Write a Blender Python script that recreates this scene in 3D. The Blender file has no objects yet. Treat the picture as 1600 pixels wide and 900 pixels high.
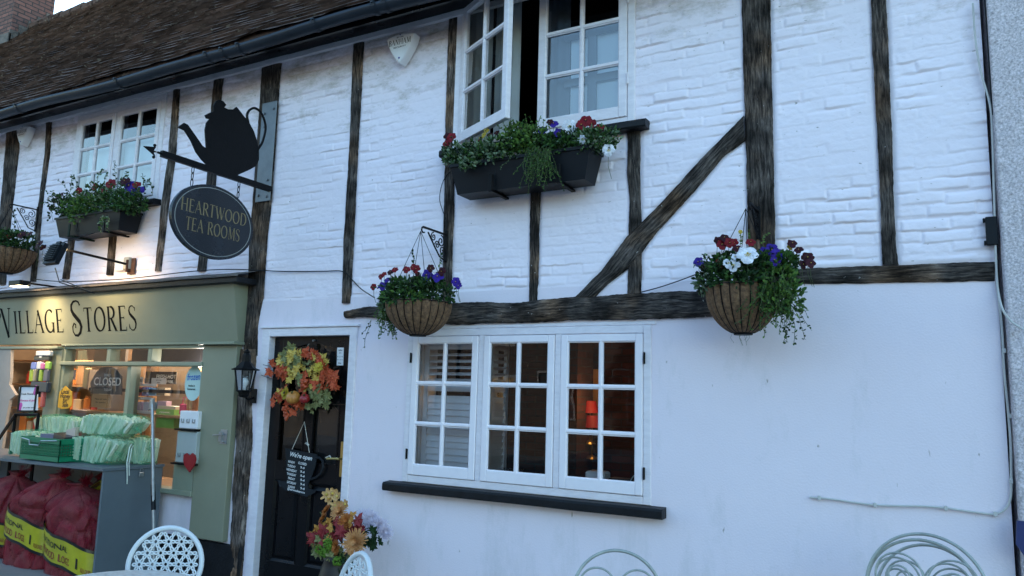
import bpy, math, random
import numpy as np
from mathutils import Vector, Matrix
random.seed(7); rng = np.random.default_rng(7)
sc = bpy.context.scene; COL = sc.collection
rad = math.radians

# ---------------------------------------------------------------- camera, sky, sun, exposure
CAM_R = Vector((0.87638, 0.48086, 0.02711)); CAM_U = Vector((0.04365, -0.13537, 0.98983)); CAM_D = Vector((-0.47964, 0.86629, 0.13962))
CAM_P = Vector((0, -4.6, 1.6)); F = 1180.0
cd = bpy.data.cameras.new('camera'); cam = bpy.data.objects.new('camera', cd); COL.objects.link(cam)
cd.sensor_width = 36; cd.lens = F/1600*36; cd.clip_start = .05; cd.clip_end = 500
M = Matrix((CAM_R, CAM_U, -CAM_D)).transposed().to_4x4(); M.translation = CAM_P
cam.matrix_world = M; sc.camera = cam
SUN_EL, SUN_AZ = 9.0, -35.0            # low sun, behind the house to the left: the street front is in open shade
w = bpy.data.worlds.new('World'); sc.world = w; w.use_nodes = True
nt = w.node_tree; bg = nt.nodes['Background']; bg.inputs[1].default_value = 0.15
sky = nt.nodes.new('ShaderNodeTexSky'); sky.sky_type = 'NISHITA'; sky.sun_disc = False
sky.sun_elevation = rad(SUN_EL); sky.sun_rotation = rad(SUN_AZ); sky.dust_density = .6; sky.air_density = 1.2; sky.ozone_density = 2.6
nt.links.new(sky.outputs[0], bg.inputs[0])
sd = bpy.data.lights.new('sun', 'SUN'); sd.energy = 2.0; sd.angle = rad(.5); sd.color = (1, .93, .84)
so = bpy.data.objects.new('sun', sd); COL.objects.link(so)
sdir = Vector((math.sin(rad(SUN_AZ))*math.cos(rad(SUN_EL)), math.cos(rad(SUN_AZ))*math.cos(rad(SUN_EL)), math.sin(rad(SUN_EL))))
so.rotation_euler = sdir.to_track_quat('Z', 'Y').to_euler(); so.location = (0, 0, 20)
sc.view_settings.view_transform = 'Standard'; sc.view_settings.look = 'None'
sc.view_settings.exposure = 2.57; sc.view_settings.gamma = 1; sc.view_settings.use_curve_mapping = False

# ---------------------------------------------------------------- helpers
def ray(px, py): return CAM_D*F + CAM_R*(px-800) - CAM_U*(py-450)
def at(px, py, off=0.0):               # point on the plane off metres in front of the house front
    v = ray(px, py); return CAM_P + v*((4.6-off)/v.y)
def atx(px, py, X):                    # point on the plane x = X
    v = ray(px, py); return CAM_P + v*(X/v.x)
def atz(px, py, Z):
    v = ray(px, py); return CAM_P + v*((Z-1.6)/v.z)
def V(*a): return Vector(a)
R = random.uniform

class MB:
    def __init__(s): s.v = []; s.f = []; s.m = []; s.uv = None
    def add(s, vs, fs, m=0):
        b = len(s.v); s.v.extend(tuple(q) for q in vs); s.f.extend(tuple(i+b for i in f) for f in fs); s.m.extend([m]*len(fs)); return s
    def box(s, a, b, m=0, bev=0):
        x0, x1 = sorted((a[0], b[0])); y0, y1 = sorted((a[1], b[1])); z0, z1 = sorted((a[2], b[2]))
        if bev > 0:
            e = min(bev, (x1-x0)/2.1, (y1-y0)/2.1, (z1-z0)/2.1); vs = []; 
            for X, sx in ((x0, 1), (x1, -1)):
                for Y, sy in ((y0, 1), (y1, -1)):
                    for Z, sz in ((z0, 1), (z1, -1)):
                        vs += [(X, Y+e*sy, Z+e*sz), (X+e*sx, Y, Z+e*sz), (X+e*sx, Y+e*sy, Z)]
            def I(i, j, k, c): return (i*4+j*2+k)*3+c
            fs = [(I(0,0,0,0), I(0,0,1,0), I(0,1,1,0), I(0,1,0,0)), (I(1,0,0,0), I(1,1,0,0), I(1,1,1,0), I(1,0,1,0)),
                  (I(0,0,0,1), I(1,0,0,1), I(1,0,1,1), I(0,0,1,1)), (I(0,1,0,1), I(0,1,1,1), I(1,1,1,1), I(1,1,0,1)),
                  (I(0,0,0,2), I(0,1,0,2), I(1,1,0,2), I(1,0,0,2)), (I(0,0,1,2), I(1,0,1,2), I(1,1,1,2), I(0,1,1,2))]
            for j in (0, 1):
                for k in (0, 1):
                    fs.append((I(0,j,k,1), I(0,j,k,2), I(1,j,k,2), I(1,j,k,1)))
            for i in (0, 1):
                for k in (0, 1):
                    fs.append((I(i,0,k,0), I(i,0,k,2), I(i,1,k,2), I(i,1,k,0)))
            for i in (0, 1):
                for j in (0, 1):
                    fs.append((I(i,j,0,0), I(i,j,0,1), I(i,j,1,1), I(i,j,1,0)))
            for i in (0, 1):
                for j in (0, 1):
                    for k in (0, 1): fs.append((I(i,j,k,0), I(i,j,k,1), I(i,j,k,2)))
            return s.add(vs, fs, m)
        vs = [(x, y, z) for x in (x0, x1) for y in (y0, y1) for z in (z0, z1)]
        return s.add(vs, [(0,1,3,2), (4,6,7,5), (0,4,5,1), (2,3,7,6), (0,2,6,4), (1,5,7,3)], m)
    def obox(s, c, ax, ay, az, m=0):   # oriented box: centre and three half-axis vectors
        c = Vector(c); ax, ay, az = Vector(ax), Vector(ay), Vector(az)
        vs = [c+ax*i+ay*j+az*k for i in (-1, 1) for j in (-1, 1) for k in (-1, 1)]
        return s.add(vs, [(0,1,3,2), (4,6,7,5), (0,4,5,1), (2,3,7,6), (0,2,6,4), (1,5,7,3)], m)
    def prism(s, poly, d, m=0):        # polygon (3d points, planar) extruded by vector d
        n = len(poly); d = Vector(d); vs = [Vector(p) for p in poly]; vs += [p+d for p in vs]
        return s.add(vs, [tuple(range(n)), tuple(range(2*n-1, n-1, -1))]+[(i, (i+1) % n, n+(i+1) % n, n+i) for i in range(n)], m)
    def tube(s, pts, r=.01, n=6, m=0, closed=False):
        P = [Vector(p) for p in pts]; k = len(P); rr = r if hasattr(r, '__len__') else [r]*k
        up = None; vs = []
        for i, p in enumerate(P):
            if closed: t = P[(i+1) % k]-P[i-1]
            else: t = P[min(i+1, k-1)]-P[max(i-1, 0)]
            if t.length < 1e-9: t = Vector((0, 0, 1))
            t.normalize()
            if up is None: up = t.orthogonal().normalized()
            up = (up-t*up.dot(t)); up = up.normalized() if up.length > 1e-6 else t.orthogonal().normalized()
            b = t.cross(up)
            vs += [p+(up*math.cos(2*math.pi*j/n)+b*math.sin(2*math.pi*j/n))*rr[i] for j in range(n)]
        fs = []
        for i in range(k if closed else k-1):
            a = i*n; c = ((i+1) % k)*n
            fs += [(a+j, a+(j+1) % n, c+(j+1) % n, c+j) for j in range(n)]
        if not closed: fs += [tuple(range(n-1, -1, -1)), tuple(range((k-1)*n, k*n))]
        return s.add(vs, fs, m)
    def lathe(s, prof, c, n=20, m=0, mod=None, axis=None):   # profile [(r,z)], optional radius modulation mod(theta,t)
        c = Vector(c); vs = []; ax = Vector(axis).normalized() if axis else None
        q = Vector((0, 0, 1)).rotation_difference(ax) if ax else None
        for i, (r, z) in enumerate(prof):
            for j in range(n):
                th = 2*math.pi*j/n; k = mod(th, i/(len(prof)-1)) if mod else 1
                p = Vector((r*k*math.cos(th), r*k*math.sin(th), z))
                if q: p = q @ p
                vs.append(c+p)
        fs = [(i*n+j, i*n+(j+1) % n, (i+1)*n+(j+1) % n, (i+1)*n+j) for i in range(len(prof)-1) for j in range(n)]
        if prof[0][0] > 1e-5: fs.append(tuple(range(n-1, -1, -1)))
        if prof[-1][0] > 1e-5: fs.append(tuple(range((len(prof)-1)*n, len(prof)*n)))
        return s.add(vs, fs, m)
    def ball(s, c, r, m=0, n=8, sq=(1, 1, 1)):
        prof = [(max(1e-6, math.sin(math.pi*i/n*1.0))*1, -math.cos(math.pi*i/n)) for i in range(n+1)]
        b = len(s.v); s.lathe([(p[0], p[1]) for p in prof], (0, 0, 0), n+2, m)
        for i in range(b, len(s.v)):
            x, y, z = s.v[i]; s.v[i] = (c[0]+x*r*sq[0], c[1]+y*r*sq[1], c[2]+z*r*sq[2])
        return s
    def build(s, name, mats, parent=None, smooth=False):
        me = bpy.data.meshes.new(name)
        base = Vector((0, 0, 0)); q = parent
        while q: base += q.location; q = q.parent
        me.from_pydata([(a-base.x, b-base.y, c-base.z) for a, b, c in s.v], [], s.f)
        if not isinstance(mats, (list, tuple)): mats = [mats]
        for mm in mats: me.materials.append(mm)
        if len(mats) > 1: me.polygons.foreach_set('material_index', s.m)
        if smooth: me.polygons.foreach_set('use_smooth', [True]*len(me.polygons))
        me.update()
        o = bpy.data.objects.new(name, me); COL.objects.link(o); o.parent = parent; return o

def tag(o, label=None, cat=None, group=None, kind=None):
    if label: o['label'] = label
    if cat: o['category'] = cat
    if group: o['group'] = group
    if kind: o['kind'] = kind
    return o
def thing(name, label, cat, loc=(0, 0, 0), group=None):
    o = bpy.data.objects.new(name, None); COL.objects.link(o); o.location = loc; o.empty_display_size = .1
    return tag(o, label, cat, group)

# ---------------------------------------------------------------- materials
def mat(name, col, rough=.6, metal=0, var=.12, vs=8, bump=0, bs=60, stretch=None, col2=None, spec=.5, coat=0, emit=None, es=0, v2=None, coords='Object'):
    m = bpy.data.materials.new(name); m.use_nodes = True; t = m.node_tree; N = t.nodes; L = t.links
    b = N['Principled BSDF']; b.inputs['Roughness'].default_value = rough; b.inputs['Metallic'].default_value = metal
    b.inputs['Specular IOR Level'].default_value = spec; b.inputs['Coat Weight'].default_value = coat
    tc = N.new('ShaderNodeTexCoord'); mp = N.new('ShaderNodeMapping'); L.new(tc.outputs[coords], mp.inputs[0])
    if stretch: mp.inputs['Scale'].default_value = stretch
    n1 = N.new('ShaderNodeTexNoise'); n1.inputs['Scale'].default_value = vs; n1.inputs['Detail'].default_value = 6; n1.inputs['Roughness'].default_value = .65
    L.new(mp.outputs[0], n1.inputs[0])
    rp = N.new('ShaderNodeValToRGB'); L.new(n1.outputs[0], rp.inputs[0])
    c2 = col2 or tuple(min(1, c*(1+var)) for c in col); c1 = tuple(c*(1-var) for c in col) if not col2 else col
    rp.color_ramp.elements[0].position = .32; rp.color_ramp.elements[1].position = .68
    rp.color_ramp.elements[0].color = (*c1, 1); rp.color_ramp.elements[1].color = (*c2, 1)
    L.new(rp.outputs[0], b.inputs['Base Color'])
    rr = N.new('ShaderNodeMapRange'); rr.inputs['To Min'].default_value = max(0, rough-.08); rr.inputs['To Max'].default_value = min(1, rough+.1)
    L.new(n1.outputs[0], rr.inputs[0]); L.new(rr.outputs[0], b.inputs['Roughness'])
    if bump:
        n2 = N.new('ShaderNodeTexNoise'); n2.inputs['Scale'].default_value = bs; n2.inputs['Detail'].default_value = 5
        L.new(mp.outputs[0], n2.inputs[0]); bp = N.new('ShaderNodeBump'); bp.inputs['Strength'].default_value = min(1, bump*2); bp.inputs['Distance'].default_value = .004
        L.new(n2.outputs[0], bp.inputs['Height']); L.new(bp.outputs[0], b.inputs['Normal'])
    if emit: b.inputs['Emission Color'].default_value = (*emit, 1); b.inputs['Emission Strength'].default_value = es
    return m
def nodes(m): return m.node_tree.nodes, m.node_tree.links, m.node_tree.nodes['Principled BSDF']

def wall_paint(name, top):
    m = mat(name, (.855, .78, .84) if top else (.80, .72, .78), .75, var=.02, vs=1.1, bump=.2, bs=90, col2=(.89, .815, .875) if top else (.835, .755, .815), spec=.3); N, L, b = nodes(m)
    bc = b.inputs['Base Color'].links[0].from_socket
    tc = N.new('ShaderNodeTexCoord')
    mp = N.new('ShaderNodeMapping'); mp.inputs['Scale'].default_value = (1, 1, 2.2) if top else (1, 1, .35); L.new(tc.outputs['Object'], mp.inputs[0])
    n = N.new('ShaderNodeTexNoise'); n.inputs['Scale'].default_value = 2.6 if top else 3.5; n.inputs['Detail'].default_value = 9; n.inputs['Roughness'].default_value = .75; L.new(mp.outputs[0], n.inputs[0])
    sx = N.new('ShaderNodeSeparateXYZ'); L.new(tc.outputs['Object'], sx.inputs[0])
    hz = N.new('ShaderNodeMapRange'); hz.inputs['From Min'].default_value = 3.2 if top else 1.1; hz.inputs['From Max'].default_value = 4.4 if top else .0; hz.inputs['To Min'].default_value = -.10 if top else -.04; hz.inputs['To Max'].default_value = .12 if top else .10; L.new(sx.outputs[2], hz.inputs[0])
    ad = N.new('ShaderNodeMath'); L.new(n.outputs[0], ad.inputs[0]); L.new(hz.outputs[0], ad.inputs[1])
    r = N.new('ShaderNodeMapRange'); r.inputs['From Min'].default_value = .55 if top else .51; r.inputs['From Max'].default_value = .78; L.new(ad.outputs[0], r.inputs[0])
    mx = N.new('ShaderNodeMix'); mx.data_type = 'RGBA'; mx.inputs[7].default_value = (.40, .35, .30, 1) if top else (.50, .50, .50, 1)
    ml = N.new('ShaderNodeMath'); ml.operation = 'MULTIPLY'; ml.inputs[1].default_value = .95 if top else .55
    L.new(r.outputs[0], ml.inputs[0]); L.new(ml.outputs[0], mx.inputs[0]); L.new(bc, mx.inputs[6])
    # small chips
    v = N.new('ShaderNodeTexNoise'); v.inputs['Scale'].default_value = 26; v.inputs['Detail'].default_value = 3; L.new(mp.outputs[0], v.inputs[0])
    r2 = N.new('ShaderNodeMapRange'); r2.inputs['From Min'].default_value = .69 if top else .71; r2.inputs['From Max'].default_value = .76; L.new(v.outputs[0], r2.inputs[0])
    m2 = N.new('ShaderNodeMix'); m2.data_type = 'RGBA'; m2.inputs[7].default_value = (.33, .30, .28, 1); L.new(r2.outputs[0], m2.inputs[0]); L.new(mx.outputs[2], m2.inputs[6])
    L.new(m2.outputs[2], b.inputs['Base Color'])
    return m
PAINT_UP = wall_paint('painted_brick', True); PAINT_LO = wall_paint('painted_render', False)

def timber_mat(name, c1, c2, c3):
    m = bpy.data.materials.new(name); m.use_nodes = True; N, L, b = nodes(m)
    b.inputs['Roughness'].default_value = .9; b.inputs['Specular IOR Level'].default_value = .12
    uv = N.new('ShaderNodeUVMap'); uv.uv_map = 'UVMap'; mp = N.new('ShaderNodeMapping'); mp.inputs['Scale'].default_value = (75, 7, 1); L.new(uv.outputs[0], mp.inputs[0])
    n = N.new('ShaderNodeTexNoise'); n.inputs['Scale'].default_value = 1; n.inputs['Detail'].default_value = 8; n.inputs['Roughness'].default_value = .7; n.inputs['Distortion'].default_value = .35; L.new(mp.outputs[0], n.inputs[0])
    rp = N.new('ShaderNodeValToRGB'); e = rp.color_ramp.elements; e[0].position = .40; e[0].color = (*c1, 1); e[1].position = .70; e[1].color = (*c3, 1)
    k = e.new(.55); k.color = (*c2, 1); L.new(n.outputs[0], rp.inputs[0])
    n2 = N.new('ShaderNodeTexNoise'); n2.inputs['Scale'].default_value = 5; n2.inputs['Detail'].default_value = 8; L.new(uv.outputs[0], n2.inputs[0])
    mr = N.new('ShaderNodeMapRange'); mr.inputs['From Min'].default_value = .35; mr.inputs['From Max'].default_value = .7; mr.inputs['To Min'].default_value = .4; mr.inputs['To Max'].default_value = 1.9; L.new(n2.outputs[0], mr.inputs[0])
    mx = N.new('ShaderNodeVectorMath'); mx.operation = 'SCALE'; L.new(rp.outputs[0], mx.inputs[0]); L.new(mr.outputs[0], mx.inputs['Scale'])
    nb_ = N.new('ShaderNodeTexNoise'); nb_.inputs['Scale'].default_value = 2.2; nb_.inputs['Detail'].default_value = 5; L.new(uv.outputs[0], nb_.inputs[0]); rb_ = N.new('ShaderNodeMapRange'); rb_.inputs['From Min'].default_value = .5; rb_.inputs['From Max'].default_value = .66; L.new(nb_.outputs[0], rb_.inputs[0]); tb_ = N.new('ShaderNodeMix'); tb_.data_type = 'RGBA'; tb_.blend_type = 'MULTIPLY'; tb_.inputs[7].default_value = (1.5, 1.15, .85, 1); L.new(rb_.outputs[0], tb_.inputs[0]); L.new(mx.outputs[0], tb_.inputs[6])
    # flecks of limewash left on the timber
    n3 = N.new('ShaderNodeTexNoise'); n3.inputs['Scale'].default_value = 38; n3.inputs['Detail'].default_value = 4; L.new(uv.outputs[0], n3.inputs[0])
    r3 = N.new('ShaderNodeMapRange'); r3.inputs['From Min'].default_value = .70; r3.inputs['From Max'].default_value = .76; L.new(n3.outputs[0], r3.inputs[0])
    m3 = N.new('ShaderNodeMix'); m3.data_type = 'RGBA'; m3.inputs[7].default_value = (.5, .48, .46, 1); L.new(r3.outputs[0], m3.inputs[0]); L.new(tb_.outputs[2], m3.inputs[6])
    L.new(m3.outputs[2], b.inputs['Base Color'])
    bp = N.new('ShaderNodeBump'); bp.inputs['Strength'].default_value = 1; bp.inputs['Distance'].default_value = .012; L.new(n.outputs[0], bp.inputs['Height']); L.new(bp.outputs[0], b.inputs['Normal'])
    return m
OAK = timber_mat('weathered_oak', (.018, .015, .014), (.075, .063, .056), (.18, .15, .13))
OAK_PALE = timber_mat('sunbleached_oak', (.025, .02, .017), (.12, .095, .08), (.27, .225, .19))
WHITE = mat('white_gloss_paint', (.83, .785, .83), .32, var=.05, vs=14, bump=.1, bs=40, col2=(.88, .835, .87))
WHITE_OLD = mat('flaking_white_paint', (.71, .665, .70), .5, var=.15, vs=9, bump=.3, bs=30, col2=(.83, .785, .82), stretch=(1, 1, 3))
BLACKP = mat('black_gloss_paint', (.003, .0035, .005), .28, var=.25, vs=6, bump=.08, bs=20, spec=.22)
BLACKM = mat('black_iron', (.004, .004, .005), .5, var=.3, vs=30, bump=.15, spec=.15)
SLATE = mat('dark_sill_paint', (.008, .009, .011), .5, var=.4, vs=10, bump=.4, bs=50, spec=.25)
PLAST = mat('black_plastic', (.006, .008, .011), .45, var=.15, vs=5, spec=.2)
GUT = mat('black_gutter', (.016, .022, .032), .4, var=.3, vs=3, bump=.1, spec=.3)
SAGE = mat('sage_green_paint', (.235, .24, .165), .45, var=.05, vs=4, bump=.12, bs=25)
SAGE_D = mat('sage_green_paint_trim', (.24, .26, .185), .4, var=.06, vs=6, bump=.1)
LEAD = mat('weathered_lead', (.05, .042, .036), .7, var=.5, vs=9, bump=.8, bs=22, col2=(.16, .135, .115), stretch=(.6, 2, 2))
GREYP = mat('grey_painted_board', (.10, .125, .145), .5, var=.1, vs=3, bump=.15, bs=30)
STEEL = mat('galvanised_steel', (.35, .37, .39), .35, .8, var=.15, vs=20)
BRASS = mat('brass', (.55, .40, .14), .3, .9, var=.1)
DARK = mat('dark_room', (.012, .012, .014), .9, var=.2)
ROOMW = mat('room_plaster', (.30, .24, .17), .8, var=.1)
RUST = mat('rusty_iron', (.07, .03, .018), .8, var=.4, vs=30)
PALE = mat('pale_blind', (.66, .74, .80), .7, var=.03, vs=2)
CURT = mat('cream_curtain', (.42, .45, .46), .85, var=.06, vs=3)
STONE = mat('paving_stone', (.20, .19, .18), .8, var=.15, vs=3, bump=.4)
ASPH = mat('asphalt', (.05, .05, .052), .9, var=.2, vs=40, bump=.5, bs=200)

def brick_mat(name, c1, c2, mo, sc_=1, coords='Object', rot=None, bw=.225, bh=.075):
    m = bpy.data.materials.new(name); m.use_nodes = True; N, L, b = nodes(m); b.inputs['Roughness'].default_value = .9
    tc = N.new('ShaderNodeTexCoord'); mp = N.new('ShaderNodeCombineXYZ'); sx_ = N.new('ShaderNodeSeparateXYZ'); L.new(tc.outputs[coords], sx_.inputs[0]); sm_ = N.new('ShaderNodeMath'); L.new(sx_.outputs[0], sm_.inputs[0]); L.new(sx_.outputs[1], sm_.inputs[1]); L.new(sm_.outputs[0], mp.inputs[0]); L.new(sx_.outputs[2], mp.inputs[1])
    nz = N.new('ShaderNodeTexNoise'); nz.inputs['Scale'].default_value = 9; nz.inputs['Detail'].default_value = 4; L.new(mp.outputs[0], nz.inputs[0])
    ad = N.new('ShaderNodeMix'); ad.data_type = 'VECTOR'; ad.inputs[0].default_value = .02; L.new(mp.outputs[0], ad.inputs[4]); L.new(nz.outputs[1], ad.inputs[5])
    br = N.new('ShaderNodeTexBrick'); br.inputs['Scale'].default_value = sc_; br.inputs['Mortar Size'].default_value = .009; br.inputs['Brick Width'].default_value = bw; br.inputs['Row Height'].default_value = bh
    br.inputs['Color1'].default_value = (*c1, 1); br.inputs['Color2'].default_value = (*c2, 1); br.inputs['Mortar'].default_value = (*mo, 1); L.new(ad.outputs[1], br.inputs[0])
    mr = N.new('ShaderNodeMapRange'); mr.inputs['To Min'].default_value = .6; mr.inputs['To Max'].default_value = 1.4; L.new(nz.outputs[0], mr.inputs[0])
    mx = N.new('ShaderNodeVectorMath'); mx.operation = 'SCALE'; L.new(br.outputs[0], mx.inputs[0]); L.new(mr.outputs[0], mx.inputs['Scale']); L.new(mx.outputs[0], b.inputs['Base Color'])
    bp = N.new('ShaderNodeBump'); bp.invert = True; bp.inputs['Distance'].default_value = .012; L.new(br.outputs[1], bp.inputs['Height']); L.new(bp.outputs[0], b.inputs['Normal'])
    return m
BRICK_IN = brick_mat('red_brick_inside', (.10, .03, .018), (.05, .018, .012), (.05, .035, .03), rot=(rad(90), 0, 0))
BRICK_CH = brick_mat('old_red_brick', (.22, .10, .08), (.12, .065, .055), (.045, .04, .04))

def glass_mat(name, ior=1.5, tint=(.93, .96, .97), wav=.1, rough=0.0):
    m = bpy.data.materials.new(name); m.use_nodes = True; t = m.node_tree; N = t.nodes; L = t.links
    for n in list(N): N.remove(n)
    o = N.new('ShaderNodeOutputMaterial'); tr = N.new('ShaderNodeBsdfTransparent'); tr.inputs[0].default_value = (*tint, 1)
    gl = N.new('ShaderNodeBsdfGlossy'); gl.inputs['Roughness'].default_value = rough; fr = N.new('ShaderNodeFresnel'); fr.inputs[0].default_value = ior
    tc = N.new('ShaderNodeTexCoord'); nz = N.new('ShaderNodeTexNoise'); nz.inputs['Scale'].default_value = 4; nz.inputs['Detail'].default_value = 1; L.new(tc.outputs['Object'], nz.inputs[0])
    bp = N.new('ShaderNodeBump'); bp.inputs['Strength'].default_value = wav; bp.inputs['Distance'].default_value = .006; L.new(nz.outputs[0], bp.inputs['Height'])
    L.new(bp.outputs[0], gl.inputs['Normal']); L.new(bp.outputs[0], fr.inputs['Normal'])
    ml = N.new('ShaderNodeMath'); ml.operation = 'MULTIPLY'; ml.inputs[1].default_value = 1.4; ml.use_clamp = True; L.new(fr.outputs[0], ml.inputs[0])
    mx = N.new('ShaderNodeMixShader'); L.new(ml.outputs[0], mx.inputs[0]); L.new(tr.outputs[0], mx.inputs[1]); L.new(gl.outputs[0], mx.inputs[2]); L.new(mx.outputs[0], o.inputs[0])
    return m
GLASS = glass_mat('old_window_glass'); GLASS_BL = glass_mat('lantern_glass', rough=.15)

def leafm(name, c, c2=None, rough=.5):
    m = mat(name, c, rough, var=.3, vs=30, col2=c2, spec=.18); return m
G_DK = leafm('dark_green_leaf', (.013, .035, .010)); G_MD = leafm('green_leaf', (.035, .085, .018)); G_LT = leafm('light_green_leaf', (.085, .16, .03))
G_GY = leafm('grey_green_leaf', (.09, .14, .08), (.20, .26, .16)); STEM = leafm('stem', (.06, .08, .03))
P_RED = leafm('red_petal', (.16, .004, .010)); P_WHT = leafm('white_petal', (.66, .66, .70)); P_VIO = leafm('violet_petal', (.035, .012, .22)); P_YEL = leafm('yellow_petal', (.45, .33, .04))
P_DKR = leafm('dark_red_petal', (.035, .003, .008)); P_PNK = leafm('pink_petal', (.65, .55, .68)); P_PCH = leafm('peach_petal', (.60, .30, .14)); P_ORG = leafm('orange_petal', (.60, .17, .03))
COIR = mat('coir_liner', (.065, .034, .018), .95, var=.4, vs=45, bump=1, bs=160, col2=(.24, .135, .07))
def flat(name, c, rough=.6, **k): return mat(name, c, rough, var=.04, **k)
CWHITE = flat('card_white', (.72, .72, .73)); CBLACK = flat('print_black', (.006, .006, .006), .8, spec=.08); GOLD = mat('gold_lettering', (.22, .17, .085), .5, .2, var=.1)

# ---------------------------------------------------------------- numpy noise
def hsh(i, j, s):
    h = (i.astype(np.int64)*374761393+j.astype(np.int64)*668265263+s*1442695040) & 0xffffffff
    h = ((h ^ (h >> 13))*1274126177) & 0xffffffff
    return ((h ^ (h >> 16)) & 0xffff)/65535.0
def vn(x, y, s=0):
    i = np.floor(x); j = np.floor(y); fx = x-i; fy = y-j; fx = fx*fx*(3-2*fx); fy = fy*fy*(3-2*fy)
    return (hsh(i, j, s)*(1-fx)+hsh(i+1, j, s)*fx)*(1-fy)+(hsh(i, j+1, s)*(1-fx)+hsh(i+1, j+1, s)*fx)*fy
def fbm(x, y, s=0, o=4):
    a = 0; k = .5
    for q in range(o): a = a+k*vn(x, y, s+q*7); x = x*2.03+3.1; y = y*2.03+1.7; k *= .5
    return a
def fb1(x, y, s=0): return float(fbm(np.array([float(x)]), np.array([float(y)]), s)[0])

def grid_obj(name, X, Y, Z, mats, parent=None, keep=None, midx=None, smooth=True, uv=None):
    r, c = X.shape; me = bpy.data.meshes.new(name)
    base = Vector((0, 0, 0)); q = parent
    while q: base += q.location; q = q.parent
    co = np.stack([X-base.x, Y-base.y, Z-base.z], -1).reshape(-1, 3)
    idx = np.arange(r*c).reshape(r, c); f = np.stack([idx[:-1, :-1], idx[:-1, 1:], idx[1:, 1:], idx[1:, :-1]], -1).reshape(-1, 4)
    mi = midx.reshape(-1) if midx is not None else None
    if keep is not None: kf = keep.reshape(-1); f = f[kf]; mi = mi[kf] if mi is not None else None
    me.vertices.add(len(co)); me.vertices.foreach_set('co', co.astype(np.float32).ravel())
    me.loops.add(f.size); me.loops.foreach_set('vertex_index', f.astype(np.int32).ravel())
    me.polygons.add(len(f)); me.polygons.foreach_set('loop_start', np.arange(0, f.size, 4, dtype=np.int32))
    for mm in (mats if isinstance(mats, list) else [mats]): me.materials.append(mm)
    if mi is not None: me.polygons.foreach_set('material_index', mi.astype(np.int32))
    me.update(calc_edges=True); me.polygons.foreach_set('use_smooth', [smooth]*len(f))
    if uv is not None:
        l = me.uv_layers.new(name='UVMap'); l.data.foreach_set('uv', uv.reshape(-1, 2)[f.ravel()].astype(np.float32).ravel())
    o = bpy.data.objects.new(name, me); COL.objects.link(o); o.parent = parent; return o

# ---------------------------------------------------------------- lettering
_tc = {}
def font_poly(txt, shear=0, off=.018):
    if (txt, shear) in _tc: return _tc[(txt, shear)]
    cu = bpy.data.curves.new('t', 'FONT'); cu.body = txt; cu.size = 1; cu.shear = shear; cu.offset = off; cu.resolution_u = 3
    o = bpy.data.objects.new('t', cu); COL.objects.link(o); dg = bpy.context.evaluated_depsgraph_get(); dg.update()
    me = bpy.data.meshes.new_from_object(o.evaluated_get(dg)); vs = [(v.co.x, v.co.y) for v in me.vertices]; fs = [tuple(p.vertices) for p in me.polygons]
    bpy.data.objects.remove(o); bpy.data.meshes.remove(me); bpy.data.curves.remove(cu)
    _tc[(txt, shear)] = (vs, fs); return vs, fs
T_, t_ = .14, .045
def _strip(pts, w=None, nib=rad(12)):
    P = [Vector(p) for p in pts]; L = []; Rr = []
    for i, p in enumerate(P):
        a = P[max(i-1, 0)]; b = P[min(i+1, len(P)-1)]; t = (b-a).normalized(); n = Vector((-t.y, t.x))
        if w is None: ww = t_+(T_-t_)*abs(t.x*math.sin(nib)-t.y*math.cos(nib))
        elif hasattr(w, '__len__'): ww = w[i]
        else: ww = w
        L.append(p+n*ww/2); Rr.append(p-n*ww/2)
    vs = L+Rr; k = len(P); return vs, [(i, i+1, k+i+1, k+i) for i in range(k-1)]
def arc(cx, cy, rx, ry, a0, a1, n=14): return [(cx+rx*math.cos(rad(a0+(a1-a0)*i/n)), cy+ry*math.sin(rad(a0+(a1-a0)*i/n))) for i in range(n+1)]
def sf(x, y, w=.12): return ([(x-w, y), (x+w, y)], .035)
SS = [(.47, .80), (.44, .90), (.34, .975), (.22, .975), (.11, .91), (.07, .79), (.11, .67), (.22, .585), (.34, .50), (.45, .41), (.50, .27), (.46, .12), (.34, .02), (.20, .02), (.08, .10), (.04, .24)]
SW = [.03, .04, .045, .05, .07, .10, .12, .13, .13, .13, .11, .08, .055, .045, .04, .03]
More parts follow.
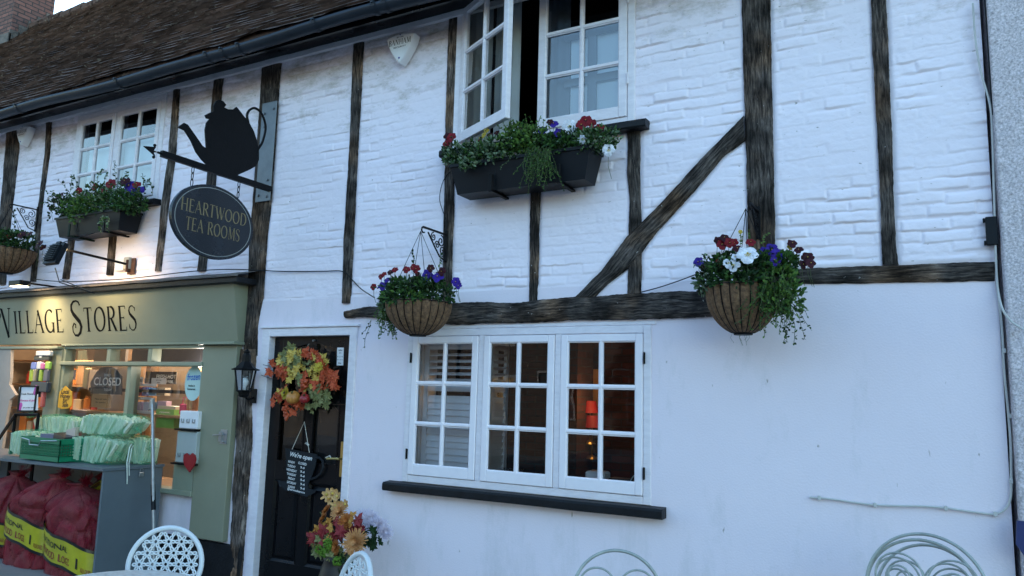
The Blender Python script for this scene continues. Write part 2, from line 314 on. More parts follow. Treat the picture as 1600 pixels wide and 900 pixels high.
GLY = {
 'A': (.78, [([(.05, .02), (.39, .99)], .05), ([(.36, .99), (.70, .02)], .14), ([(.17, .36), (.58, .36)], .04), sf(.06, .018, .09), sf(.70, .018, .11)]),
 'B': (.62, [([(.13, 0), (.13, 1)], .14), ([(.04, .98), (.3, .98)], .04), (arc(.30, .76, .22, .22, 90, -90), None), (arc(.30, .27, .26, .25, 90, -90), None), ([(.1, .53), (.32, .53)], .04), ([(.04, .02), (.32, .02)], .04)]),
 'D': (.78, [([(.13, 0), (.13, 1)], .14), ([(.04, .98), (.32, .98)], .04), ([(.04, .02), (.32, .02)], .04), (arc(.32, .5, .38, .48, 90, -90), None)]),
 'E': (.60, [([(.13, 0), (.13, 1)], .14), ([(.04, .98), (.52, .98)], .04), ([(.04, .02), (.55, .02)], .045), ([(.13, .52), (.42, .52)], .04), ([(.52, .98), (.52, .86)], .03), ([(.55, .02), (.56, .16)], .03), ([(.42, .45), (.42, .59)], .025)]),
 'G': (.80, [(arc(.42, .5, .36, .48, 50, 325, 20), None), ([(.70, .0), (.70, .42)], .12), sf(.68, .42, .12)]),
 'H': (.80, [([(.13, 0), (.13, 1)], .13), ([(.66, 0), (.66, 1)], .13), ([(.13, .52), (.66, .52)], .04), sf(.13, .02), sf(.13, .98), sf(.66, .02), sf(.66, .98)]),
 'I': (.30, [([(.15, 0), (.15, 1)], .13), sf(.15, .02), sf(.15, .98)]),
 'L': (.56, [([(.13, 0), (.13, 1)], .13), sf(.13, .98), ([(.04, .02), (.52, .02)], .045), ([(.52, .02), (.53, .16)], .03)]),
 'M': (.95, [([(.14, 0), (.18, 1)], .05), ([(.18, 1), (.46, .08)], .13), ([(.46, .06), (.76, 1)], .05), ([(.78, 1), (.81, 0)], .13), sf(.14, .02, .09), sf(.81, .02, .11), sf(.15, .98, .09), sf(.79, .98, .09)]),
 'N': (.84, [([(.13, 0), (.13, 1)], .05), ([(.13, 1), (.68, .0)], .13), ([(.68, 0), (.68, 1)], .05), sf(.13, .02), sf(.11, .98, .09), sf(.68, .98)]),
 'O': (.86, [(arc(.43, .5, .36, .48, 0, 360, 28), None)]),
 'R': (.70, [([(.13, 0), (.13, 1)], .14), sf(.13, .02), ([(.04, .98), (.32, .98)], .04), (arc(.30, .75, .23, .23, 90, -90), None), ([(.13, .52), (.32, .52)], .04), ([(.30, .52), (.62, .02)], .13), sf(.64, .018, .07)]),
 'S': (.56, [(SS, SW), ([(.47, .76), (.48, .93)], .03), ([(.05, .08), (.04, .27)], .03)]),
 'T': (.64, [([(.32, 0), (.32, 1)], .14), sf(.32, .02), ([(.03, .98), (.61, .98)], .045), ([(.03, .98), (.02, .84)], .03), ([(.61, .98), (.62, .84)], .03)]),
 'V': (.74, [([(.07, .98), (.38, .01)], .14), ([(.38, .01), (.68, .98)], .05), sf(.08, .98, .10), sf(.67, .98, .09)]),
 'W': (1.08, [([(.07, .98), (.33, .01)], .13), ([(.33, .01), (.54, .98)], .05), ([(.50, .98), (.76, .01)], .13), ([(.76, .01), (1.0, .98)], .05), sf(.08, .98, .10), sf(1.0, .98, .09)]),
 ' ': (.35, []),
 # initials with swashes
 'v': (1.0, [([(.26, .98), (.66, -.04)], .14), ([(.66, -.04), (.80, .98)], .05), sf(.80, .98, .10), ([(.27, .96), (.16, 1.0), (.06, .93), (.03, .80), (.08, .70), (.16, .69), (.19, .76), (.15, .82)], [.05, .05, .06, .07, .06, .05, .05, .05])]),
 's': (.66, [([(.56, .86), (.50, .96), (.38, 1.0), (.22, .98), (.10, .88), (.09, .74), (.18, .62), (.34, .50), (.50, .38), (.57, .24), (.50, .07), (.36, -.02), (.20, -.01), (.10, .10), (.10, .24), (.18, .34), (.27, .30), (.26, .20)], [.07, .06, .05, .07, .10, .12, .13, .14, .14, .13, .11, .08, .06, .05, .06, .06, .06, .06])]),
}
def serif_text(txt, put, mb, h=1.0, sx=.8, gap=.04, m=0, caps=None):   # put((x,y)) -> 3d point
    x = 0
    for k, c in enumerate(txt):
        wd, st = GLY[c]; hh = (caps or {}).get(k, 1.0); dy = (caps or {}).get(('d', k), 0)
        for si, (pts, ww) in enumerate(st):
            vs, fs = _strip(pts, ww); mb.add([put((x+v.x*sx*h*hh, v.y*h*hh+dy*h), si) for v in vs], fs, m)
        x += (wd*hh*sx+gap)*h
    return x
def serif_width(txt, h=1, sx=.8, gap=.04, caps=None): return sum((GLY[c][0]*(caps or {}).get(k, 1)*sx+gap)*h for k, c in enumerate(txt))
def plain_text(mb, txt, o, ux, uy, size, m=0, shear=0, center=True, width=None):
    vs, fs = font_poly(txt, shear)
    if not vs: return
    x0 = min(v[0] for v in vs); x1 = max(v[0] for v in vs); s = size; sxx = s
    if width: sxx = width/(x1-x0)
    cx = (x0+x1)/2 if center else x0; ux = Vector(ux); uy = Vector(uy); o = Vector(o)
    mb.add([o+ux*(v[0]-cx)*sxx+uy*v[1]*s for v in vs], fs, m)
# ---------------------------------------------------------------- setting
XL, XR, ZT = -10.6, .33, 4.60
g = MB(); g.box((-60, -7.2, -.02), (60, .0, 0)); gp = g.build('pavement', STONE); gp['kind'] = 'structure'
g = MB(); g.add([(-300, -300, -.14), (300, -300, -.14), (300, 300, -.14), (-300, 300, -.14)], [(0, 1, 2, 3)]); gp = g.build('ground', STONE); gp['kind'] = 'structure'
g = MB(); g.add([(-60, -13.2, -.13), (60, -13.2, -.13), (60, -7.35, -.13), (-60, -7.35, -.13)], [(0, 1, 2, 3)]); gp = g.build('road', ASPH); gp['kind'] = 'structure'
g = MB(); g.box((-60, -7.35, -.13), (60, -7.2, .002), bev=.015); gp = g.build('kerb', STONE); gp['kind'] = 'structure'

# ---------------------------------------------------------------- the house
house = thing('timber_framed_house', 'old white painted brick house with dark oak timber framing, black door and clay tiled roof', 'house', (-5, 0, 0))
# openings in the front: x0, x1, z0, z1
U1 = (-7.93, -6.58, 3.38, 4.44); U2 = (-3.07, -1.67, 3.42, 4.56); G1 = (-3.40, -1.55, .97, 2.03); DR = (-4.87, -3.975, -.05, 2.04); SH = (-10.2, -5.60, .66, 2.02)
P_ = lambda *rows: ([(a, y) for a, b, y in rows], [(b, y) for a, b, y in rows])
POSTS = [
    (((13, 31, 172), (9, 29, 235), (-3, 13, 375), (-8, 8, 445)), OAK),
    (((74, 81, 172), (71, 77, 240), (60, 65, 327), (55, 61, 380), (48, 55, 440)), OAK),
    (((273, 281, 128), (264, 274, 242), (253, 263, 319), (243, 251, 424)), OAK_PALE),
    (((109, 118, 362), (98, 107, 436)), OAK), (((172, 182, 358), (167, 176, 430)), OAK),
    (((337, 350, 112), (333, 346, 140), (323, 336, 288), (311, 323, 404), (309, 321, 424)), OAK),
    (((411, 440, 92), (409, 436, 130), (395, 423, 323), (391, 417, 370), (387, 410, 474), (384, 403, 510), (381, 402, 556)), OAK),
    (((555, 569, 58), (553, 568, 64), (547, 559, 229), (538, 552, 373), (535, 547, 474)), OAK),
    (((702, 718, 22), (697, 711, 197), (696, 709, 261)), OAK_PALE), (((696, 709, 262), (695, 709, 330), (693, 706, 400), (692, 705, 476)), OAK),
    (((830, 845, 280), (829, 843, 340), (828, 839, 472)), OAK),
    (((981, 1000, 190), (981, 1000, 269), (984, 1001, 316), (983, 1002, 350), (982, 1002, 411), (981, 1002, 459)), OAK),
    (((1157, 1201, -60), (1160, 1204, 0), (1164, 1207, 183), (1169, 1211, 361), (1172, 1214, 458)), OAK),
    (((1355, 1378, -60), (1361, 1384, 0), (1367, 1392, 150), (1375, 1396, 278), (1378, 1400, 380), (1380, 1404, 414)), OAK)]
BRACE = ([(1163, 182), (1118, 228), (1079, 267), (1040, 311), (979, 372), (940, 424), (899, 465)], [(1165, 219), (1129, 246), (1084, 300), (1027, 361), (988, 414), (955, 440), (931, 464)])
RAIL1 = ([(541, 486), (580, 479), (650, 476), (711, 474), (805, 473), (900, 464), (1040, 457), (1122, 455)], [(542, 497), (580, 496), (650, 506), (711, 507), (805, 505), (900, 501), (1040, 498), (1122, 495)])
RAIL2 = ([(1200, 423), (1268, 419), (1422, 414), (1554, 409)], [(1200, 446), (1268, 444), (1422, 442), (1554, 439)])
def edge_dist(X, Z):
    D = np.full(X.shape, 9.0)
    def vert(ea, eb):
        A = [at(*p) for p in ea]; B = [at(*p) for p in eb]; za = [p.z for p in A][::-1]; xa = [p.x for p in A][::-1]; zb = [p.z for p in B][::-1]; xb = [p.x for p in B][::-1]
        l = np.interp(Z, za, xa); r = np.interp(Z, zb, xb); d = np.maximum(l-X, X-r); o = np.maximum(min(za[0], zb[0])-Z, Z-max(za[-1], zb[-1])); return np.where(o > 0, np.hypot(np.maximum(d, 0), o), d)
    for rows, mt in POSTS: D = np.minimum(D, vert(*P_(*rows)))
    D = np.minimum(D, vert(*BRACE)*.72)
    for ea, eb in (RAIL1, RAIL2):
        A = [at(*p) for p in ea]; B = [at(*p) for p in eb]; t = np.interp(X, [p.x for p in A], [p.z for p in A]); u = np.interp(X, [p.x for p in B], [p.z for p in B]); d = np.maximum(Z-t, u-Z); o = np.maximum(A[0].x-X, X-A[-1].x); D = np.minimum(D, np.where(o > 0, np.hypot(np.maximum(d, 0), o), d))
    return D
zs = np.concatenate([np.arange(-.14, 2.26, .03), np.arange(2.26, ZT+.005, .005)]); xs = np.concatenate([np.arange(XL, -5.2, .011), np.arange(-5.2, XR+.001, .0075)])
X, Z = np.meshgrid(xs, zs)
def relief(X, Z):
    up = np.clip((Z-2.33)/.03, 0, 1)
    z = Z+.04*(fbm(X*.9, Z*1.3, 3)-.5)+.009*(fbm(X*5, Z*5, 5)-.5)+.006*(vn(X*23, Z*12, 6)-.5)
    c = z/.069; r = np.floor(c); fz = c-r
    bx = (X+.118*(r % 2)+.05*(hsh(r, r*0, 9)-.5)+.02*(fbm(X*4, Z*9, 11)-.5))/.238; bi = np.floor(bx); fx = bx-bi
    fz = np.clip(fz+.30*(hsh(bi, r, 13)-.5), 0, 1)
    dz = np.minimum(fz, 1-fz)*.069; dx = np.minimum(fx, 1-fx)*.238
    amp = np.clip(3.2*fbm(X*2.1, Z*2.6, 21)-.85, .22, 1.2)*(.10+1.35*vn(X*6.5, Z*13, 30))
    hi = np.clip((Z-3.5)/1.0, 0, 1); amp = amp*(1+.45*hi)
    da = fz*.069; db = (1-fz)*.069          # above the joint: undercut lower arris; below it: soft upper arris
    gr = np.maximum(np.exp(-(da/.0055)**1.5), np.exp(-(db/.013)**1.3)*.95)*amp; gv = np.exp(-(dx/.0075)**2)*np.clip(amp*1.3, .15, 1.2)*.85*(vn(bi*3.1, r*2.7, 4) > .22)
    h = -.0085*np.maximum(gr, gv)+.009*(hsh(bi, r, 2)-.5)*np.clip(np.minimum(dz, dx)/.012, 0, 1)*np.clip(amp*1.5, .3, 1)
    h += .003*(.5-fz)*amp + .0065*(fbm(X*13, Z*17, 40)-.5)*(.5+hi) + .0042*(fbm(X*48, Z*55, 44, 3)-.45)*(.5+.9*vn(X*3, Z*4, 45)) + .012*(fbm(X*2, Z*2, 50)-.5)
    ed = edge_dist(X, Z); e1 = np.clip(ed/.045, 0, 1); e1 = e1*e1*(3-2*e1); h = h*(.25+.75*e1) - .011*(1-np.clip(ed/.030, 0, 1))**1.4 + .002*(fbm(X*30, Z*30, 47)-.5)*(1-e1)
    lo = .012*(fbm(X*.9, Z*.9, 60)-.5)+.0026*(fbm(X*9, Z*9, 61)-.5)
    return h*up+lo*(1-up)
H = relief(X, Z)
cx = (X[:-1, :-1]+X[1:, 1:])/2; cz = (Z[:-1, :-1]+Z[1:, 1:])/2; keep = np.ones_like(cx, bool)
for a, b, c, d in (U1, U2, G1, DR, SH): keep &= ~((cx > a) & (cx < b) & (cz > c) & (cz < d))
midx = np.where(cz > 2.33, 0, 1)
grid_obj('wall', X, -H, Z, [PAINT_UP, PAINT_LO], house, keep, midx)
mb = MB(); mb.box((-20, .25, -.14), (XR, .27, 0)); mb.box((-20, .0, -.14), (XL-.005, .02, 4.6)); mb.box((-20, 5.7, -.14), (XR, 5.75, 4.6)); mb.box((-20, .03, -.14), (-19.98, 5.69, 4.6)); mb.box((XR-.02, .03, -.14), (XR, 5.69, 4.6))
mb.add([(XR-.01, 0, 4.6), (XR-.01, 5.7, 4.6), (XR-.01, 2.85, 8.0)], [(0, 1, 2)]); mb.add([(-19.99, 0, 4.6), (-19.99, 5.7, 4.6), (-19.99, 2.85, 8.0)], [(0, 1, 2)])
mb.build('outer_wall', PAINT_LO, house)
# black tarred plinth at the foot of the left part
mb = MB(); p = at(345, 850, .02); mb.box((XL, -.035, -.14), (-4.99, -.005, .31), bev=.01); mb.build('plinth', SLATE, house)

def interp(poly, n):
    P = [Vector(p) for p in poly]; L = [0]
    for a, b in zip(P, P[1:]): L.append(L[-1]+(b-a).length)
    out = []
    for i in range(n):
        t = L[-1]*i/(n-1); k = 0
        while k < len(L)-2 and L[k+1] < t: k += 1
        s = (t-L[k])/max(1e-9, L[k+1]-L[k]); out.append(P[k].lerp(P[k+1], s))
    return out, L[-1]
_ts = [0]
def timber(name, ea, eb, mt=OAK, proud=.016, parent=None, wob=.006, rough=1.0):
    """weathered timber between two traced edges (pixel lists on the house front)"""
    _ts[0] += 13; sd_ = _ts[0]; parent = parent or house
    A, la = interp([at(*p) if not isinstance(p, Vector) else p for p in ea], 2); 
    n = max(6, int(sum((at(*ea[i+1])-at(*ea[i])).length for i in range(len(ea)-1))/.011)); m = 13
    A, la = interp([at(*p) for p in ea], n); B, lb = interp([at(*p) for p in eb], n)
    Xg = np.zeros((n, m)); Yg = np.zeros((n, m)); Zg = np.zeros((n, m)); U = np.zeros((n, m, 2))
    for i in range(n):
        d = B[i]-A[i]; wd = d.length; v = la*i/(n-1); d.normalize()
        wa = wob*2*(fb1(v*6, 1.3, sd_)-.5)+wob*1.0*(fb1(v*38, 2.3, sd_)-.5); wb = wob*2*(fb1(v*6, 7.3, sd_+1)-.5)+wob*1.0*(fb1(v*38, 5.3, sd_)-.5)
        for j in range(m):
            u = [-.0, 0, .04, .12, .24, .36, .5, .64, .76, .88, .96, 1, 1][j]
            q = A[i]+d*(wa+u*(wd-wa+wb)); prof = (proud*(1-.55*abs(2*u-1)**5)) if 0 < j < m-1 else -.03
            Xg[i, j] = q.x; Zg[i, j] = q.z; Yg[i, j] = -prof; U[i, j] = (u*wd+sd_*.37, v+sd_*1.7)
    crack = rough*(.007*(fbm(U[..., 0]*70, U[..., 1]*5, sd_)-.5)+.006*(fbm(U[..., 0]*14, U[..., 1]*9, sd_+3)-.5)); crack[:, 0] = 0; crack[:, -1] = 0
    Yg += crack
    return grid_obj(name, Xg, Yg, Zg, mt, parent, uv=U, smooth=True)
for rows, mt in POSTS:
    ea, eb = P_(*rows); timber('timber_post', ea, eb, mt)
ea, eb = P_((378, 402, 546), (373, 394, 633), (371, 395, 700), (366, 389, 767), (361, 380, 883), (357, 374, 960)); timber('timber_post', ea, eb, OAK_PALE, proud=.035, wob=.012, rough=1.8)
timber('timber_brace', *BRACE, proud=.026)
timber('timber_rail', *RAIL1, proud=.035, wob=.010, rough=1.8)
timber('timber_rail', *RAIL2, proud=.02)
# eaves plate, soffit, fascia
mb = MB()
for i in range(40):
    a = XL+(XR-XL)*i/40; b = XL+(XR-XL)*(i+1)/40; za = 4.475+.02*fb1(a, 1, 2)
    mb.box((a, -.035-.004*R(0, 1), za), (b-.001, -.002, 4.60))
mb.build('wall_plate', WHITE_OLD, house)
mb = MB(); mb.box((-20, -.33, 4.53), (XR+.02, -.001, 4.55)); mb.box((-20, -.345, 4.42), (XR+.02, -.32, 4.555)); mb.build('soffit', BLACKP, house)
# gutter: half round, slightly uneven along its length
xs_ = np.arange(-20, XR+.05, .12)
def gz(x): return 4.475+.012*math.sin(x*1.3)+.008*math.sin(x*3.1+1)
mb = MB(); sec = [(-.062*math.cos(rad(a)), -.062*math.sin(rad(a))) for a in range(0, 181, 20)]; sec = sec+[(p[0]*.9, p[1]*.9) for p in reversed(sec)]
vs = []; k = len(sec)
for x in xs_: vs += [(x, -.412+p[0], gz(x)+p[1]) for p in sec]
fs = [(i*k+j, i*k+(j+1) % k, (i+1)*k+(j+1) % k, (i+1)*k+j) for i in range(len(xs_)-1) for j in range(k)]
mb.add(vs, fs); gut = mb.build('gutter', GUT, house, smooth=True)
for x in [-8.35, -6.65, -5.4, -5.2, -5.0, -4.15, -3.55, -3.45, -2.2, -1.0] + [-9.6, -11, -13, -15]:
    mb = MB(); vs = []
    for dx in (-.02, .02): vs += [(x+dx, -.412-.069*math.cos(rad(a)), gz(x)-.069*math.sin(rad(a))) for a in range(-8, 185, 16)]
    h_ = len(vs)//2; mb.add(vs, [(i, i+1, h_+i+1, h_+i) for i in range(h_-1)]); mb.box((x-.012, -.49, gz(x)-.004), (x+.012, -.35, gz(x)+.008)); mb.build('gutter_clip', GUT, gut)
# roof of plain clay tiles, one lipped course after another
TILE = mat('old_clay_tile', (.050, .034, .029), .95, var=.5, vs=1.6, bump=.3, bs=60, col2=(.125, .080, .064), spec=.08); N, L, b = nodes(TILE)
bc = b.inputs['Base Color'].links[0].from_socket; ge = N.new('ShaderNodeTexCoord'); vo = N.new('ShaderNodeTexVoronoi'); vo.inputs['Scale'].default_value = 9; mp = N.new('ShaderNodeMapping'); mp.inputs['Scale'].default_value = (.7, 1.4, 1.4)
L.new(ge.outputs['Object'], mp.inputs[0]); L.new(mp.outputs[0], vo.inputs[0]); mr = N.new('ShaderNodeMapRange'); mr.inputs['To Min'].default_value = .65; mr.inputs['To Max'].default_value = 1.45
sp = N.new('ShaderNodeSeparateColor'); L.new(vo.outputs['Color'], sp.inputs[0]); L.new(sp.outputs[0], mr.inputs[0]); sc_ = N.new('ShaderNodeVectorMath'); sc_.operation = 'SCALE'; L.new(bc, sc_.inputs[0]); L.new(mr.outputs[0], sc_.inputs['Scale'])
nl = N.new('ShaderNodeTexNoise'); nl.inputs['Scale'].default_value = 14; nl.inputs['Detail'].default_value = 5; L.new(ge.outputs['Object'], nl.inputs[0]); ml = N.new('ShaderNodeMapRange'); ml.inputs['From Min'].default_value = .62; ml.inputs['From Max'].default_value = .72; L.new(nl.outputs[0], ml.inputs[0])
mx = N.new('ShaderNodeMix'); mx.data_type = 'RGBA'; mx.inputs[7].default_value = (.20, .165, .13, 1); L.new(ml.outputs[0], mx.inputs[0]); L.new(sc_.outputs[0], mx.inputs[6]); L.new(mx.outputs[2], b.inputs['Base Color'])
e_ = .098; slope = rad(49.5); tw = .165; nx = int((XR+.1+20.2)/(tw/2)); nr = 50
Xr = np.zeros((2*nr, nx)); Yr = Xr.copy(); Zr = Xr.copy()
xc = -20.2+np.arange(nx)*tw/2
for r in range(nr):
    ti = np.floor((np.arange(nx)+(r % 2))/2); rn = hsh(ti, ti*0+r, 5)
    for q in (0, 1):
        s = (r+q)*e_+(.008*(rn-.5) if q == 0 else 0); lift = (.021+.009*rn) if q == 0 else .003+.003*rn
        sag = .05*(fbm(xc*.5, xc*0+r*.11, 70)-.5)+.03*(fbm(xc*2.1, xc*0+r*.3, 71)-.5)
        Xr[2*r+q] = xc+.006*(rn-.5); Yr[2*r+q] = -.40+s*math.cos(slope)-(lift+sag)*math.sin(slope); Zr[2*r+q] = 4.53+s*math.sin(slope)+(lift+sag)*math.cos(slope)
roof = grid_obj('roof', Xr, Yr, Zr, TILE, house, smooth=False)
mb = MB(); mb.box((-20.2, -.39, 4.525), (XR+.1, -.33, 4.56))
yr = -.40+nr*e_*math.cos(slope); zr = 4.53+nr*e_*math.sin(slope)
mb.add([(-20.2, yr, zr), (XR+.1, yr, zr), (XR+.1, 2*yr+.36, 4.53), (-20.2, 2*yr+.36, 4.53)], [(0, 1, 2, 3)])
mb.build('rear_roof_slope', TILE, roof)
mb = MB()
for i in range(62):
    x = -20.2+i*.33; mb.lathe([(.115+.01*R(-1, 1), 0), (.12, .31)], (x, yr, zr-.03+.012*R(-1, 1)+.05*(fb1(x*.5, 5.5, 70)-.5)), 10, axis=(1, .0, .0))
mb.build('ridge_tile', TILE, roof)
# chimney
mb = MB(); mb.box((-16.6, 2.39, 6.9), (-14.6, 3.10, 10.2)); mb.box((-16.66, 2.33, 10.21), (-14.54, 3.16, 10.4)); mb.build('chimney', BRICK_CH, roof)
mb = MB()
for k in range(5): mb.box((-14.598, 2.36+.15*k, 7.62+.15*k), (-14.57, 2.53+.15*k, 8.02+.15*k))
mb.box((-16.6, 2.34, 7.6), (-14.57, 2.388, 7.95)); mb.build('lead_flashing', LEAD, roof)

# ---------------------------------------------------------------- windows
def sash(x0, x1, z0, z1, yf, cols, rows, st=.055, br=.07, mt=.02, thick=.042):
    """returns (wood, glass) builders; front face at y=-yf"""
    w_ = MB(); g_ = MB(); f = -yf; k = f+thick
    w_.box((x0, f, z0), (x0+st, k, z1), bev=.004); w_.box((x1-st, f, z0), (x1, k, z1), bev=.004)
    w_.box((x0+st+.0005, f+.001, z1-st), (x1-st-.0005, k-.001, z1), bev=.003); w_.box((x0+st+.0005, f+.001, z0), (x1-st-.0005, k-.001, z0+br), bev=.003)
    a, b, c, d = x0+st, x1-st, z0+br, z1-st
    for i in range(1, cols):
        x = a+(b-a)*i/cols; w_.prism([(x-mt/2, f+.006, c-.002), (x-mt*.28, f+.001, c-.002), (x+mt*.28, f+.001, c-.002), (x+mt/2, f+.006, c-.002), (x+mt/2, k-.004, c-.002), (x-mt/2, k-.004, c-.002)], (0, 0, d-c+.004))
    for j in range(1, rows):
        z = c+(d-c)*j/rows; w_.prism([(a-.002, f+.0075, z-mt/2), (a-.002, f+.0025, z-mt*.28), (a-.002, f+.0025, z+mt*.28), (a-.002, f+.0075, z+mt/2), (a-.002, k-.006, z+mt/2), (a-.002, k-.006, z-mt/2)], (b-a+.004, 0, 0))
    # glazing beads round every pane
    for i in range(cols):
        for j in range(rows):
            xa = a+(b-a)*i/cols+(mt/2 if i else 0); xb = a+(b-a)*(i+1)/cols-(mt/2 if i < cols-1 else 0); za = c+(d-c)*j/rows+(mt/2 if j else 0); zb = c+(d-c)*(j+1)/rows-(mt/2 if j < rows-1 else 0)
            t = .006; y0 = f+.010; y1 = f+.020
            w_.box((xa-.001, y0, za), (xa+t, y1, zb)); w_.box((xb-t, y0, za), (xb+.001, y1, zb)); w_.box((xa+t, y0+.001, za-.001), (xb-t, y1, za+t)); w_.box((xa+t, y0+.001, zb-t), (xb-t, y1, zb+.001))
            q = [R(-.0018, .0018) for _ in range(4)]; y = f+.022
            g_.add([(xa-.002, y+q[0], za-.002), (xb+.002, y+q[1], za-.002), (xb+.002, y+q[0]+q[1]-q[2] if 0 else y+q[1]+q[3], zb+.002), (xa-.002, y+q[0]+q[3], zb+.002)], [(0, 1, 2, 3)])
    return w_, g_
def rot_about(mbs, cx, cy, a):
    for mb in mbs:
        mb.v = [(cx+(x-cx)*math.cos(a)-(y-cy)*math.sin(a), cy+(x-cx)*math.sin(a)+(y-cy)*math.cos(a), z) for x, y, z in mb.v]
def frame4(x0, x1, z0, z1, t, f, k, bev=.004):
    mb = MB(); mb.box((x0, f, z0), (x0+t, k, z1), bev=bev); mb.box((x1-t, f, z0), (x1, k, z1), bev=bev); mb.box((x0+t+.001, f+.001, z1-t), (x1-t-.001, k, z1), bev=bev); mb.box((x0+t+.001, f+.001, z0), (x1-t-.001, k, z0+t), bev=bev); return mb
def sill(name, x0, x1, z0, z1, off, parent, m=SLATE):
    mb = MB(); n = 14
    for i in range(n):
        a = x0+(x1-x0)*i/n; b = x0+(x1-x0)*(i+1)/n; dz = [.006*(fb1(q*2, 3.3, 8)-.5) for q in (a, b)]
        mb.add([(q, y, z+d) for q, d in ((a, dz[0]), (b, dz[1])) for y, z in ((.05, z0), (-off+.008, z0), (-off, z0+.010), (-off, z1-.014), (-off+.010, z1), (.05, z1+.008))],
               [(j, (j+1) % 6, 6+(j+1) % 6, 6+j) for j in range(6)]+([(5, 4, 3, 2, 1, 0)] if i == 0 else [])+([(6, 7, 8, 9, 10, 11)] if i == n-1 else []))
    return mb.build(name, m, parent)

GLASS2 = glass_mat('upper_window_glass', ior=1.5, wav=.12); GLASS2.node_tree.nodes['Math'].inputs[1].default_value = 3.6
# ground-floor window with three casements
x0, x1, z0, z1 = G1
mb = frame4(x0-.02, x1+.02, z0-.02, z1+.03, .05, -.012, .09)
for x in (-2.775, -2.175): mb.box((x-.022, -.011, z0+.031), (x+.022, .09, z1-.021), bev=.003)
mb.box((x0-.06, -.006, z1+.032), (x1+.05, .03, z1+.055), bev=.003)
win = mb.build('window', WHITE_OLD, house); tag(win, 'ground floor window of three white casements above a black sill')
for a, b in ((x0+.032, -2.80), (-2.75, -2.20), (-2.15, x1-.032)):
    w_, g_ = sash(a, b, z0+.034, z1-.024, .020, 2, 3, st=.048, br=.075)
    w_.build('casement', WHITE, win); g_.build('glass', GLASS, win)
sill('sill', -3.535, -1.435, .885, .945, .09, win)
for x, z in ((x0+.02, 1.85), (x0+.02, 1.15), (x1-.02, 1.85), (x1-.02, 1.14)):
    mb = MB(); mb.box((x-.004, -.024, z-.036), (x+.004, -.011, z+.036), bev=.0015); mb.tube([(x, -.027, z-.038), (x, -.027, z+.038)], .004); mb.build('hinge', BLACKM, win)
# interior: brick lined tea room
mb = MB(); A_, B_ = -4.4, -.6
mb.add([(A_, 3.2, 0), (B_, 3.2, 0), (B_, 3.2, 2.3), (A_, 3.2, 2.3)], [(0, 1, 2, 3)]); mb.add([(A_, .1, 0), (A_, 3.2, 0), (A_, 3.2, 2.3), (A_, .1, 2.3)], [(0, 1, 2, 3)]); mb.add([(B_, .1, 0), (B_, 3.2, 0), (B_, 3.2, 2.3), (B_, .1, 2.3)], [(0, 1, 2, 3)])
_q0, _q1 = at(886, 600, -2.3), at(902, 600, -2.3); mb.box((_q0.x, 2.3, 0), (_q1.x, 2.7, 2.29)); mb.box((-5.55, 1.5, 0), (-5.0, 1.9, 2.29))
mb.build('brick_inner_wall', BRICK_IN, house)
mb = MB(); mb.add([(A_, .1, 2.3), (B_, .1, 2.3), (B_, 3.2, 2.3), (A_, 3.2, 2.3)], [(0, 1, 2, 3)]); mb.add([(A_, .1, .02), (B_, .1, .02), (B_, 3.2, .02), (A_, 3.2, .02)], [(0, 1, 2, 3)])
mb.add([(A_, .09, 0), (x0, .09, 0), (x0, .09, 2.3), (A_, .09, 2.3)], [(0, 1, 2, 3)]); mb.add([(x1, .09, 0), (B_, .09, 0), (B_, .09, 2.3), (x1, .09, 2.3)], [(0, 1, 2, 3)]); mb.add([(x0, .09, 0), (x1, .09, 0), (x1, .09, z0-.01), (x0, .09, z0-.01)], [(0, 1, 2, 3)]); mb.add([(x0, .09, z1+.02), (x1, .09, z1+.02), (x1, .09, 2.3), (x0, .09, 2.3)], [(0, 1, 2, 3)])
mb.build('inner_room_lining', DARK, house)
mb = MB(); mb.box((x0-.02, .0905, z0-.04), (x1+.02, .34, z0-.012)); mb.build('inner_sill', mat('dusty_inner_sill', (.12, .12, .12), .5), win)
# shutters: louvred panel folded in the left casement and one folded back by the middle
SHUT = mat('white_shutter_paint', (.82, .82, .85), .45, var=.03)
def shutter(xa, xb, y, perp=False):
    mb = MB(); za, zb = z0+.02, z1-.05
    def bx(u0, u1, v0, v1, w0, w1):
        if perp: mb.box((y+v0, u0, w0), (y+v1, u1, w1), bev=.002)
        else: mb.box((u0, y+v0, w0), (u1, y+v1, w1), bev=.002)
    bx(xa, xa+.04, 0, .025, za, zb); bx(xb-.04, xb, 0, .025, za, zb); bx(xa+.041, xb-.041, 0, .025, zb-.06, zb); bx(xa+.041, xb-.041, 0, .025, za, za+.07); bx(xa+.041, xb-.041, 0, .025, za+.62, za+.66)
    z = za+.09
    while z < zb-.08:
        if not (za+.60 < z < za+.68):
            op = z > za+.66; a = rad(20 if op else 68); dy, dz = .026*math.cos(a), .026*math.sin(a)
            c = [(-dy, -dz), (dy, dz)]
            if perp: mb.prism([(y+.012+c[0][0], xa+.042, z+c[0][1]), (y+.012+c[0][0], xa+.042, z+c[0][1]+.005), (y+.012+c[1][0], xa+.042, z+c[1][1]+.005), (y+.012+c[1][0], xa+.042, z+c[1][1])], (0, xb-xa-.084, 0))
            else: mb.prism([(xa+.042, y+.012+c[0][0], z+c[0][1]), (xa+.042, y+.012+c[0][0], z+c[0][1]+.005), (xa+.042, y+.012+c[1][0], z+c[1][1]+.005), (xa+.042, y+.012+c[1][0], z+c[1][1])], (xb-xa-.084, 0, 0))
        z += .047
    mb.build('louvred_shutter', SHUT, win)
shutter(-3.35, -2.87, .115); shutter(.13, .40, -2.80, True)
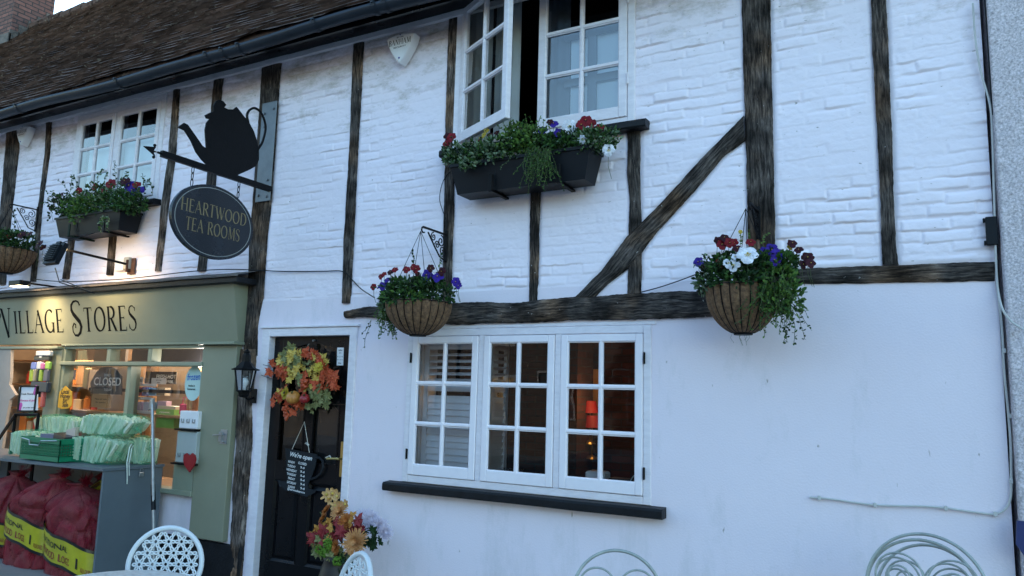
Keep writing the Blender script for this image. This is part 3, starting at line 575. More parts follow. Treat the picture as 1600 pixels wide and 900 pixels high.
mb = MB(); mb.box((-3.40, .095, z0), (-3.36, .30, z1)); mb.box((-2.84, .12, z0), (-2.812, .30, z1)); mb.build('window_reveal', SHUT, win)

# upper right window: left casement swung open
x0, x1, z0, z1 = U2
mb = frame4(x0-.02, x1+.025, z0-.01, z1+.03, .05, -.016, .09); up = mb.build('window', WHITE_OLD, house); tag(up, 'first floor window with its left casement swung open above the long flower trough')
w_, g_ = sash(x0+.7, x1-.028, z0+.04, z1-.02, .026, 2, 3, st=.058, br=.075, mt=.022); w_.build('casement', WHITE_OLD, up); g_.build('glass', GLASS2, up)
w_, g_ = sash(x0+.032, x0+.70, z0+.04, z1-.02, .026, 2, 3, st=.058, br=.075, mt=.022); rot_about((w_, g_), x0+.032, -.026, rad(-28)); w_.build('open_casement', WHITE_OLD, up); g_.build('glass', GLASS2, up)
for z in (3.72, 4.3):
    mb = MB(); mb.tube([(x1-.016, -.036, z-.04), (x1-.016, -.036, z+.04)], .007); mb.build('hinge', WHITE_OLD, up)
sill('sill', -3.16, -1.545, 3.35, 3.405, .085, up)
mb = MB(); a, b = x0-.35, x1+.5; y2 = 2.4
mb.add([(a, .1, 3.0), (b, .1, 3.0), (b, y2, 3.0), (a, y2, 3.0)], [(0, 1, 2, 3)]); mb.add([(a, .1, 4.8), (b, .1, 4.8), (b, y2, 4.8), (a, y2, 4.8)], [(0, 1, 2, 3)]); mb.add([(a, y2, 3), (b, y2, 3), (b, y2, 4.8), (a, y2, 4.8)], [(0, 1, 2, 3)])
for q in (a, b): mb.add([(q, .1, 3), (q, y2, 3), (q, y2, 4.8), (q, .1, 4.8)], [(0, 1, 2, 3)])
mb.add([(a, .095, 3), (x0, .095, 3), (x0, .095, 4.8), (a, .095, 4.8)], [(0, 1, 2, 3)]); mb.add([(x1, .095, 3), (b, .095, 3), (b, .095, 4.8), (x1, .095, 4.8)], [(0, 1, 2, 3)])
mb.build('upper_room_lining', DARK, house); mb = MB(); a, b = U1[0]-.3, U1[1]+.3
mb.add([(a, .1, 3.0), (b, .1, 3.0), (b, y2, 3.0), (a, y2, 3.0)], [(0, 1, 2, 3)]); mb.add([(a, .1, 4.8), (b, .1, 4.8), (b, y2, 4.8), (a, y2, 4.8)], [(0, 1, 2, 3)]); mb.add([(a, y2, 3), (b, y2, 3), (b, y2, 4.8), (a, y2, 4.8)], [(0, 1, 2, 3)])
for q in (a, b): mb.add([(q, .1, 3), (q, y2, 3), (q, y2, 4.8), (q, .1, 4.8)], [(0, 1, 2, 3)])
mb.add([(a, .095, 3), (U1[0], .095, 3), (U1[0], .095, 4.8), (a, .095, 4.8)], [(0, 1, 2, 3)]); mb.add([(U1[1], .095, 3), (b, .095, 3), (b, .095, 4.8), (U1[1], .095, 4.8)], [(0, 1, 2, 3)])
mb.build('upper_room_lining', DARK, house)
def drape(name, xa, xb, y, za, zb, m, parent, amp=.02, fr=26, ph=0):
    n = max(8, int((xb-xa)/.012)); Xg, Zg = np.meshgrid(np.linspace(xa, xb, n), np.linspace(za, zb, 6)); Yg = y+amp*np.sin(Xg*fr+ph)+amp*.5*np.sin(Xg*fr*2.3+1)
    return grid_obj(name, Xg, Yg, Zg, m, parent)
SKY_REFL = mat('sky_reflection_blue', (.66, .76, .84), .6, var=.03, vs=2)
mb = MB(); mb.box((-2.16, .085, 3.30), (-1.55, .092, 4.24)); mb.build('blind_and_reflection', SKY_REFL, up)  # pale blue sheet: the sky reflected in these panes, put into its colour
BARS = flat('grey_frame_reflection', (.16, .20, .25))
mb = MB(); mb.box((-2.02, .060, 3.3), (-1.955, .075, 4.22)); mb.box((-2.2, .059, 3.78), (-1.56, .074, 3.835)); mb.box((-2.2, .059, 4.13), (-1.56, .074, 4.185)); mb.build('reflected_frame_bar', BARS, up)  # grey bars added to imitate a window frame reflected in the glass
drape('curtain', -2.42, -2.17, .09, 3.3, 4.5, flat('grey_blue_curtain', (.10, .13, .17)), up)
drape('curtain', -3.10, -2.83, .105, 3.3, 4.75, CURT, up, amp=.006, fr=70); drape('net_curtain', -2.82, -2.60, .12, 3.3, 4.75, CURT, up, amp=.012, fr=60)

# upper left window
x0, x1, z0, z1 = U1
mb = frame4(x0-.05, x1+.06, z0-.01, z1+.02, .06, -.016, .09); mb.box((x0-.05, -.02, z1+.022), (x1+.06, .02, z1+.04))
mb.box((-7.295, -.014, z0+.052), (-7.245, .09, z1-.042), bev=.003); ul = mb.build('window', WHITE_OLD, house); tag(ul, 'closed first floor window of two casements above the shop front')
for a, b in ((x0+.012, -7.298), (-7.242, x1-.002)):
    w_, g_ = sash(a, b, z0+.055, z1-.045, .024, 2, 3, st=.05, br=.07, mt=.022); w_.build('casement', WHITE_OLD, ul); g_.build('glass', GLASS2, ul)
sill('sill', -7.98, -6.47, 3.325, 3.38, .085, ul)
LACE = mat('pale_net_blind', (.80, .90, .93), .7, var=.04, vs=3, emit=None)
mb = MB(); mb.box((-7.84, .07, 3.3), (-7.31, .078, 4.13)); mb.box((-7.22, .07, 3.3), (-6.66, .078, 4.13)); mb.build('blind_and_reflection', LACE, ul)
mb = MB()
for a, b, z in ((-7.8, -7.6, 4.20), (-7.55, -7.35, 4.23), (-7.2, -6.9, 4.31), (-7.15, -6.72, 4.26), (-6.95, -6.7, 4.33)): mb.obox(((a+b)/2, .3, z), ((b-a)/2, 0, .015), (0, .01, 0), (0, 0, .006))
mb.build('reflection_streak', CWHITE, ul)  # pale strips modelled in place of reflections in the top panes

# ---------------------------------------------------------------- door
x0, x1, z0, z1 = DR
mb = MB(); mb.box((x0-.075, -.018, -.02), (x0+.012, .10, z1+.055), bev=.004); mb.box((x1-.012, -.018, -.02), (x1+.06, .10, z1+.055), bev=.004); mb.box((x0+.013, -.017, z1-.012), (x1-.013, .10, z1+.055), bev=.004)
mb.box((x0-.09, -.03, z1+.057), (x1+.08, .04, z1+.075), bev=.003)
mb.build('door_frame', WHITE_OLD, house)
d0, d1, zd0, zd1 = x0+.014, x1-.014, .02, z1-.014; yd = .045; mid = (d0+d1)/2
mb = MB(); s_ = .105; ZR, ZR2 = 1.0, .86
mb.box((d0, yd, zd0), (d0+s_, yd+.045, zd1), bev=.003); mb.box((d1-s_, yd, zd0), (d1, yd+.045, zd1), bev=.003)
mb.box((d0+s_, yd+.001, zd0), (d1-s_, yd+.044, zd0+.2)); mb.box((d0+s_, yd+.001, ZR2), (d1-s_, yd+.044, ZR)); mb.box((mid-.05, yd+.0015, zd0+.2), (mid+.05, yd+.0435, ZR2)); mb.box((mid-.04, yd+.0015, ZR), (mid+.04, yd+.0435, zd1-.05))
def topr(xa, xb, za, zb): mb.prism([(xa, yd+.001, za), (xb, yd+.001, zb), (xb, yd+.001, zd1), (xa, yd+.001, zd1)], (0, .043, 0))
topr(d0+s_, mid-.04, zd1-.11, zd1-.055); topr(mid+.04, d1-s_, zd1-.055, zd1-.11); mb.box((mid-.04, yd+.001, zd1-.051), (mid+.04, yd+.0435, zd1))
for xa, xb in ((d0+s_, mid-.05), (mid+.05, d1-s_)):
    for q, (t, yy) in enumerate(((0, .018), (.022, .010), (.05, .020), (.058, .012))):
        pass
    mb.box((xa, yd+.022, zd0+.2), (xb, yd+.030, ZR2)); mb.prism([(xa+.03, yd+.021, zd0+.23), (xb-.03, yd+.021, zd0+.23), (xb-.03, yd+.021, ZR2-.03), (xa+.03, yd+.021, ZR2-.03)], (0, -.0001, 0))
    i0 = MB(); a, b, c, d = xa, xb, zd0+.2, ZR2
    def rim(off, dep, off2, dep2):
        o = [(a+off, c+off), (b-off, c+off), (b-off, d-off), (a+off, d-off)]; i = [(a+off2, c+off2), (b-off2, c+off2), (b-off2, d-off2), (a+off2, d-off2)]
        mb.add([(p[0], yd+dep, p[1]) for p in o]+[(p[0], yd+dep2, p[1]) for p in i], [(k, (k+1) % 4, 4+(k+1) % 4, 4+k) for k in range(4)])
    rim(.001, -.002, .02, .014); rim(.03, .0205, .055, .006); mb.add([(a+.055, yd+.006, c+.055), (b-.055, yd+.006, c+.055), (b-.055, yd+.006, d-.055), (a+.055, yd+.006, d-.055)], [(0, 1, 2, 3)])
for xa, xb in ((d0+s_, mid-.04), (mid+.04, d1-s_)):     # bolection round the glass
    mb.box((xa, yd-.004, ZR), (xa+.014, yd+.02, zd1-.12)); mb.box((xb-.014, yd-.004, ZR), (xb, yd+.02, zd1-.12)); mb.box((xa+.014, yd-.0045, ZR), (xb-.014, yd+.02, ZR+.016))
door = mb.build('door', BLACKP, house); tag(door, 'black panelled front door with two glazed upper panels')
mb = MB()
for xa, xb in ((d0+s_-.01, mid-.03), (mid+.03, d1-s_+.01)): mb.add([(xa, yd+.024, ZR-.01), (xb, yd+.024+R(-.002, .002), ZR-.01), (xb, yd+.024, zd1-.02), (xa, yd+.024, zd1-.02)], [(0, 1, 2, 3)])
mb.build('glass', glass_mat('door_glass', wav=.15), door)
mb = MB(); hb = at(535, 752, -.04); hx = d1-.052
mb.box((hx-.02, yd-.008, .93), (hx+.02, yd+.001, 1.20), bev=.004); mb.tube([(hx, yd-.01, 1.07), (hx, yd-.05, 1.07), (hx-.02, yd-.058, 1.07), (hx-.11, yd-.055, 1.065)], .009); mb.build('handle', BRASS, door)
mb = MB(); mb.tube([(mid+.02, yd-.002, zd1-.03), (mid+.02, yd-.025, zd1-.035)], .009); mb.build('hook', STEEL, door)
mb = MB(); mb.box((d0+.09, .5, .9), (d1-.2, .52, 1.12)); mb.box((d1-.26, .45, .6), (d1-.2, .47, 2.0)); mb.build('hall_cupboard', mat('dull_wood', (.10, .05, .03), .6), house)
mb = MB(); mb.add([(x0-.4, 1.2, -.1), (x1+.3, 1.2, -.1), (x1+.3, 1.2, 2.3), (x0-.4, 1.2, 2.3)], [(0, 1, 2, 3)]); mb.add([(x0-.1, .11, -.1), (x0-.1, 1.2, -.1), (x0-.1, 1.2, 2.3), (x0-.1, .11, 2.3)], [(0, 1, 2, 3)]); mb.add([(A_-.01+.55, .11, -.1), (A_-.01+.55, 1.2, -.1), (A_-.01+.55, 1.2, 2.3), (A_-.01+.55, .11, 2.3)], [(0, 1, 2, 3)]) if 0 else None
mb.add([(x1+.07, .11, -.1), (x1+.07, 1.2, -.1), (x1+.07, 1.2, 2.3), (x1+.07, .11, 2.3)], [(0, 1, 2, 3)]); mb.add([(x0-.4, .1, 2.2), (x1+.3, .1, 2.2), (x1+.3, 1.2, 2.2), (x0-.4, 1.2, 2.2)], [(0, 1, 2, 3)]); mb.build('hall_lining', DARK, house)
# warm lamps that are lit inside the tea room
def point(name, loc, e, col, r=.05, parent=None):
    l = bpy.data.lights.new(name, 'POINT'); l.energy = e; l.color = col; l.shadow_soft_size = r; o = bpy.data.objects.new(name, l); COL.objects.link(o); o.location = loc; return o
_p = at(934, 625, -2.3); point('tea_room_lamp', tuple(_p), .8, (1, .52, .22), .15)

# ---------------------------------------------------------------- neighbour
ROUGH = mat('grey_roughcast', (.30, .27, .28), .9, var=.3, vs=85, bump=1, bs=120, col2=(.82, .74, .77))
zs2 = np.arange(-.14, 7, .012); xs2 = np.arange(.345, 1.1, .012); X, Z = np.meshgrid(xs2, zs2); Hh = .012*fbm(X*60, Z*60, 90)+.01*fbm(X*3, Z*3, 91)
nb = thing('roughcast_house', 'grey pebbledashed neighbouring house at the right edge of the photo', 'house', (.7, 0, 0))
gz_ = -.05-Hh; gz_[:, 0] = .2; grid_obj('wall', X, gz_, Z, ROUGH, nb)
mb = MB(); mb.box((1.10, -.055, -.14), (6, 5.6, 7)); mb.box((.352, -.03, -.14), (1.095, 5.6, 6.99)); mb.build('outer_wall', ROUGH, nb)
mb = MB(); mb.prism([(.2, -.3, 7.01), (.2, 2.8, 9.5), (.2, 5.9, 7.01)], (6, 0, 0)); mb.build('roof', TILE, nb)

# ---------------------------------------------------------------- the other side of the street, seen only in the window glass
DULLW = flat('dull_window_paint', (.16, .16, .17)); WIN_D = flat('dark_window_glass', (.03, .035, .04), .1)
for k, (a, b, hh, c1, c2, lb) in enumerate([(-34, -24.2, 5.0, (.06, .04, .035), (.05, .035, .03), 'red brick terrace house opposite, farthest along the street'), (-24, -14.2, 5.4, (.09, .08, .07), (.07, .06, .055), 'buff brick house opposite the shop front'), (-14, -4.2, 4.9, (.055, .038, .034), (.045, .032, .03), 'dark red brick house opposite the first floor windows'), (-4, 7, 5.2, (.055, .045, .04), (.045, .036, .032), 'brown brick house opposite the tea room window')]):
    t = thing('brick_house', lb, 'house', ((a+b)/2, -17, 0), 'houses across the street')
    mb = MB(); mb.box((a, -23, -.14), (b, -16.6, hh)); mb.build('wall', brick_mat('street_brick', c1, c2, (.09, .085, .08), rot=(rad(90), 0, 0)), t)
    mb = MB(); mb.prism([(a-.1, -16.3, hh), (a-.1, -19.8, hh+2.9), (a-.1, -23.3, hh)], (b-a+.2, 0, 0)); mb.build('roof', TILE, t)
    for j in range(4):
        x = a+1.2+j*2.4
        for z in (1.0, 3.3):
            f4 = frame4(x, x+1.0, z, z+1.3, .07, -16.60, -16.53); f4.box((x+.46, -16.59, z+.07), (x+.54, -16.56, z+1.23)); f4.box((x+.07, -16.589, z+.6), (x+.93, -16.561, z+.68)); wo = f4.build('window', DULLW, t)
            mb = MB(); mb.box((x+.05, -16.598, z+.05), (x+.95, -16.592, z+1.25)); mb.build('glass', WIN_D, wo)
# ================================================================ plants
def leaf(mb, p, d, nrm, L, W, m):      # pointed oval leaf with a fold, tip along d
    d = Vector(d).normalized(); s = d.cross(Vector(nrm)); s = s.normalized() if s.length > 1e-5 else d.orthogonal().normalized(); n = s.cross(d)
    p = Vector(p); mb.add([p, p+d*L*.35+s*W/2-n*W*.12, p+d*L*.78+s*W*.36-n*W*.14, p+d*L, p+d*L*.78-s*W*.36-n*W*.14, p+d*L*.35-s*W/2-n*W*.12, p+d*L*.5+n*W*.06], [(0, 1, 6), (1, 2, 6), (2, 3, 6), (3, 4, 6), (4, 5, 6), (5, 0, 6)], m)
def rv(): 
    v = Vector((R(-1, 1), R(-1, 1), R(-1, 1))); return v.normalized() if v.length > .05 else Vector((0, 0, 1))
OUT = Vector((.25, -1, .35)).normalized()
def foliage(mb, blobs, n, size, mats, out=OUT, aspect=.6, down=0):
    """blobs: (centre, radii, weight, materials)"""
    tot = sum(b[2] for b in blobs)
    for c, r, wgt, mm in blobs:
        for _ in range(int(n*wgt/tot)):
            v = rv(); k = R(.35, 1)**.5; p = Vector(c)+Vector((v.x*r[0], v.y*r[1], v.z*r[2]))*k
            d = (v+rv()*.8+Vector((0, 0, -down+.1))+out*.35); leaf(mb, p, d, (v+out*1.2+rv()*.8), size*R(.6, 1.25), size*aspect*R(.7, 1.2), random.choice(mm or mats))
def trail(mb, p, vec, L, n, size, mats, stem, curl=.3):
    p = Vector(p); v = Vector(vec).normalized(); pts = [p.copy()]
    for i in range(n):
        v = (v+rv()*curl+Vector((0, 0, -.12))).normalized(); p = p+v*L/n; pts.append(p.copy())
        for q in (0, 1): leaf(mb, p, (rv()+v*.3), rv()+OUT, size*R(.6, 1.2), size*.6, random.choice(mats))
    mb.tube(pts, .0016, 4, stem)
def pansy(name, c, face, size, pm, parent, centre=None):
    mb = MB(); f = Vector(face).normalized(); u = (Vector((0, 0, 1))-f*f.z); u = u.normalized() if u.length > .1 else f.orthogonal().normalized(); s = u.cross(f); c = Vector(c)
    for k, (a, rr, dz) in enumerate(((60, .52, -.10), (120, .52, -.07), (0, .50, -.03), (180, .50, 0), (270, .58, .05))):
        a = rad(a+R(-8, 8)); o = c+(s*math.cos(a)+u*math.sin(a))*size*.27+f*size*(dz+.0); vs = [o]; n = 9
        for i in range(n):
            t = 2*math.pi*i/n+a; q = rr*size*.5*(1+.10*math.sin(3*t+k)+R(-.04, .04)); vs.append(o+(s*math.cos(t)*q+u*math.sin(t)*q*1.05)-f*size*R(.0, .10))
        mb.add(vs, [(0, 1+i, 1+(i+1) % n) for i in range(n)], 0)
    for k in range(5):
        a = rad(200+k*35); mb.add([c+f*size*.09, c+(s*math.cos(a)+u*math.sin(a))*size*.17+f*size*.085, c+(s*math.cos(a+.3)+u*math.sin(a+.3))*size*.17+f*size*.085], [(0, 1, 2)], 1)
    mb.ball(c+f*size*.09, size*.05, 2, 4)
    mb.tube([c-f*size*.1, c-f*size*.3-u*size*.3, c-f*size*.5-u*size*1.2, c-f*size*.8-u*size*2.2+s*size*.3], .0016, 4, 3)
    return mb.build(name, [pm, centre or P_DKR, P_YEL, STEM], parent)
FL = {'r': (P_RED, 'red pansy flower'), 'w': (P_WHT, 'white pansy flower'), 'v': (P_VIO, 'violet pansy flower'), 'd': (P_DKR, 'dark maroon pansy flower'), 'y': (P_YEL, 'small yellow flower')}
def flowers(lst, off, parent, ddef=.055):
    for it in lst:
        px, py, c = it[:3]; s = it[3] if len(it) > 3 else ddef; o = it[4] if len(it) > 4 else off+R(-.03, .03)
        m_, lb = FL[c]; fc = (R(-.1, .6), -1, R(-.1, .55)) 
        q = pansy('pansy', at(px, py, o), fc, s*1.22, m_, parent, centre=P_YEL if c == 'w' else P_DKR); q['label'] = lb
_eye = None
SOIL = mat('potting_soil', (.02, .014, .01), .95, var=.4, bump=1)

# ---------------------------------------------------------------- window boxes
def trough(name, lb, X0, X1, yb, yf, zt, zb, plants, n, brk, blobs, fl, off, lsize=.032):
    t = thing(name, lb, 'window box', ((X0+X1)/2, -(yb+yf)/2, zb), 'black flower troughs under the first floor windows')
    mb = MB(); e = .035; k = .05; zr = zt-.022   # tapered open trough with a rim
    def ring(ex, ey, z, ins=0): return [(X0+ex+ins, -yb-ey*.3-ins, z), (X1-ex-ins, -yb-ey*.3-ins, z), (X1-ex-ins, -yf+ey+ins, z), (X0+ex+ins, -yf+ey+ins, z)]
    rs = [ring(k, e, zb), ring(.006, .006, zr), ring(-.006, -.004, zr+.001), ring(-.006, -.004, zt), ring(-.002, 0, zt, .018), ring(.004, .004, zt-.03, .02)]
    vs = sum(rs, []); fs = [(3, 2, 1, 0)]+[(i*4+j, i*4+(j+1) % 4, i*4+4+(j+1) % 4, i*4+4+j) for i in range(5) for j in range(4)]+[(20, 21, 22, 23)]
    mb.add(vs, fs)
    for q in (.34, .67):      # shallow pilasters moulded in the front
        x = X0+(X1-X0)*q; mb.box((x-.004, -yf+.014, zb+.03), (x+.004, -yf+.02, zr-.01))
    mb.build('trough', PLAST, t); mb = MB(); mb.add([(X0+.02, -yb-.01, zt-.025), (X1-.02, -yb-.01, zt-.025), (X1-.02, -yf+.02, zt-.025), (X0+.02, -yf+.02, zt-.025)], [(0, 1, 2, 3)]); mb.build('soil', SOIL, t)
    for x in brk:
        mb = MB(); w_ = .014; mb.box((x-w_, -yf-.012, zb-.016), (x+w_, -yf+.0, zb+.11), bev=.003); mb.box((x-w_, -yf+.001, zb-.018), (x+w_, -.01, zb-.003)); mb.build('bracket', BLACKM, t)
    mb = MB(); foliage(mb, blobs, n, lsize, None); plants(mb)
    mb.build('foliage', [G_DK, G_MD, G_LT, G_GY, STEM], t)
    flowers(fl, off, t); return t
def bl(pts, off, r, mm, w_=1): return [(at(px, py, off+R(-.05, .05)), r, w_, mm) for px, py in pts]
D_, M2, L2, Y2 = [0, 0, 1], [0, 1, 1], [1, 2, 2], [3, 3, 1, 0]
bb = bl([(712, 240), (725, 243), (745, 236)], .20, (.10, .10, .07), Y2+[0], 1)+bl([(760, 240), (775, 232), (742, 250), (805, 240)], .22, (.11, .11, .07), Y2, 1)+bl([(800, 222), (820, 225), (838, 218), (812, 212)], .2, (.10, .1, .075), L2, 1)+bl([(855, 225), (870, 222), (880, 230)], .2, (.10, .1, .06), M2, 1)+bl([(900, 215), (920, 218), (935, 222), (945, 215)], .18, (.10, .1, .07), M2+[3], 1)+bl([(705, 250), (730, 256)], .27, (.06, .04, .03), Y2, .5)
def pl1(mb):
    for _ in range(60): trail(mb, at(R(825, 862), R(228, 240), .30), (R(-.5, .5), -.25, -1), R(.10, .30), 9, .014, [1, 2, 1, 0], 4, .28)
    for _ in range(50): trail(mb, at(R(795, 850), R(212, 225), .22), (R(-.6, .6), -.4, 1), R(.06, .16), 5, .018, [1, 2, 2], 4, .3)
    for _ in range(40): trail(mb, at(R(705, 940), R(225, 245), .22), (R(-.9, .9), -.6, .8), R(.05, .12), 4, .02, [0, 1, 3, 1], 4, .3)
    for px in (790, 803): trail(mb, at(px, 240, .3), (-.3, -.3, -.6), .16, 7, .012, [1, 3], 4, .5)
    trail(mb, at(755, 205, .15), (-.4, 0, 1), .10, 7, .014, [2, 2], 4, .1)
trough('window_box', 'long black flower trough under the open casement, with white, red and violet pansies', -2.945, -1.86, .03, .25, 3.215, 3.00, pl1, 3300, (-2.60, -2.08), bb,
    [(705, 214, 'r', .06), (697, 224, 'r'), (700, 213, 'd'), (752, 215, 'y', .03), (748, 222, 'r', .04), (760, 203, 'y', .035), (756, 210, 'y', .03), (765, 211, 'd', .035), (776, 207, 'd', .035), (812, 203, 'd', .04), (848, 203, 'v', .058), (865, 193, 'v', .055), (873, 207, 'v', .055), (859, 190, 'd', .04), (890, 197, 'w', .085, .2), (910, 217, 'w', .055), (903, 207, 'w', .03), (915, 188, 'r', .07, .2), (908, 195, 'r', .06), (925, 193, 'r', .05), (937, 198, 'r', .05, .2), (941, 203, 'd', .045), (951, 234, 'w', .065, .26), (724, 232, 'w', .025), (712, 232, 'w', .02), (718, 243, 'w', .02), (780, 226, 'w', .02)], .22)
bb = bl([(95, 318), (105, 325)], .22, (.13, .1, .09), D_, 1)+bl([(115, 325), (130, 322), (145, 320), (125, 335)], .24, (.15, .11, .09), L2+[1], 1)+bl([(155, 318), (165, 325), (170, 312)], .22, (.14, .11, .10), Y2+[1], 1)+bl([(180, 310), (195, 315), (205, 318)], .2, (.13, .11, .11), M2, 1)+bl([(215, 318), (150, 300)], .18, (.12, .1, .08), M2, .8)
def pl2(mb):
    for px, py, L in ((148, 300, .30), (180, 295, .28), (120, 305, .22), (225, 305, .22), (238, 305, .20), (110, 300, .2), (160, 300, .2), (186, 290, .12), (200, 292, .15)):
        trail(mb, at(px, py, .15), (R(-.15, .15), 0, 1.3), L, 9, .030, [0, 0, 1, 3], 4, .12)
    for _ in range(60): trail(mb, at(R(85, 225), R(300, 330), .22), (R(-.9, .9), -.6, .8), R(.08, .16), 4, .03, [0, 1, 3, 1], 4, .3)
    for px in (165, 170, 160): trail(mb, at(px, 335, .3), (.1, -.1, -1), .16, 6, .032, [3, 1], 4, .2)
    trail(mb, at(80, 325, .25), (-.2, 0, -1), .12, 4, .04, [0], 4, .1)
trough('window_box', 'shorter dark green flower trough above the shop front, with red and violet pansies', -7.74, -6.68, .03, .27, 3.255, 3.055, pl2, 2600, (-7.46, -6.90), bb,
    [(123, 298, 'r', .06), (135, 303, 'd', .06), (147, 292, 'r', .07), (157, 299, 'r', .06), (150, 302, 'd', .05), (172, 287, 'r', .09), (165, 296, 'r', .06), (195, 283, 'd', .08), (202, 290, 'v', .10), (213, 288, 'r', .07), (207, 297, 'v', .09), (218, 298, 'v', .08), (200, 300, 'v', .06), (213, 304, 'v', .05), (85, 313, 'd', .05), (80, 325, 'd', .05), (95, 305, 'd', .06), (140, 297, 'w', .03), (177, 297, 'w', .03)], .2, .036)
PLAST_G = mat('dark_green_plastic', (.010, .022, .017), .6, var=.15, vs=5, spec=.08)
bpy.data.objects['window_box.001'].children[0].data.materials[0] = PLAST_G

# ---------------------------------------------------------------- hanging baskets and their brackets
def scroll(c, r0, turns, a0, sgn, ux, uz, n=26):
    return [Vector(c)+(Vector(ux)*math.cos(a0+sgn*2*math.pi*turns*i/n)+Vector(uz)*math.sin(a0+sgn*2*math.pi*turns*i/n))*r0*(1-.85*i/n) for i in range(n+1)]
def bracket(lb, root, L, zt, drop):
    t = thing('basket_bracket', lb, 'bracket', (root[0], 0, zt), 'iron brackets holding the hanging baskets'); x = root[0]; u = (0, -1, 0); z = (0, 0, 1)
    mb = MB(); mb.box((x-.014, -.030, zt-drop), (x+.014, -.016, zt+.04), bev=.003); mb.build('back_plate', BLACKM, t)
    mb = MB(); mb.obox((x, -L/2-.02, zt+.006), (.007, 0, 0), (0, L/2, 0), (0, 0, .006)); mb.tube([(x, -.03, zt-drop+.01), (x, -.10, zt-drop+.03), (x, -L*.55, zt-drop*.55), (x, -L*.85, zt-.02)], .006)
    mb.tube([(x, -L-.01, zt+.005), (x, -L-.03, zt+.0), (x, -L-.035, zt-.02), (x, -L-.02, zt-.035), (x, -L, zt-.03)], .006); mb.build('arm', BLACKM, t)
    mb = MB(); 
    for c, r, a, s in (((x, -L*.3, zt-.055), .045, 1.57, 1), ((x, -L*.62, zt-.04), .033, 1.57, -1), ((x, -.07, zt-drop*.62), .04, 4.71, -1), ((x, -L*.45, zt-drop*.45), .03, 0, 1)): mb.tube(scroll(c, r, 1.5, a, s, u, z), .0045, 5)
    mb.build('scrollwork', BLACKM, t); return t
def basket(lb, c, r, hgt, hook, blobs, n, extra, fl, off, lsize=.033, sag=None, ribs=22):
    t = thing('hanging_basket', lb, 'hanging basket', (c.x, c.y, c.z-hgt), 'coir lined hanging baskets of winter flowers')
    mb = MB(); n_ = 88; prof = []
    for i in range(15):
        a = i/14; prof.append((r*(.20+.80*math.sin(a*math.pi/2)**.8)*(1 if a > 0 else .6), -hgt*(1-a**1.35)))
    prof.append((r*.93, .01)); prof.append((r*.88, -.02)); prof.append((.001, -.02))
    def mod(th, tt):
        k = abs(math.sin(th*ribs/2)); return .925+.085*k**.6+.008*math.sin(th*7+tt*9)
    mb.lathe(prof, c, n_, 0, mod); mb.build('coir_liner', COIR, t, smooth=True)
    mb = MB()
    for j in range(ribs):
        th = 2*math.pi*j/ribs; mb.tube([c+Vector((math.cos(th)*p[0]*.95, math.sin(th)*p[0]*.95, p[1])) for p in prof[:15]], .0028, 4)
    for q, z in ((1.0, 0.0),): mb.tube([c+Vector((math.cos(2*math.pi*i/40)*r*q*1.005, math.sin(2*math.pi*i/40)*r*q*1.005, z)) for i in range(40)], .003, 5, closed=True)
    mb.lathe([(r*.25, -.004), (r*.27, .01)], (c.x, c.y, c.z-hgt-.002), 16); mb.build('wire_frame', RUST if 0 else BLACKM, t)
    for a in (20, 110, 200, 290):
        mb = MB(); q = c+Vector((math.cos(rad(a))*r, math.sin(rad(a))*r, 0)); h_ = Vector(hook); mb.tube([q, q.lerp(h_, .35)+Vector((0, 0, .0)), q.lerp(h_, .8), h_], .0022, 5); mb.build('hanging_wire', BLACKM, t)
    mb = MB(); foliage(mb, blobs, n, lsize, None); extra(mb); mb.build('foliage', [G_DK, G_MD, G_LT, G_GY, STEM], t)
    flowers(fl, off, t); return t
# middle basket
bracket('scrolled black bracket on the post left of the ground floor window', (-3.105,), .30, 2.755, .20)
c = Vector((-3.12, -.305, 2.215)); hk = (-3.12, -.325, 2.73)
bb = [(c+Vector((x, y, z)), rr, 1, mm) for x, y, z, rr, mm in ((-.17, 0, .06, (.10, .12, .07), M2), (-.06, -.1, .08, (.13, .13, .07), D_), (.06, -.08, .08, (.12, .14, .08), D_+[1]), (.17, 0, .06, (.11, .12, .07), D_), (0, .05, .10, (.18, .12, .08), M2), (.0, -.2, .02, (.20, .05, .05), D_+[1, 2]), (-.12, -.05, .13, (.12, .09, .05), M2), (.08, -.03, .14, (.12, .09, .05), D_), (-.22, -.06, .0, (.05, .08, .07), Y2))]
def ex(mb):
    for _ in range(34): trail(mb, c+Vector((R(-.26, -.19), R(-.12, .02), R(-.03, .05))), (-.15, -.1, -1), R(.12, .25), 8, .020, [1, 2, 3], 4, .3)
    for k in (.05, .14): trail(mb, at(580, 500, .3), (-.5, 0, -1), k+.06, 4, .02, [0], 4, .3)
    trail(mb, at(646, 420, .3), (0, 0, 1), .12, 6, .028, [0, 0], 4, .1); trail(mb, at(686, 430, .25), (0, 0, 1), .16, 9, .022, [2, 0, 3], 4, .05)
    for _ in range(40): trail(mb, c+Vector((R(-.2, .2), R(-.15, 0), .09)), (R(-.9, .9), -.5, .7), R(.05, .11), 4, .022, [0, 1, 3], 4, .3)
basket('middle hanging basket, its bowl overlapping the left end of the dark beam', c, .232, .225, hk, bb, 1900, ex,
    [(595, 432, 'r', .035), (600, 428, 'r', .03), (583, 448, 'r', .04), (598, 447, 'v', .055), (605, 437, 'v', .04), (610, 425, 'd', .04), (617, 421, 'r', .04), (632, 436, 'w', .055), (637, 440, 'w', .04), (635, 421, 'r', .045), (646, 424, 'w', .03), (650, 420, 'r', .05), (667, 429, 'v', .065), (684, 432, 'v', .07), (673, 419, 'd', .045), (690, 424, 'd', .05), (712, 440, 'v', .05), (716, 446, 'v', .04), (652, 428, 'd', .03), (645, 417, 'r', .04)], .42)
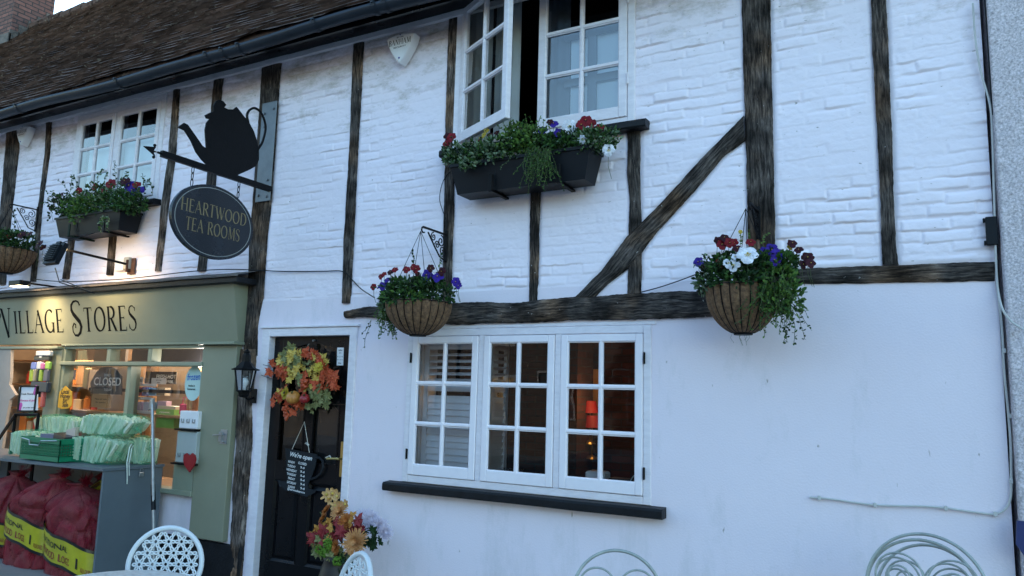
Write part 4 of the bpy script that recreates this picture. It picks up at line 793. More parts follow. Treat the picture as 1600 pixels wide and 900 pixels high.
# right basket
bracket('plain black bracket on the wide post above the right hand basket', (-.86,), .24, 2.72, .16)
c2 = at(1160, 449, .30); hk2 = (c2.x+.02, c2.y+.03, 2.69)
bb = [(c2+Vector((x, y, z)), rr, 1, mm) for x, y, z, rr, mm in ((-.15, 0, .06, (.11, .11, .07), D_+[3]), (-.05, -.1, .08, (.12, .13, .08), D_+[1]), (.08, -.08, .08, (.12, .13, .09), D_), (.18, -.02, .06, (.10, .11, .09), M2), (0, .05, .11, (.17, .12, .08), D_), (.0, -.17, .02, (.17, .05, .04), D_), (-.08, -.05, .14, (.10, .08, .05), D_), (.16, -.05, .13, (.12, .09, .06), M2), (.24, -.08, .10, (.07, .06, .06), M2), (-.20, -.06, .02, (.04, .08, .05), Y2))]
bb += [(c2+Vector((x, y, z)), rr, .9, [1, 2, 2, 1]) for x, y, z, rr in ((.22, -.10, .0, (.09, .09, .09)), (.20, -.13, -.08, (.09, .08, .09)), (.26, -.08, -.08, (.07, .08, .10)))]
def ex2(mb):
    for _ in range(75): trail(mb, c2+Vector((R(.08, .28), R(-.2, -.05), R(-.06, .08))), (R(-.2, .5), -.25, -1), R(.10, .26), 9, .014, [1, 2, 2, 0], 4, .36)
    for px in (1225, 1235, 1250, 1240): trail(mb, at(px, 490, .3), (R(-.2, .3), 0, -1), R(.10, .18), 6, .020, [0, 1], 4, .3)
    for px in (1157, 1174, 1190): trail(mb, at(px, 385, .25), (R(-.1, .1), 0, 1), .09, 7, .016, [2, 2], 4, .1)
    for _ in range(40): trail(mb, c2+Vector((R(-.2, .2), R(-.15, 0), .09)), (R(-.9, .9), -.5, .7), R(.05, .10), 4, .024, [0, 1, 3], 4, .3)
    for _ in range(7): 
        xx = R(-.08, .10); mb.tube([c2+Vector((xx, -.02, -.262)), c2+Vector((xx+R(-.01, .01), -.03, -.285)), c2+Vector((xx+R(-.02, .02), -.03, R(-.33, -.30)))], .0008, 3, 4)
basket('right hand hanging basket with two big white pansies and a trailing green plant', c2, .205, .262, hk2, bb, 2300, ex2,
    [(1132, 371, 'd', .045), (1122, 376, 'd', .04), (1128, 382, 'r', .05), (1140, 379, 'r', .045), (1147, 379, 'r', .04), (1152, 388, 'd', .045), (1127, 409, 'r', .055), (1091, 409, 'v', .05), (1098, 413, 'd', .035), (1168, 397, 'w', .092, .50), (1146, 414, 'w', .06, .51), (1138, 411, 'w', .05, .5), (1149, 401, 'w', .035, .5), (1173, 378, 'r', .045), (1195, 393, 'v', .05), (1206, 390, 'v', .06), (1215, 399, 'v', .065), (1210, 406, 'v', .055), (1238, 380, 'd', .045), (1235, 385, 'y', .03), (1248, 390, 'd', .04), (1262, 402, 'd', .055), (1267, 411, 'd', .045), (1255, 413, 'd', .04), (1155, 425, 'w', .02), (1157, 362, 'y', .02), (1243, 417, 'w', .02)], .40)
# left basket
bracket('rusty grey scrolled bracket above the basket at the left edge', (-8.53,), .28, 3.465, .24)
c3 = Vector((-8.53, -.27, 2.975)); hk3 = (-8.53, -.30, 3.44)
bb = [(c3+Vector((x, y, z)), rr, 1, mm) for x, y, z, rr, mm in ((-.15, -.05, .08, (.14, .14, .10), M2), (.05, -.08, .10, (.15, .15, .10), D_+[1]), (.2, 0, .08, (.13, .14, .10), D_), (.0, .05, .12, (.2, .14, .1), M2))]
def ex3(mb):
    trail(mb, at(22, 360, .25), (0, 0, 1), .22, 8, .034, [0, 0], 4, .1)
    for _ in range(30): trail(mb, c3+Vector((R(-.2, .24), R(-.15, 0), .1)), (R(-.9, .9), -.5, .7), R(.08, .16), 4, .03, [0, 1, 3], 4, .3)
basket('left hand hanging basket at the edge of the photo with dark red pansies', c3, .26, .25, hk3, bb, 1300, ex3,
    [(3, 375, 'r', .06), (15, 368, 'r', .06), (33, 366, 'd', .07), (45, 365, 'd', .06), (47, 375, 'w', .04), (60, 381, 'd', .08), (66, 386, 'd', .06), (30, 372, 'w', .03)], .35, .038)

# ================================================================ signs, lamps and boxes on the wall
# teapot silhouette on a long arm square to the wall
XS = -4.97
t = thing('sign_bracket', 'black wrought arm with an arrow tip and a flat black teapot standing on it', 'sign bracket', (XS, 0, 3.3))
def xp(px, py, dx=0): q = atx(px, py, XS); q.x += dx; return q
mb = MB(); zA = 3.315; mb.obox((XS, -.56, zA), (.016, 0, 0), (0, .54, 0), (0, 0, .024)); mb.build('arm', BLACKM, t)
mb = MB(); mb.tube([(XS, -1.095, zA), (XS, -1.13, zA)], .010); mb.prism([(XS-.005, -1.25, zA+.012), (XS-.005, -1.15, zA+.035), (XS-.005, -1.165, zA+.004), (XS-.005, -1.13, zA), (XS-.005, -1.165, zA-.012), (XS-.005, -1.15, zA-.035)], (.01, 0, 0)); mb.ball((XS, -1.16, zA+.045), .012, 0, 6); mb.ball((XS, -1.16, zA-.045), .012, 0, 6); mb.build('arrow_tip', BLACKM, t)
q1, q2 = at(429, 178, .035), at(397, 321, .035)
GAL = mat('galvanised_plate', (.13, .145, .16), .4, .5, var=.2, vs=6, bump=.1)
mb = MB(); mb.box((-5.135, -.036, 3.21), (-4.955, -.026, 4.12), bev=.003)
for x, z in ((-5.10, 3.27), (-5.0, 3.25), (-5.10, 4.02), (-4.99, 4.05), (-5.0, 3.4), (-5.09, 3.9)): mb.tube([(x, -.035, z), (x, -.046, z)], .012, 6)
mb.build('back_plate', GAL, t)
body = [(277, 199), (287, 192), (293, 195), (305, 212), (316, 228), (322, 232), (321, 218), (320, 203), (322, 192), (327, 186), (322, 185), (320, 180), (326, 177), (333, 174), (333, 165), (337, 158), (342, 156), (348, 158), (353, 164), (350, 168), (356, 171), (364, 171), (369, 167), (374, 173), (380, 181), (388, 190), (396, 205), (401, 220), (404, 235), (404, 250), (399, 260), (388, 266), (370, 274), (356, 273), (343, 268), (335, 266), (325, 260), (315, 250), (306, 238), (298, 220), (288, 204)]
mb = MB(); mb.prism([xp(a, b, -.006) for a, b in body], (.012, 0, 0)); mb.build('teapot', BLACKM, t)
mb = MB(); hp_ = [(388, 192), (386, 180), (390, 172), (398, 169), (407, 175), (413, 188), (415, 202), (410, 222), (403, 234), (402, 242)]; cr = []
for i in range(len(hp_)-1):
    A0, A1, A2, A3 = hp_[max(i-1, 0)], hp_[i], hp_[i+1], hp_[min(i+2, len(hp_)-1)]
    for q_ in range(5): u_ = q_/5; cr.append(tuple(.5*((2*A1[j])+(A2[j]-A0[j])*u_+(2*A0[j]-5*A1[j]+4*A2[j]-A3[j])*u_*u_+(3*A1[j]-A0[j]-3*A2[j]+A3[j])*u_**3) for j in (0, 1)))
mb.tube([xp(*p) for p in cr], .011, 6); mb.build('teapot_handle', BLACKM, t)
# oval board
t = thing('hanging_sign', 'oval black hanging board lettered in gold below the teapot', 'sign', (XS, -.6, 2.9))
cc = atx(330, 347, XS); a_ = atx(264, 342, XS); b_ = atx(395, 352, XS); ry = abs(a_.y-b_.y)/2; cy = (a_.y+b_.y)/2; zt_ = atx(330, 289, XS).z; zb_ = atx(330, 405, XS).z
CO = Vector((XS, cy, (zt_+zb_)/2)); rz = (zt_-zb_)/2
ov = lambda k, dx, n=64: [CO+Vector((dx, math.cos(2*math.pi*i/n)*ry*k, math.sin(2*math.pi*i/n)*rz*k)) for i in range(n)]
BOARD = mat('black_sign_enamel', (.008, .011, .016), .25, var=.2)
mb = MB(); A1 = [ov(.985, -.014), ov(1, -.01), ov(1, .01), ov(.985, .014)]; vs = sum(A1, []); mb.add(vs, [tuple(range(64)), tuple(range(255, 191, -1))]+[(i*64+j, i*64+(j+1) % 64, i*64+64+(j+1) % 64, i*64+64+j) for i in range(3) for j in range(64)]); mb.build('board', BOARD, t)
mb = MB(); 
for sx_ in (.0152, -.0152):
    o1, o2 = ov(.925, sx_), ov(.905, sx_); mb.add(o1+o2, [(j, (j+1) % 64, 64+(j+1) % 64, 64+j) for j in range(64)])
mb.build('border_line', flat('pale_sign_line', (.22, .23, .22)), t)
mb = MB()
for txt, zz, W_ in (('HEARTWOOD', .11, 1.60), ('TEA ROOMS', -.37, 1.32)):
    h_ = rz*.345; sx = .8; 
    for side in (1, -1):
        wd = serif_width(txt, h_, sx, .07); k = ry*W_/wd
        serif_text(txt, lambda p, si, side=side, wd=wd, k=k, zz=zz: CO+Vector((side*(.0152+.0004*si), side*(p[0]-wd/2)*k, rz*zz+p[1])), mb, h_, sx, .07)
mb.build('lettering', GOLD, t)
for px, py0, py1 in ((301, 270, 291), (373, 292, 309)):
    p0, p1 = atx(px, py0, XS), atx(px, py1, XS); mb = MB(); n = 3
    zt0 = zA-.022; 
    for i in range(n):
        za = zt0+(p1.z-zt0)*(i+.5)/n; hh = abs(p1.z-zt0)/n*.62; e = []
        for j in range(12):
            a = 2*math.pi*j/12; e.append(Vector((p0.x+(math.cos(a)*.011 if i % 2 else 0), p0.y+(0 if i % 2 else math.cos(a)*.011), za+math.sin(a)*hh)))
        mb.tube(e, .0035, 5, closed=True)
    mb.build('chain', BLACKM, t)

# alarm boxes
def alarm(lb, c, s, word):
    t = thing('alarm_box', lb, 'alarm box', (c[0], 0, c[1]), 'white burglar alarm boxes under the eaves')
    out = []; 
    for k in range(13): a = rad(152-124*k/12); out.append((math.cos(a)*1.0*.98*s*1.02, math.sin(a)*.28*s+.36*s))
    out += [(.80*s, .18*s), (.60*s, -.22*s), (.30*s, -.66*s), (.04*s, -.94*s), (0, -.96*s), (-.04*s, -.94*s), (-.30*s, -.66*s), (-.60*s, -.22*s), (-.80*s, .18*s)]
    n = len(out); lv = [(1, -.012), (1, -.075), (.97, -.088), (.90, -.093)]; vs = []
    for k, y in lv: vs += [(c[0]+p[0]*k, y, c[1]+p[1]*k) for p in out]
    mb = MB(); mb.add(vs, [tuple(range(n-1, -1, -1)), tuple(range(3*n, 4*n))]+[(i*n+j, i*n+(j+1) % n, (i+1)*n+(j+1) % n, (i+1)*n+j) for i in range(3) for j in range(n)])
    mb.build('cover', flat('alarm_plastic', (.80, .79, .81), .4), t)
    mb = MB(); h_ = .30*s; wd = serif_width(word, h_, .8, .06); k = 1.42*s/wd; serif_text(word, lambda p, si: (c[0]+(p[0]-wd/2)*k, -.0936-.0002*si, c[1]+.05*s+p[1]), mb, h_, .8, .06)
    plain_text(mb, 'SECURITY', (c[0], -.0936, c[1]-.12*s), (1, 0, 0), (0, 0, 1), .12*s, width=.8*s); plain_text(mb, 'EST 1926', (c[0], -.0936, c[1]+.42*s), (1, 0, 0), (0, 0, 1), .10*s, width=.42*s)
    mb.build('lettering', CBLACK, t)
    mb = MB(); mb.ball((c[0], -.094, c[1]-.68*s), .05*s, 0, 6); mb.ball((c[0]-.0, -.094, c[1]+.58*s), .035*s, 0, 6); mb.build('indicator', flat('blue_lens', (.05, .06, .3), .2), t)
ca = at(625, 71, .09); alarm('white shield shaped alarm box under the gutter left of the open window', (ca.x, ca.z), .155, 'BANHAM')
ca = at(34, 209, .09); alarm('white shield shaped alarm box near the left edge of the photo', (ca.x, ca.z), .14, 'BANHAM')

# flood lamp on its long arm
XF = -6.81
t = thing('flood_lamp', 'black flood lamp on a thin arm lighting the shop sign', 'flood lamp', (XF, 0, 2.75))
r0 = at(205, 415, .02)
mb = MB(); mb.box((XF-.04, -.024, 2.66), (XF+.07, -.012, 2.82), bev=.003); mb.box((XF-.005, -.07, 2.68), (XF+.012, -.0245, 2.80), bev=.003); mb.build('base_plate', RUST, t)
p1 = atx(104, 390, XF); mb = MB(); mb.tube([(XF, -.05, 2.755), p1], .012, 8); mb.build('arm', BLACKM, t)
hc = atx(87, 397, XF); hd = (atx(80, 412, XF)-atx(96, 381, XF)); hl = hd.length/2*1.0; hd.normalize(); hn = Vector((0, 1, -.12)); hn = (hn-hd*hn.dot(hd)).normalized(); hs = hn.cross(hd)
mb = MB(); mb.obox(hc, hd*hl, hs*.095, hn*.02); mb.obox(hc-hn*.03, hd*hl*.75, hs*.07, hn*.012)
for k in range(7): mb.obox(hc-hn*.046+hd*hl*(-.6+.2*k), hd*.003, hs*.06, hn*.008)
mb.obox(hc-hd*hl*1.02+hs*.0, hd*.012, hs*.03, hn*.028); mb.build('housing', PLAST, t)
mb = MB(); mb.obox(hc+hn*.022, hd*hl*.85, hs*.08, hn*.002); mb.build('lens', mat('lit_lens', (.9, .8, .6), .3, emit=(1, .78, .42), es=4), t)
al = bpy.data.lights.new('flood_light', 'AREA'); al.shape = 'RECTANGLE'; al.size = .16; al.size_y = .2; al.spread = rad(125); al.energy = 1.5; al.color = (1, .70, .36)
ao = bpy.data.objects.new('flood_light', al); COL.objects.link(ao); ao.location = hc+hn*.03; ao.rotation_euler = (Vector((-6.95, -.05, 2.25))-hc).to_track_quat('-Z', 'Y').to_euler()
mb = MB(); mb.tube([hc-hd*.0+hs*.02+Vector((0, .02, -.12)), hc+Vector((.02, .05, -.25)), hc+Vector((.15, .3, -.32)), at(95, 437, .03)], .005, 5); mb.tube([hc+Vector((0, .02, .1)), hc+Vector((.05, .3, .25)), at(105, 372, .02)], .004, 5); mb.build('flex', PLAST, t)
t = thing('junction_box', 'pair of grey white junction boxes beside the foot of the flood lamp arm', 'junction box', (-6.95, 0, 2.75))
q = at(192, 414, .03); mb = MB(); mb.box((q.x-.10, -.05, q.z-.06), (q.x+.03, -.013, q.z+.06), bev=.006); mb.build('box', CWHITE, t); mb = MB(); mb.box((q.x+.04, -.055, q.z-.05), (q.x+.12, -.013, q.z+.07), bev=.006); mb.build('switch_box', flat('pale_grey_plastic', (.4, .38, .33)), t)
# second hidden lamp at the left basket lights fascia and wall
p = at(25, 443, .50); al = bpy.data.lights.new('sign_light', 'AREA'); al.size = .25; al.energy = 9; al.color = (1, .72, .40)
t = thing('flood_lamp', 'lit flood lamp behind the basket at the left edge, aimed down the shop sign', 'flood lamp', (p.x, p.y, p.z)); 
mb = MB(); mb.box((p.x-.10, p.y-.02, p.z-.02), (p.x+.10, p.y+.09, p.z+.03), bev=.006); mb.build('housing', PLAST, t); mb = MB(); mb.box((p.x-.08, p.y-.01, p.z-.026), (p.x+.08, p.y+.08, p.z-.021)); mb.build('lens', bpy.data.materials['lit_lens'], t)
mb = MB(); mb.tube([(p.x, p.y+.05, p.z+.02), (p.x, -.01, p.z+.02)], .01, 6); mb.build('arm', BLACKM, t)
ao = bpy.data.objects.new('sign_light', al); COL.objects.link(ao); ao.location = (p.x, p.y+.02, p.z-.04); ao.rotation_euler = (rad(40), 0, 0); al.energy = 1.6; al.spread = rad(110)

# lantern beside the door
lc = at(383, 590, .15); t = thing('wall_lantern', 'black carriage lantern on the crooked post left of the door', 'lantern', (lc.x, 0, lc.z)); lx, ly, lz = lc
z_ = lambda py: at(383, py, .15).z
zt1, zr1, zr0, zb1 = z_(547), z_(565), z_(577), z_(611)
mb = MB(); mb.lathe([(.001, zt1+.01), (.012, zt1), (.022, zt1-.01), (.03, zt1-.012), (.03, zt1-.02), (.022, zt1-.024), (.034, zt1-.045), (.036, zr1), (.115*.72, zr0+.012), (.115, zr0), (.112, zr0-.008), (.085, zr0-.010)], (lx, ly, 0), 6); mb.build('roof', BLACKM, t)
mb = MB()
for k in range(6):
    a = rad(60*k); mb.tube([(lx+math.cos(a)*.085, ly+math.sin(a)*.085, zr0-.006), (lx+math.cos(a)*.055, ly+math.sin(a)*.055, zb1)], .006, 5)
mb.lathe([(.058, zb1+.008), (.066, zb1), (.045, zb1-.012), (.04, zb1-.03), (.046, zb1-.034), (.030, zb1-.05), (.001, zb1-.055)], (lx, ly, 0), 6); mb.build('cage', BLACKM, t)
mb = MB()
for k in range(6):
    a, b = rad(60*k), rad(60*k+60); mb.add([(lx+math.cos(a)*.082, ly+math.sin(a)*.082, zr0-.008), (lx+math.cos(b)*.082, ly+math.sin(b)*.082, zr0-.008), (lx+math.cos(b)*.053, ly+math.sin(b)*.053, zb1), (lx+math.cos(a)*.053, ly+math.sin(a)*.053, zb1)], [(0, 1, 2, 3)])
mb.build('glass', GLASS_BL, t)
mb = MB(); mb.lathe([(.014, zb1), (.014, zb1+.03), (.028, zb1+.06), (.030, zb1+.08), (.018, zb1+.105), (.001, zb1+.11)], (lx, ly, 0), 12); mb.build('bulb', CWHITE, t, smooth=True)
mb = MB(); mb.tube([(lx, ly, zb1-.04), (lx, ly+.05, zb1-.07), (lx, -.03, zb1-.05)], .009, 6); mb.box((lx-.03, -.05, zb1-.10), (lx+.03, -.035, zb1+.02), bev=.003); mb.build('wall_arm', BLACKM, t)

# cables
def cable(name, lb, pts, off, r, m, clips=(), cat='cable'):
    P = [at(*p[:2], p[2] if len(p) > 2 else off) for p in pts]; Q = []
    for i in range(len(P)-1):
        a, b, c_, d = P[max(i-1, 0)], P[i], P[i+1], P[min(i+2, len(P)-1)]
        for k in range(6): u = k/6; Q.append(.5*((2*b)+(c_-a)*u+(2*a-5*b+4*c_-d)*u*u+(3*b-a-3*c_+d)*u**3))
    Q.append(P[-1]); mb = MB(); mb.tube(Q, r, 6)
    if not clips: o = mb.build(name, m); return tag(o, lb, cat)
    t = thing(name, lb, cat, tuple(P[0])); mb.build('flex', m, t)
    for px, py in clips: q = at(px, py, off); mb = MB(); mb.box((q.x-.008, -off-r-.002, q.z-.012), (q.x+.008, -.004, q.z+.012), bev=.002); mb.build('clip', m, t)
    return t
CABW = mat('grey_painted_cable', (.52, .52, .50), .5, var=.1)
cable('cable', 'black cable sagging over the shop cornice and across to the middle basket', [(52, 436, .08), (100, 440, .08), (180, 437, .09), (240, 431, .09), (300, 424, .09), (350, 421, .09), (400, 422, .04), (440, 424), (500, 424), (535, 424), (550, 437), (565, 452, .05), (585, 465, .12)], .018, .0045, PLAST)
cable('cable', 'short black cable running up from the brace foot to the right hand basket', [(1000, 457), (1030, 449), (1060, 439), (1090, 428, .06), (1102, 426, .15)], .025, .0035, PLAST)
cable('cable', 'thin black cable looping beside the post under the window trough', [(712, 262, .05), (698, 274), (690, 290), (687, 312), (692, 330), (698, 350), (694, 372)], .022, .003, PLAST)
cable('cable', 'pale painted cable clipped low across the wall and up the right corner', [(1265, 777), (1300, 780), (1367, 789), (1440, 791), (1480, 794), (1520, 800), (1553, 803), (1570, 796), (1579, 778), (1580, 740), (1579, 690), (1575, 640), (1569, 580), (1566, 520), (1561, 470), (1557, 440)], .016, .006, CABW, [(1280, 778), (1367, 789), (1478, 794), (1555, 803), (1579, 650), (1569, 548), (1580, 752)])
cable('cable', 'pale cable hanging over the corner from the eaves and away onto the pebbledash', [(1520, 5), (1524, 60), (1532, 110), (1546, 160), (1550, 200), (1553, 300), (1556, 400), (1559, 450), (1566, 482, .08), (1580, 502, .09), (1600, 515, .1)], .03, .0055, CABW)
cable('cable', 'thin dark cable down the joint between house and pebbledash', [(1538, -10), (1543, 60), (1548, 140), (1551, 180)], .03, .004, PLAST)
q = at(1550, 361, .03); t = thing('junction_box', 'black junction box at the right corner above the beam', 'junction box', (q.x, 0, q.z))
mb = MB(); mb.box((q.x-.028, -.045, q.z-.075), (q.x+.025, -.013, q.z+.075), bev=.004); mb.build('box', PLAST, t)
for dz in (-.08, .08): mb = MB(); mb.box((q.x-.038, -.03, q.z+dz*.75-.012), (q.x-.0285, -.013, q.z+dz*.75+.012), bev=.002); mb.build('lug', PLAST, t)
q = at(1599, 845, .12); mb = MB(); mb.prism([(q.x-.02, q.y, q.z+.09), (q.x-.03, q.y, q.z-.02), (q.x+.01, q.y, q.z-.09), (q.x+.15, q.y, q.z-.10), (q.x+.15, q.y, q.z+.09)], (0, .03, 0)); tag(mb.build('blue_bag', flat('navy_cloth', (.02, .03, .12))), 'sliver of a navy blue bag against the pebbledash at the right edge', 'bag')
# ================================================================ door dressing
MAPLE = [(0, 0), (.10, .05), (.38, -.10), (.30, .12), (.62, .18), (.46, .32), (.72, .55), (.44, .54), (.40, .68), (.22, .60), (.14, .80), (0, 1.05)]
MAPLE = MAPLE+[(-x, y) for x, y in reversed(MAPLE[1:-1])]
def maple(mb, c, up, face, s, m):
    f = Vector(face).normalized(); u = Vector(up)-f*Vector(up).dot(f); u.normalize(); sd = u.cross(f); c = Vector(c); n = len(MAPLE)
    vs = [c+u*.42*s-f*.04*s]+[c+(sd*x+u*y)*s+f*s*(.10*math.sin(x*7+y*3)-.10*abs(x)) for x, y in MAPLE]; mb.add(vs, [(0, 1+i, 1+(i+1) % n) for i in range(n)], m)
O_RED = leafm('scarlet_leaf', (.40, .045, .02), (.55, .13, .05)); O_YEL = leafm('mustard_leaf', (.55, .38, .06), (.62, .46, .14)); O_OLV = leafm('olive_foliage', (.13, .14, .05), (.24, .24, .10)); O_GRN = leafm('bright_green_leaf', (.10, .20, .02))
BERRY = mat('orange_red_berry', (.40, .06, .015), .3, var=.2); PUMP = mat('pumpkin_skin', (.42, .13, .02), .4, var=.25, vs=12, col2=(.55, .28, .06)); APPLE = mat('red_apple_skin', (.30, .02, .02), .3, var=.3, vs=10); TWIG = mat('dry_twig', (.05, .028, .015), .9, var=.3)
wc = at(470, 598, -.02); wy = wc.y-.03
t = thing('wreath', 'round autumn wreath of maple leaves, berries and small pumpkins on the black door', 'wreath', (wc.x, 0, wc.z))
def wp(px, py, o=.03): return at(px, py, o)
mb = MB()
for k in range(9):
    a0 = R(0, 6); mb.tube([Vector((wc.x-.03+math.cos(a)*(.165+R(-.02, .02)), wy+.02+R(-.02, .02), wc.z+math.sin(a)*(.20+R(-.02, .02)))) for a in [2*math.pi*i/20 for i in range(20)]], .005, 5, closed=True)
for px, py, dx, dz in ((430, 574, -.12, .02), (424, 592, -.1, .03), (520, 632, .08, -.05), (498, 640, .05, -.1), (470, 640, .0, -.08)): mb.tube([wp(px+20, py), wp(px, py), wp(px, py)+Vector((dx, -.02, dz))], .003, 4)
mb.build('twig_ring', TWIG, t)
def leaves(lst, m, nm, s0=.080, par=None, off=.05):
    mb = MB()
    for px, py, s in lst:
        for _ in range(4): maple(mb, wp(px+R(-6, 6), py+R(-7, 7), off+R(-.02, .045)), rv()+Vector((0, 0, .6)), (R(-.5, .5), -1, R(-.4, .6)), s*s0*R(.8, 1.1), 0)
    return mb.build(nm, m, par or t)
leaves([(455, 556, 1), (465, 560, 1), (452, 565, .9), (443, 570, .8), (495, 568, 1), (503, 573, .9), (488, 583, .9), (452, 585, .8), (460, 580, .9), (494, 592, .8), (482, 606, .7), (440, 618, .8), (470, 575, .7)], O_YEL, 'yellow_foliage')
leaves([(450, 555, 1), (463, 572, 1), (446, 566, .9), (480, 575, .8), (497, 622, 1.1), (505, 617, 1), (500, 630, 1), (465, 600, .8), (490, 610, .8), (485, 635, .6)], O_OLV, 'olive_foliage')
leaves([(428, 578, 1.1), (440, 588, 1), (446, 592, 1), (484, 556, .9), (492, 563, .9), (505, 583, 1.1), (512, 590, 1.1), (499, 596, 1.1), (497, 605, 1), (438, 580, 1), (470, 612, .8), (475, 590, .7), (515, 604, .9), (442, 612, .8), (490, 600, .8), (434, 622, .8), (428, 628, .8), (455, 636, .8), (466, 634, .9), (515, 596, .9)], O_RED, 'red_foliage')
for lst, r, n in (((484, 556), .012, 16), ((475, 600), .014, 20), ((447, 645), .013, 22), ((434, 618), .010, 8), ((497, 556), .009, 8), ((463, 636), .010, 12)):
    mb = MB()
    for k in range(n):
        q = wp(*lst, .085); ln = 1.9 if lst == (447, 645) else 1.0; mb.ball(q+Vector((R(-1, 1)*r*2.1, R(-.8, .8)*r, R(-1, 1)*r*2.2*ln)), r*R(.8, 1.1), 0, 6)
    mb.build('berry_cluster', BERRY, t, smooth=True)
def gourd(nm, c, r, m, ribs, sq=.8):
    prof = [(max(.0005, math.sin(math.pi*i/12)**.75*r), -math.cos(math.pi*i/12)*r*sq+.02*r*(1 if i == 12 else 0)) for i in range(13)]
    mb = MB(); mb.lathe(prof, c, 48, 0, (lambda th, tt: .93+.09*abs(math.sin(th*ribs/2))**.6) if ribs else None, axis=(.2, -.6, .7)); o = mb.build(nm, m, t, smooth=True)
    s = MB(); ax = Vector((.2, -.6, .7)).normalized(); s.tube([Vector(c)+ax*r*sq*.85, Vector(c)+ax*r*sq*1.15+Vector((.005, 0, 0)), Vector(c)+ax*r*sq*1.35+Vector((.012, 0, .0))], [.008, .006, .007], 6); s.build('stalk', STEM, o)
gourd('pumpkin', wp(458, 621, .10), .056, PUMP, 12); gourd('red_pumpkin', wp(476, 623, .10), .040, APPLE, 8)
def daisy(mb, c, face, r, n, w, lay, m, mc, curl=.2, droop=0):
    f = Vector(face).normalized(); s = f.orthogonal().normalized(); u = f.cross(s); c = Vector(c)
    for l in range(lay):
        k = 1-l*.62/max(1, lay)
        for i in range(n):
            a = 2*math.pi*(i+.5*(l % 2))/n+R(-.08, .08); d = s*math.cos(a)+u*math.sin(a); el = l*1.15/max(1, lay)+curl; L_ = r*k*R(.88, 1.08); tip = c+d*L_*math.cos(el)+f*L_*math.sin(el)*.8-f*droop*r; md = c+d*L_*.55*math.cos(el*.7)+f*L_*.55*math.sin(el*.8); b = d.cross(f).normalized()*w*R(.8, 1.1)
            mb.add([c+b*.3, c-b*.3, md-b*.5, tip-b*.28+f*.1*w, tip+b*.28+f*.1*w, md+b*.5, md-f*w*.25], [(0, 1, 6), (1, 2, 6), (2, 3, 6), (3, 4, 6), (4, 5, 6), (5, 0, 6)], m)
    if mc is not None: mb.ball(c+f*r*.12, r*.22, mc, 6)
mb = MB(); daisy(mb, wp(446, 614, .10), (-.3, -1, .2), .055, 13, .022, 2, 0, 1, .1); daisy(mb, wp(498, 574, .10), (.2, -1, .4), .045, 9, .026, 1, 0, 0, .2); mb.build('sunflower', [P_YEL, TWIG], t)
mb = MB(); mb.tube([wp(483, 560, .02), wp(481, 540, -.02), at(483, 537, -.03)], .0025, 4); mb.build('hanging_cord', flat('cord', (.3, .27, .22)), t)
# chalkboard cup
CH = mat('chalkboard_slate', (.010, .013, .017), .6, var=.25, vs=5, spec=.2); CHALK = flat('chalk_white', (.75, .75, .74), .9)
cup = [(447, 700), (466, 702), (497, 710), (497, 716), (503, 715), (508, 722), (507, 734), (501, 745), (493, 750), (485, 751), (482, 757), (484, 764), (495, 766), (493, 770), (480, 776), (445, 765), (434, 750), (450, 753)]
t = thing('chalkboard_sign', 'teacup shaped chalkboard with opening hours hanging by string on the door', 'sign', (at(475, 740).x, 0, at(475, 740).z))
Y0 = -.028
def cp(px, py, y=.0): q = at(px, py, Y0+.0); return Vector((q.x, .0+.018-y, q.z))
outer = [cp(*p) for p in cup]; 
mb = MB(); b0 = [(447, 700), (497, 710), (494, 728), (488, 745), (482, 757), (484, 764), (495, 766), (493, 770), (480, 776), (445, 765), (434, 750), (450, 753), (449, 730)]
mb.prism([cp(*p) for p in b0], (0, .008, 0)); mb.build('board', CH, t)
mb = MB(); hd_ = [cp(*p)+Vector((0, .004, 0)) for p in ((494, 716), (500, 715), (505, 720), (506, 730), (502, 740), (495, 746), (486, 749))]; mb.tube(hd_, .010, 6); mb.build('cup_handle', CH, t)
mb = MB(); s1 = cp(458, 702, .002); s2 = cp(485, 707, .002); top = cp(477, 659, .0); mb.tube([s1, top, s2], .0028, 5); q = s2.lerp(top, .25); mb.ball(q, .009, 0, 5); mb.tube([q, q+Vector((-.03, -.005, .01)), q+Vector((-.02, -.005, .02)), q], .0022, 4); mb.build('string', flat('white_string', (.6, .58, .52)), t)
mb = MB(); ux = (cp(490, 712)-cp(452, 704)).normalized()
plain_text(mb, "We're open", cp(472, 716, .001), ux, (0, 0, 1), .050, shear=.35, width=(cp(490, 716)-cp(456, 709)).length)
rows = [('MONDAY', 'CLOSED', 722), ('TUESDAY', '9-4', 728.5), ('WEDNESDAY', '9-4', 735), ('THURSDAY', '9-4', 741.5), ('FRIDAY', '9-4', 748), ('SATURDAY', '9-4', 754.5), ('SUNDAY', '9-4', 761)]
for d_, h_, y in rows:
    plain_text(mb, d_, cp(457, y+1.5, .001), ux, (0, 0, 1), .026, shear=.1, width=.026*len(d_)*.36*1.35); plain_text(mb, h_, cp(474, y+4, .001), ux, (0, 0, 1), .026, shear=.1, width=.015*len(h_))
plain_text(mb, '@heartwoodtearooms', cp(464, 768, .001), ux, (0, 0, 1), .024, width=.19)
mb.build('lettering', CHALK, t)
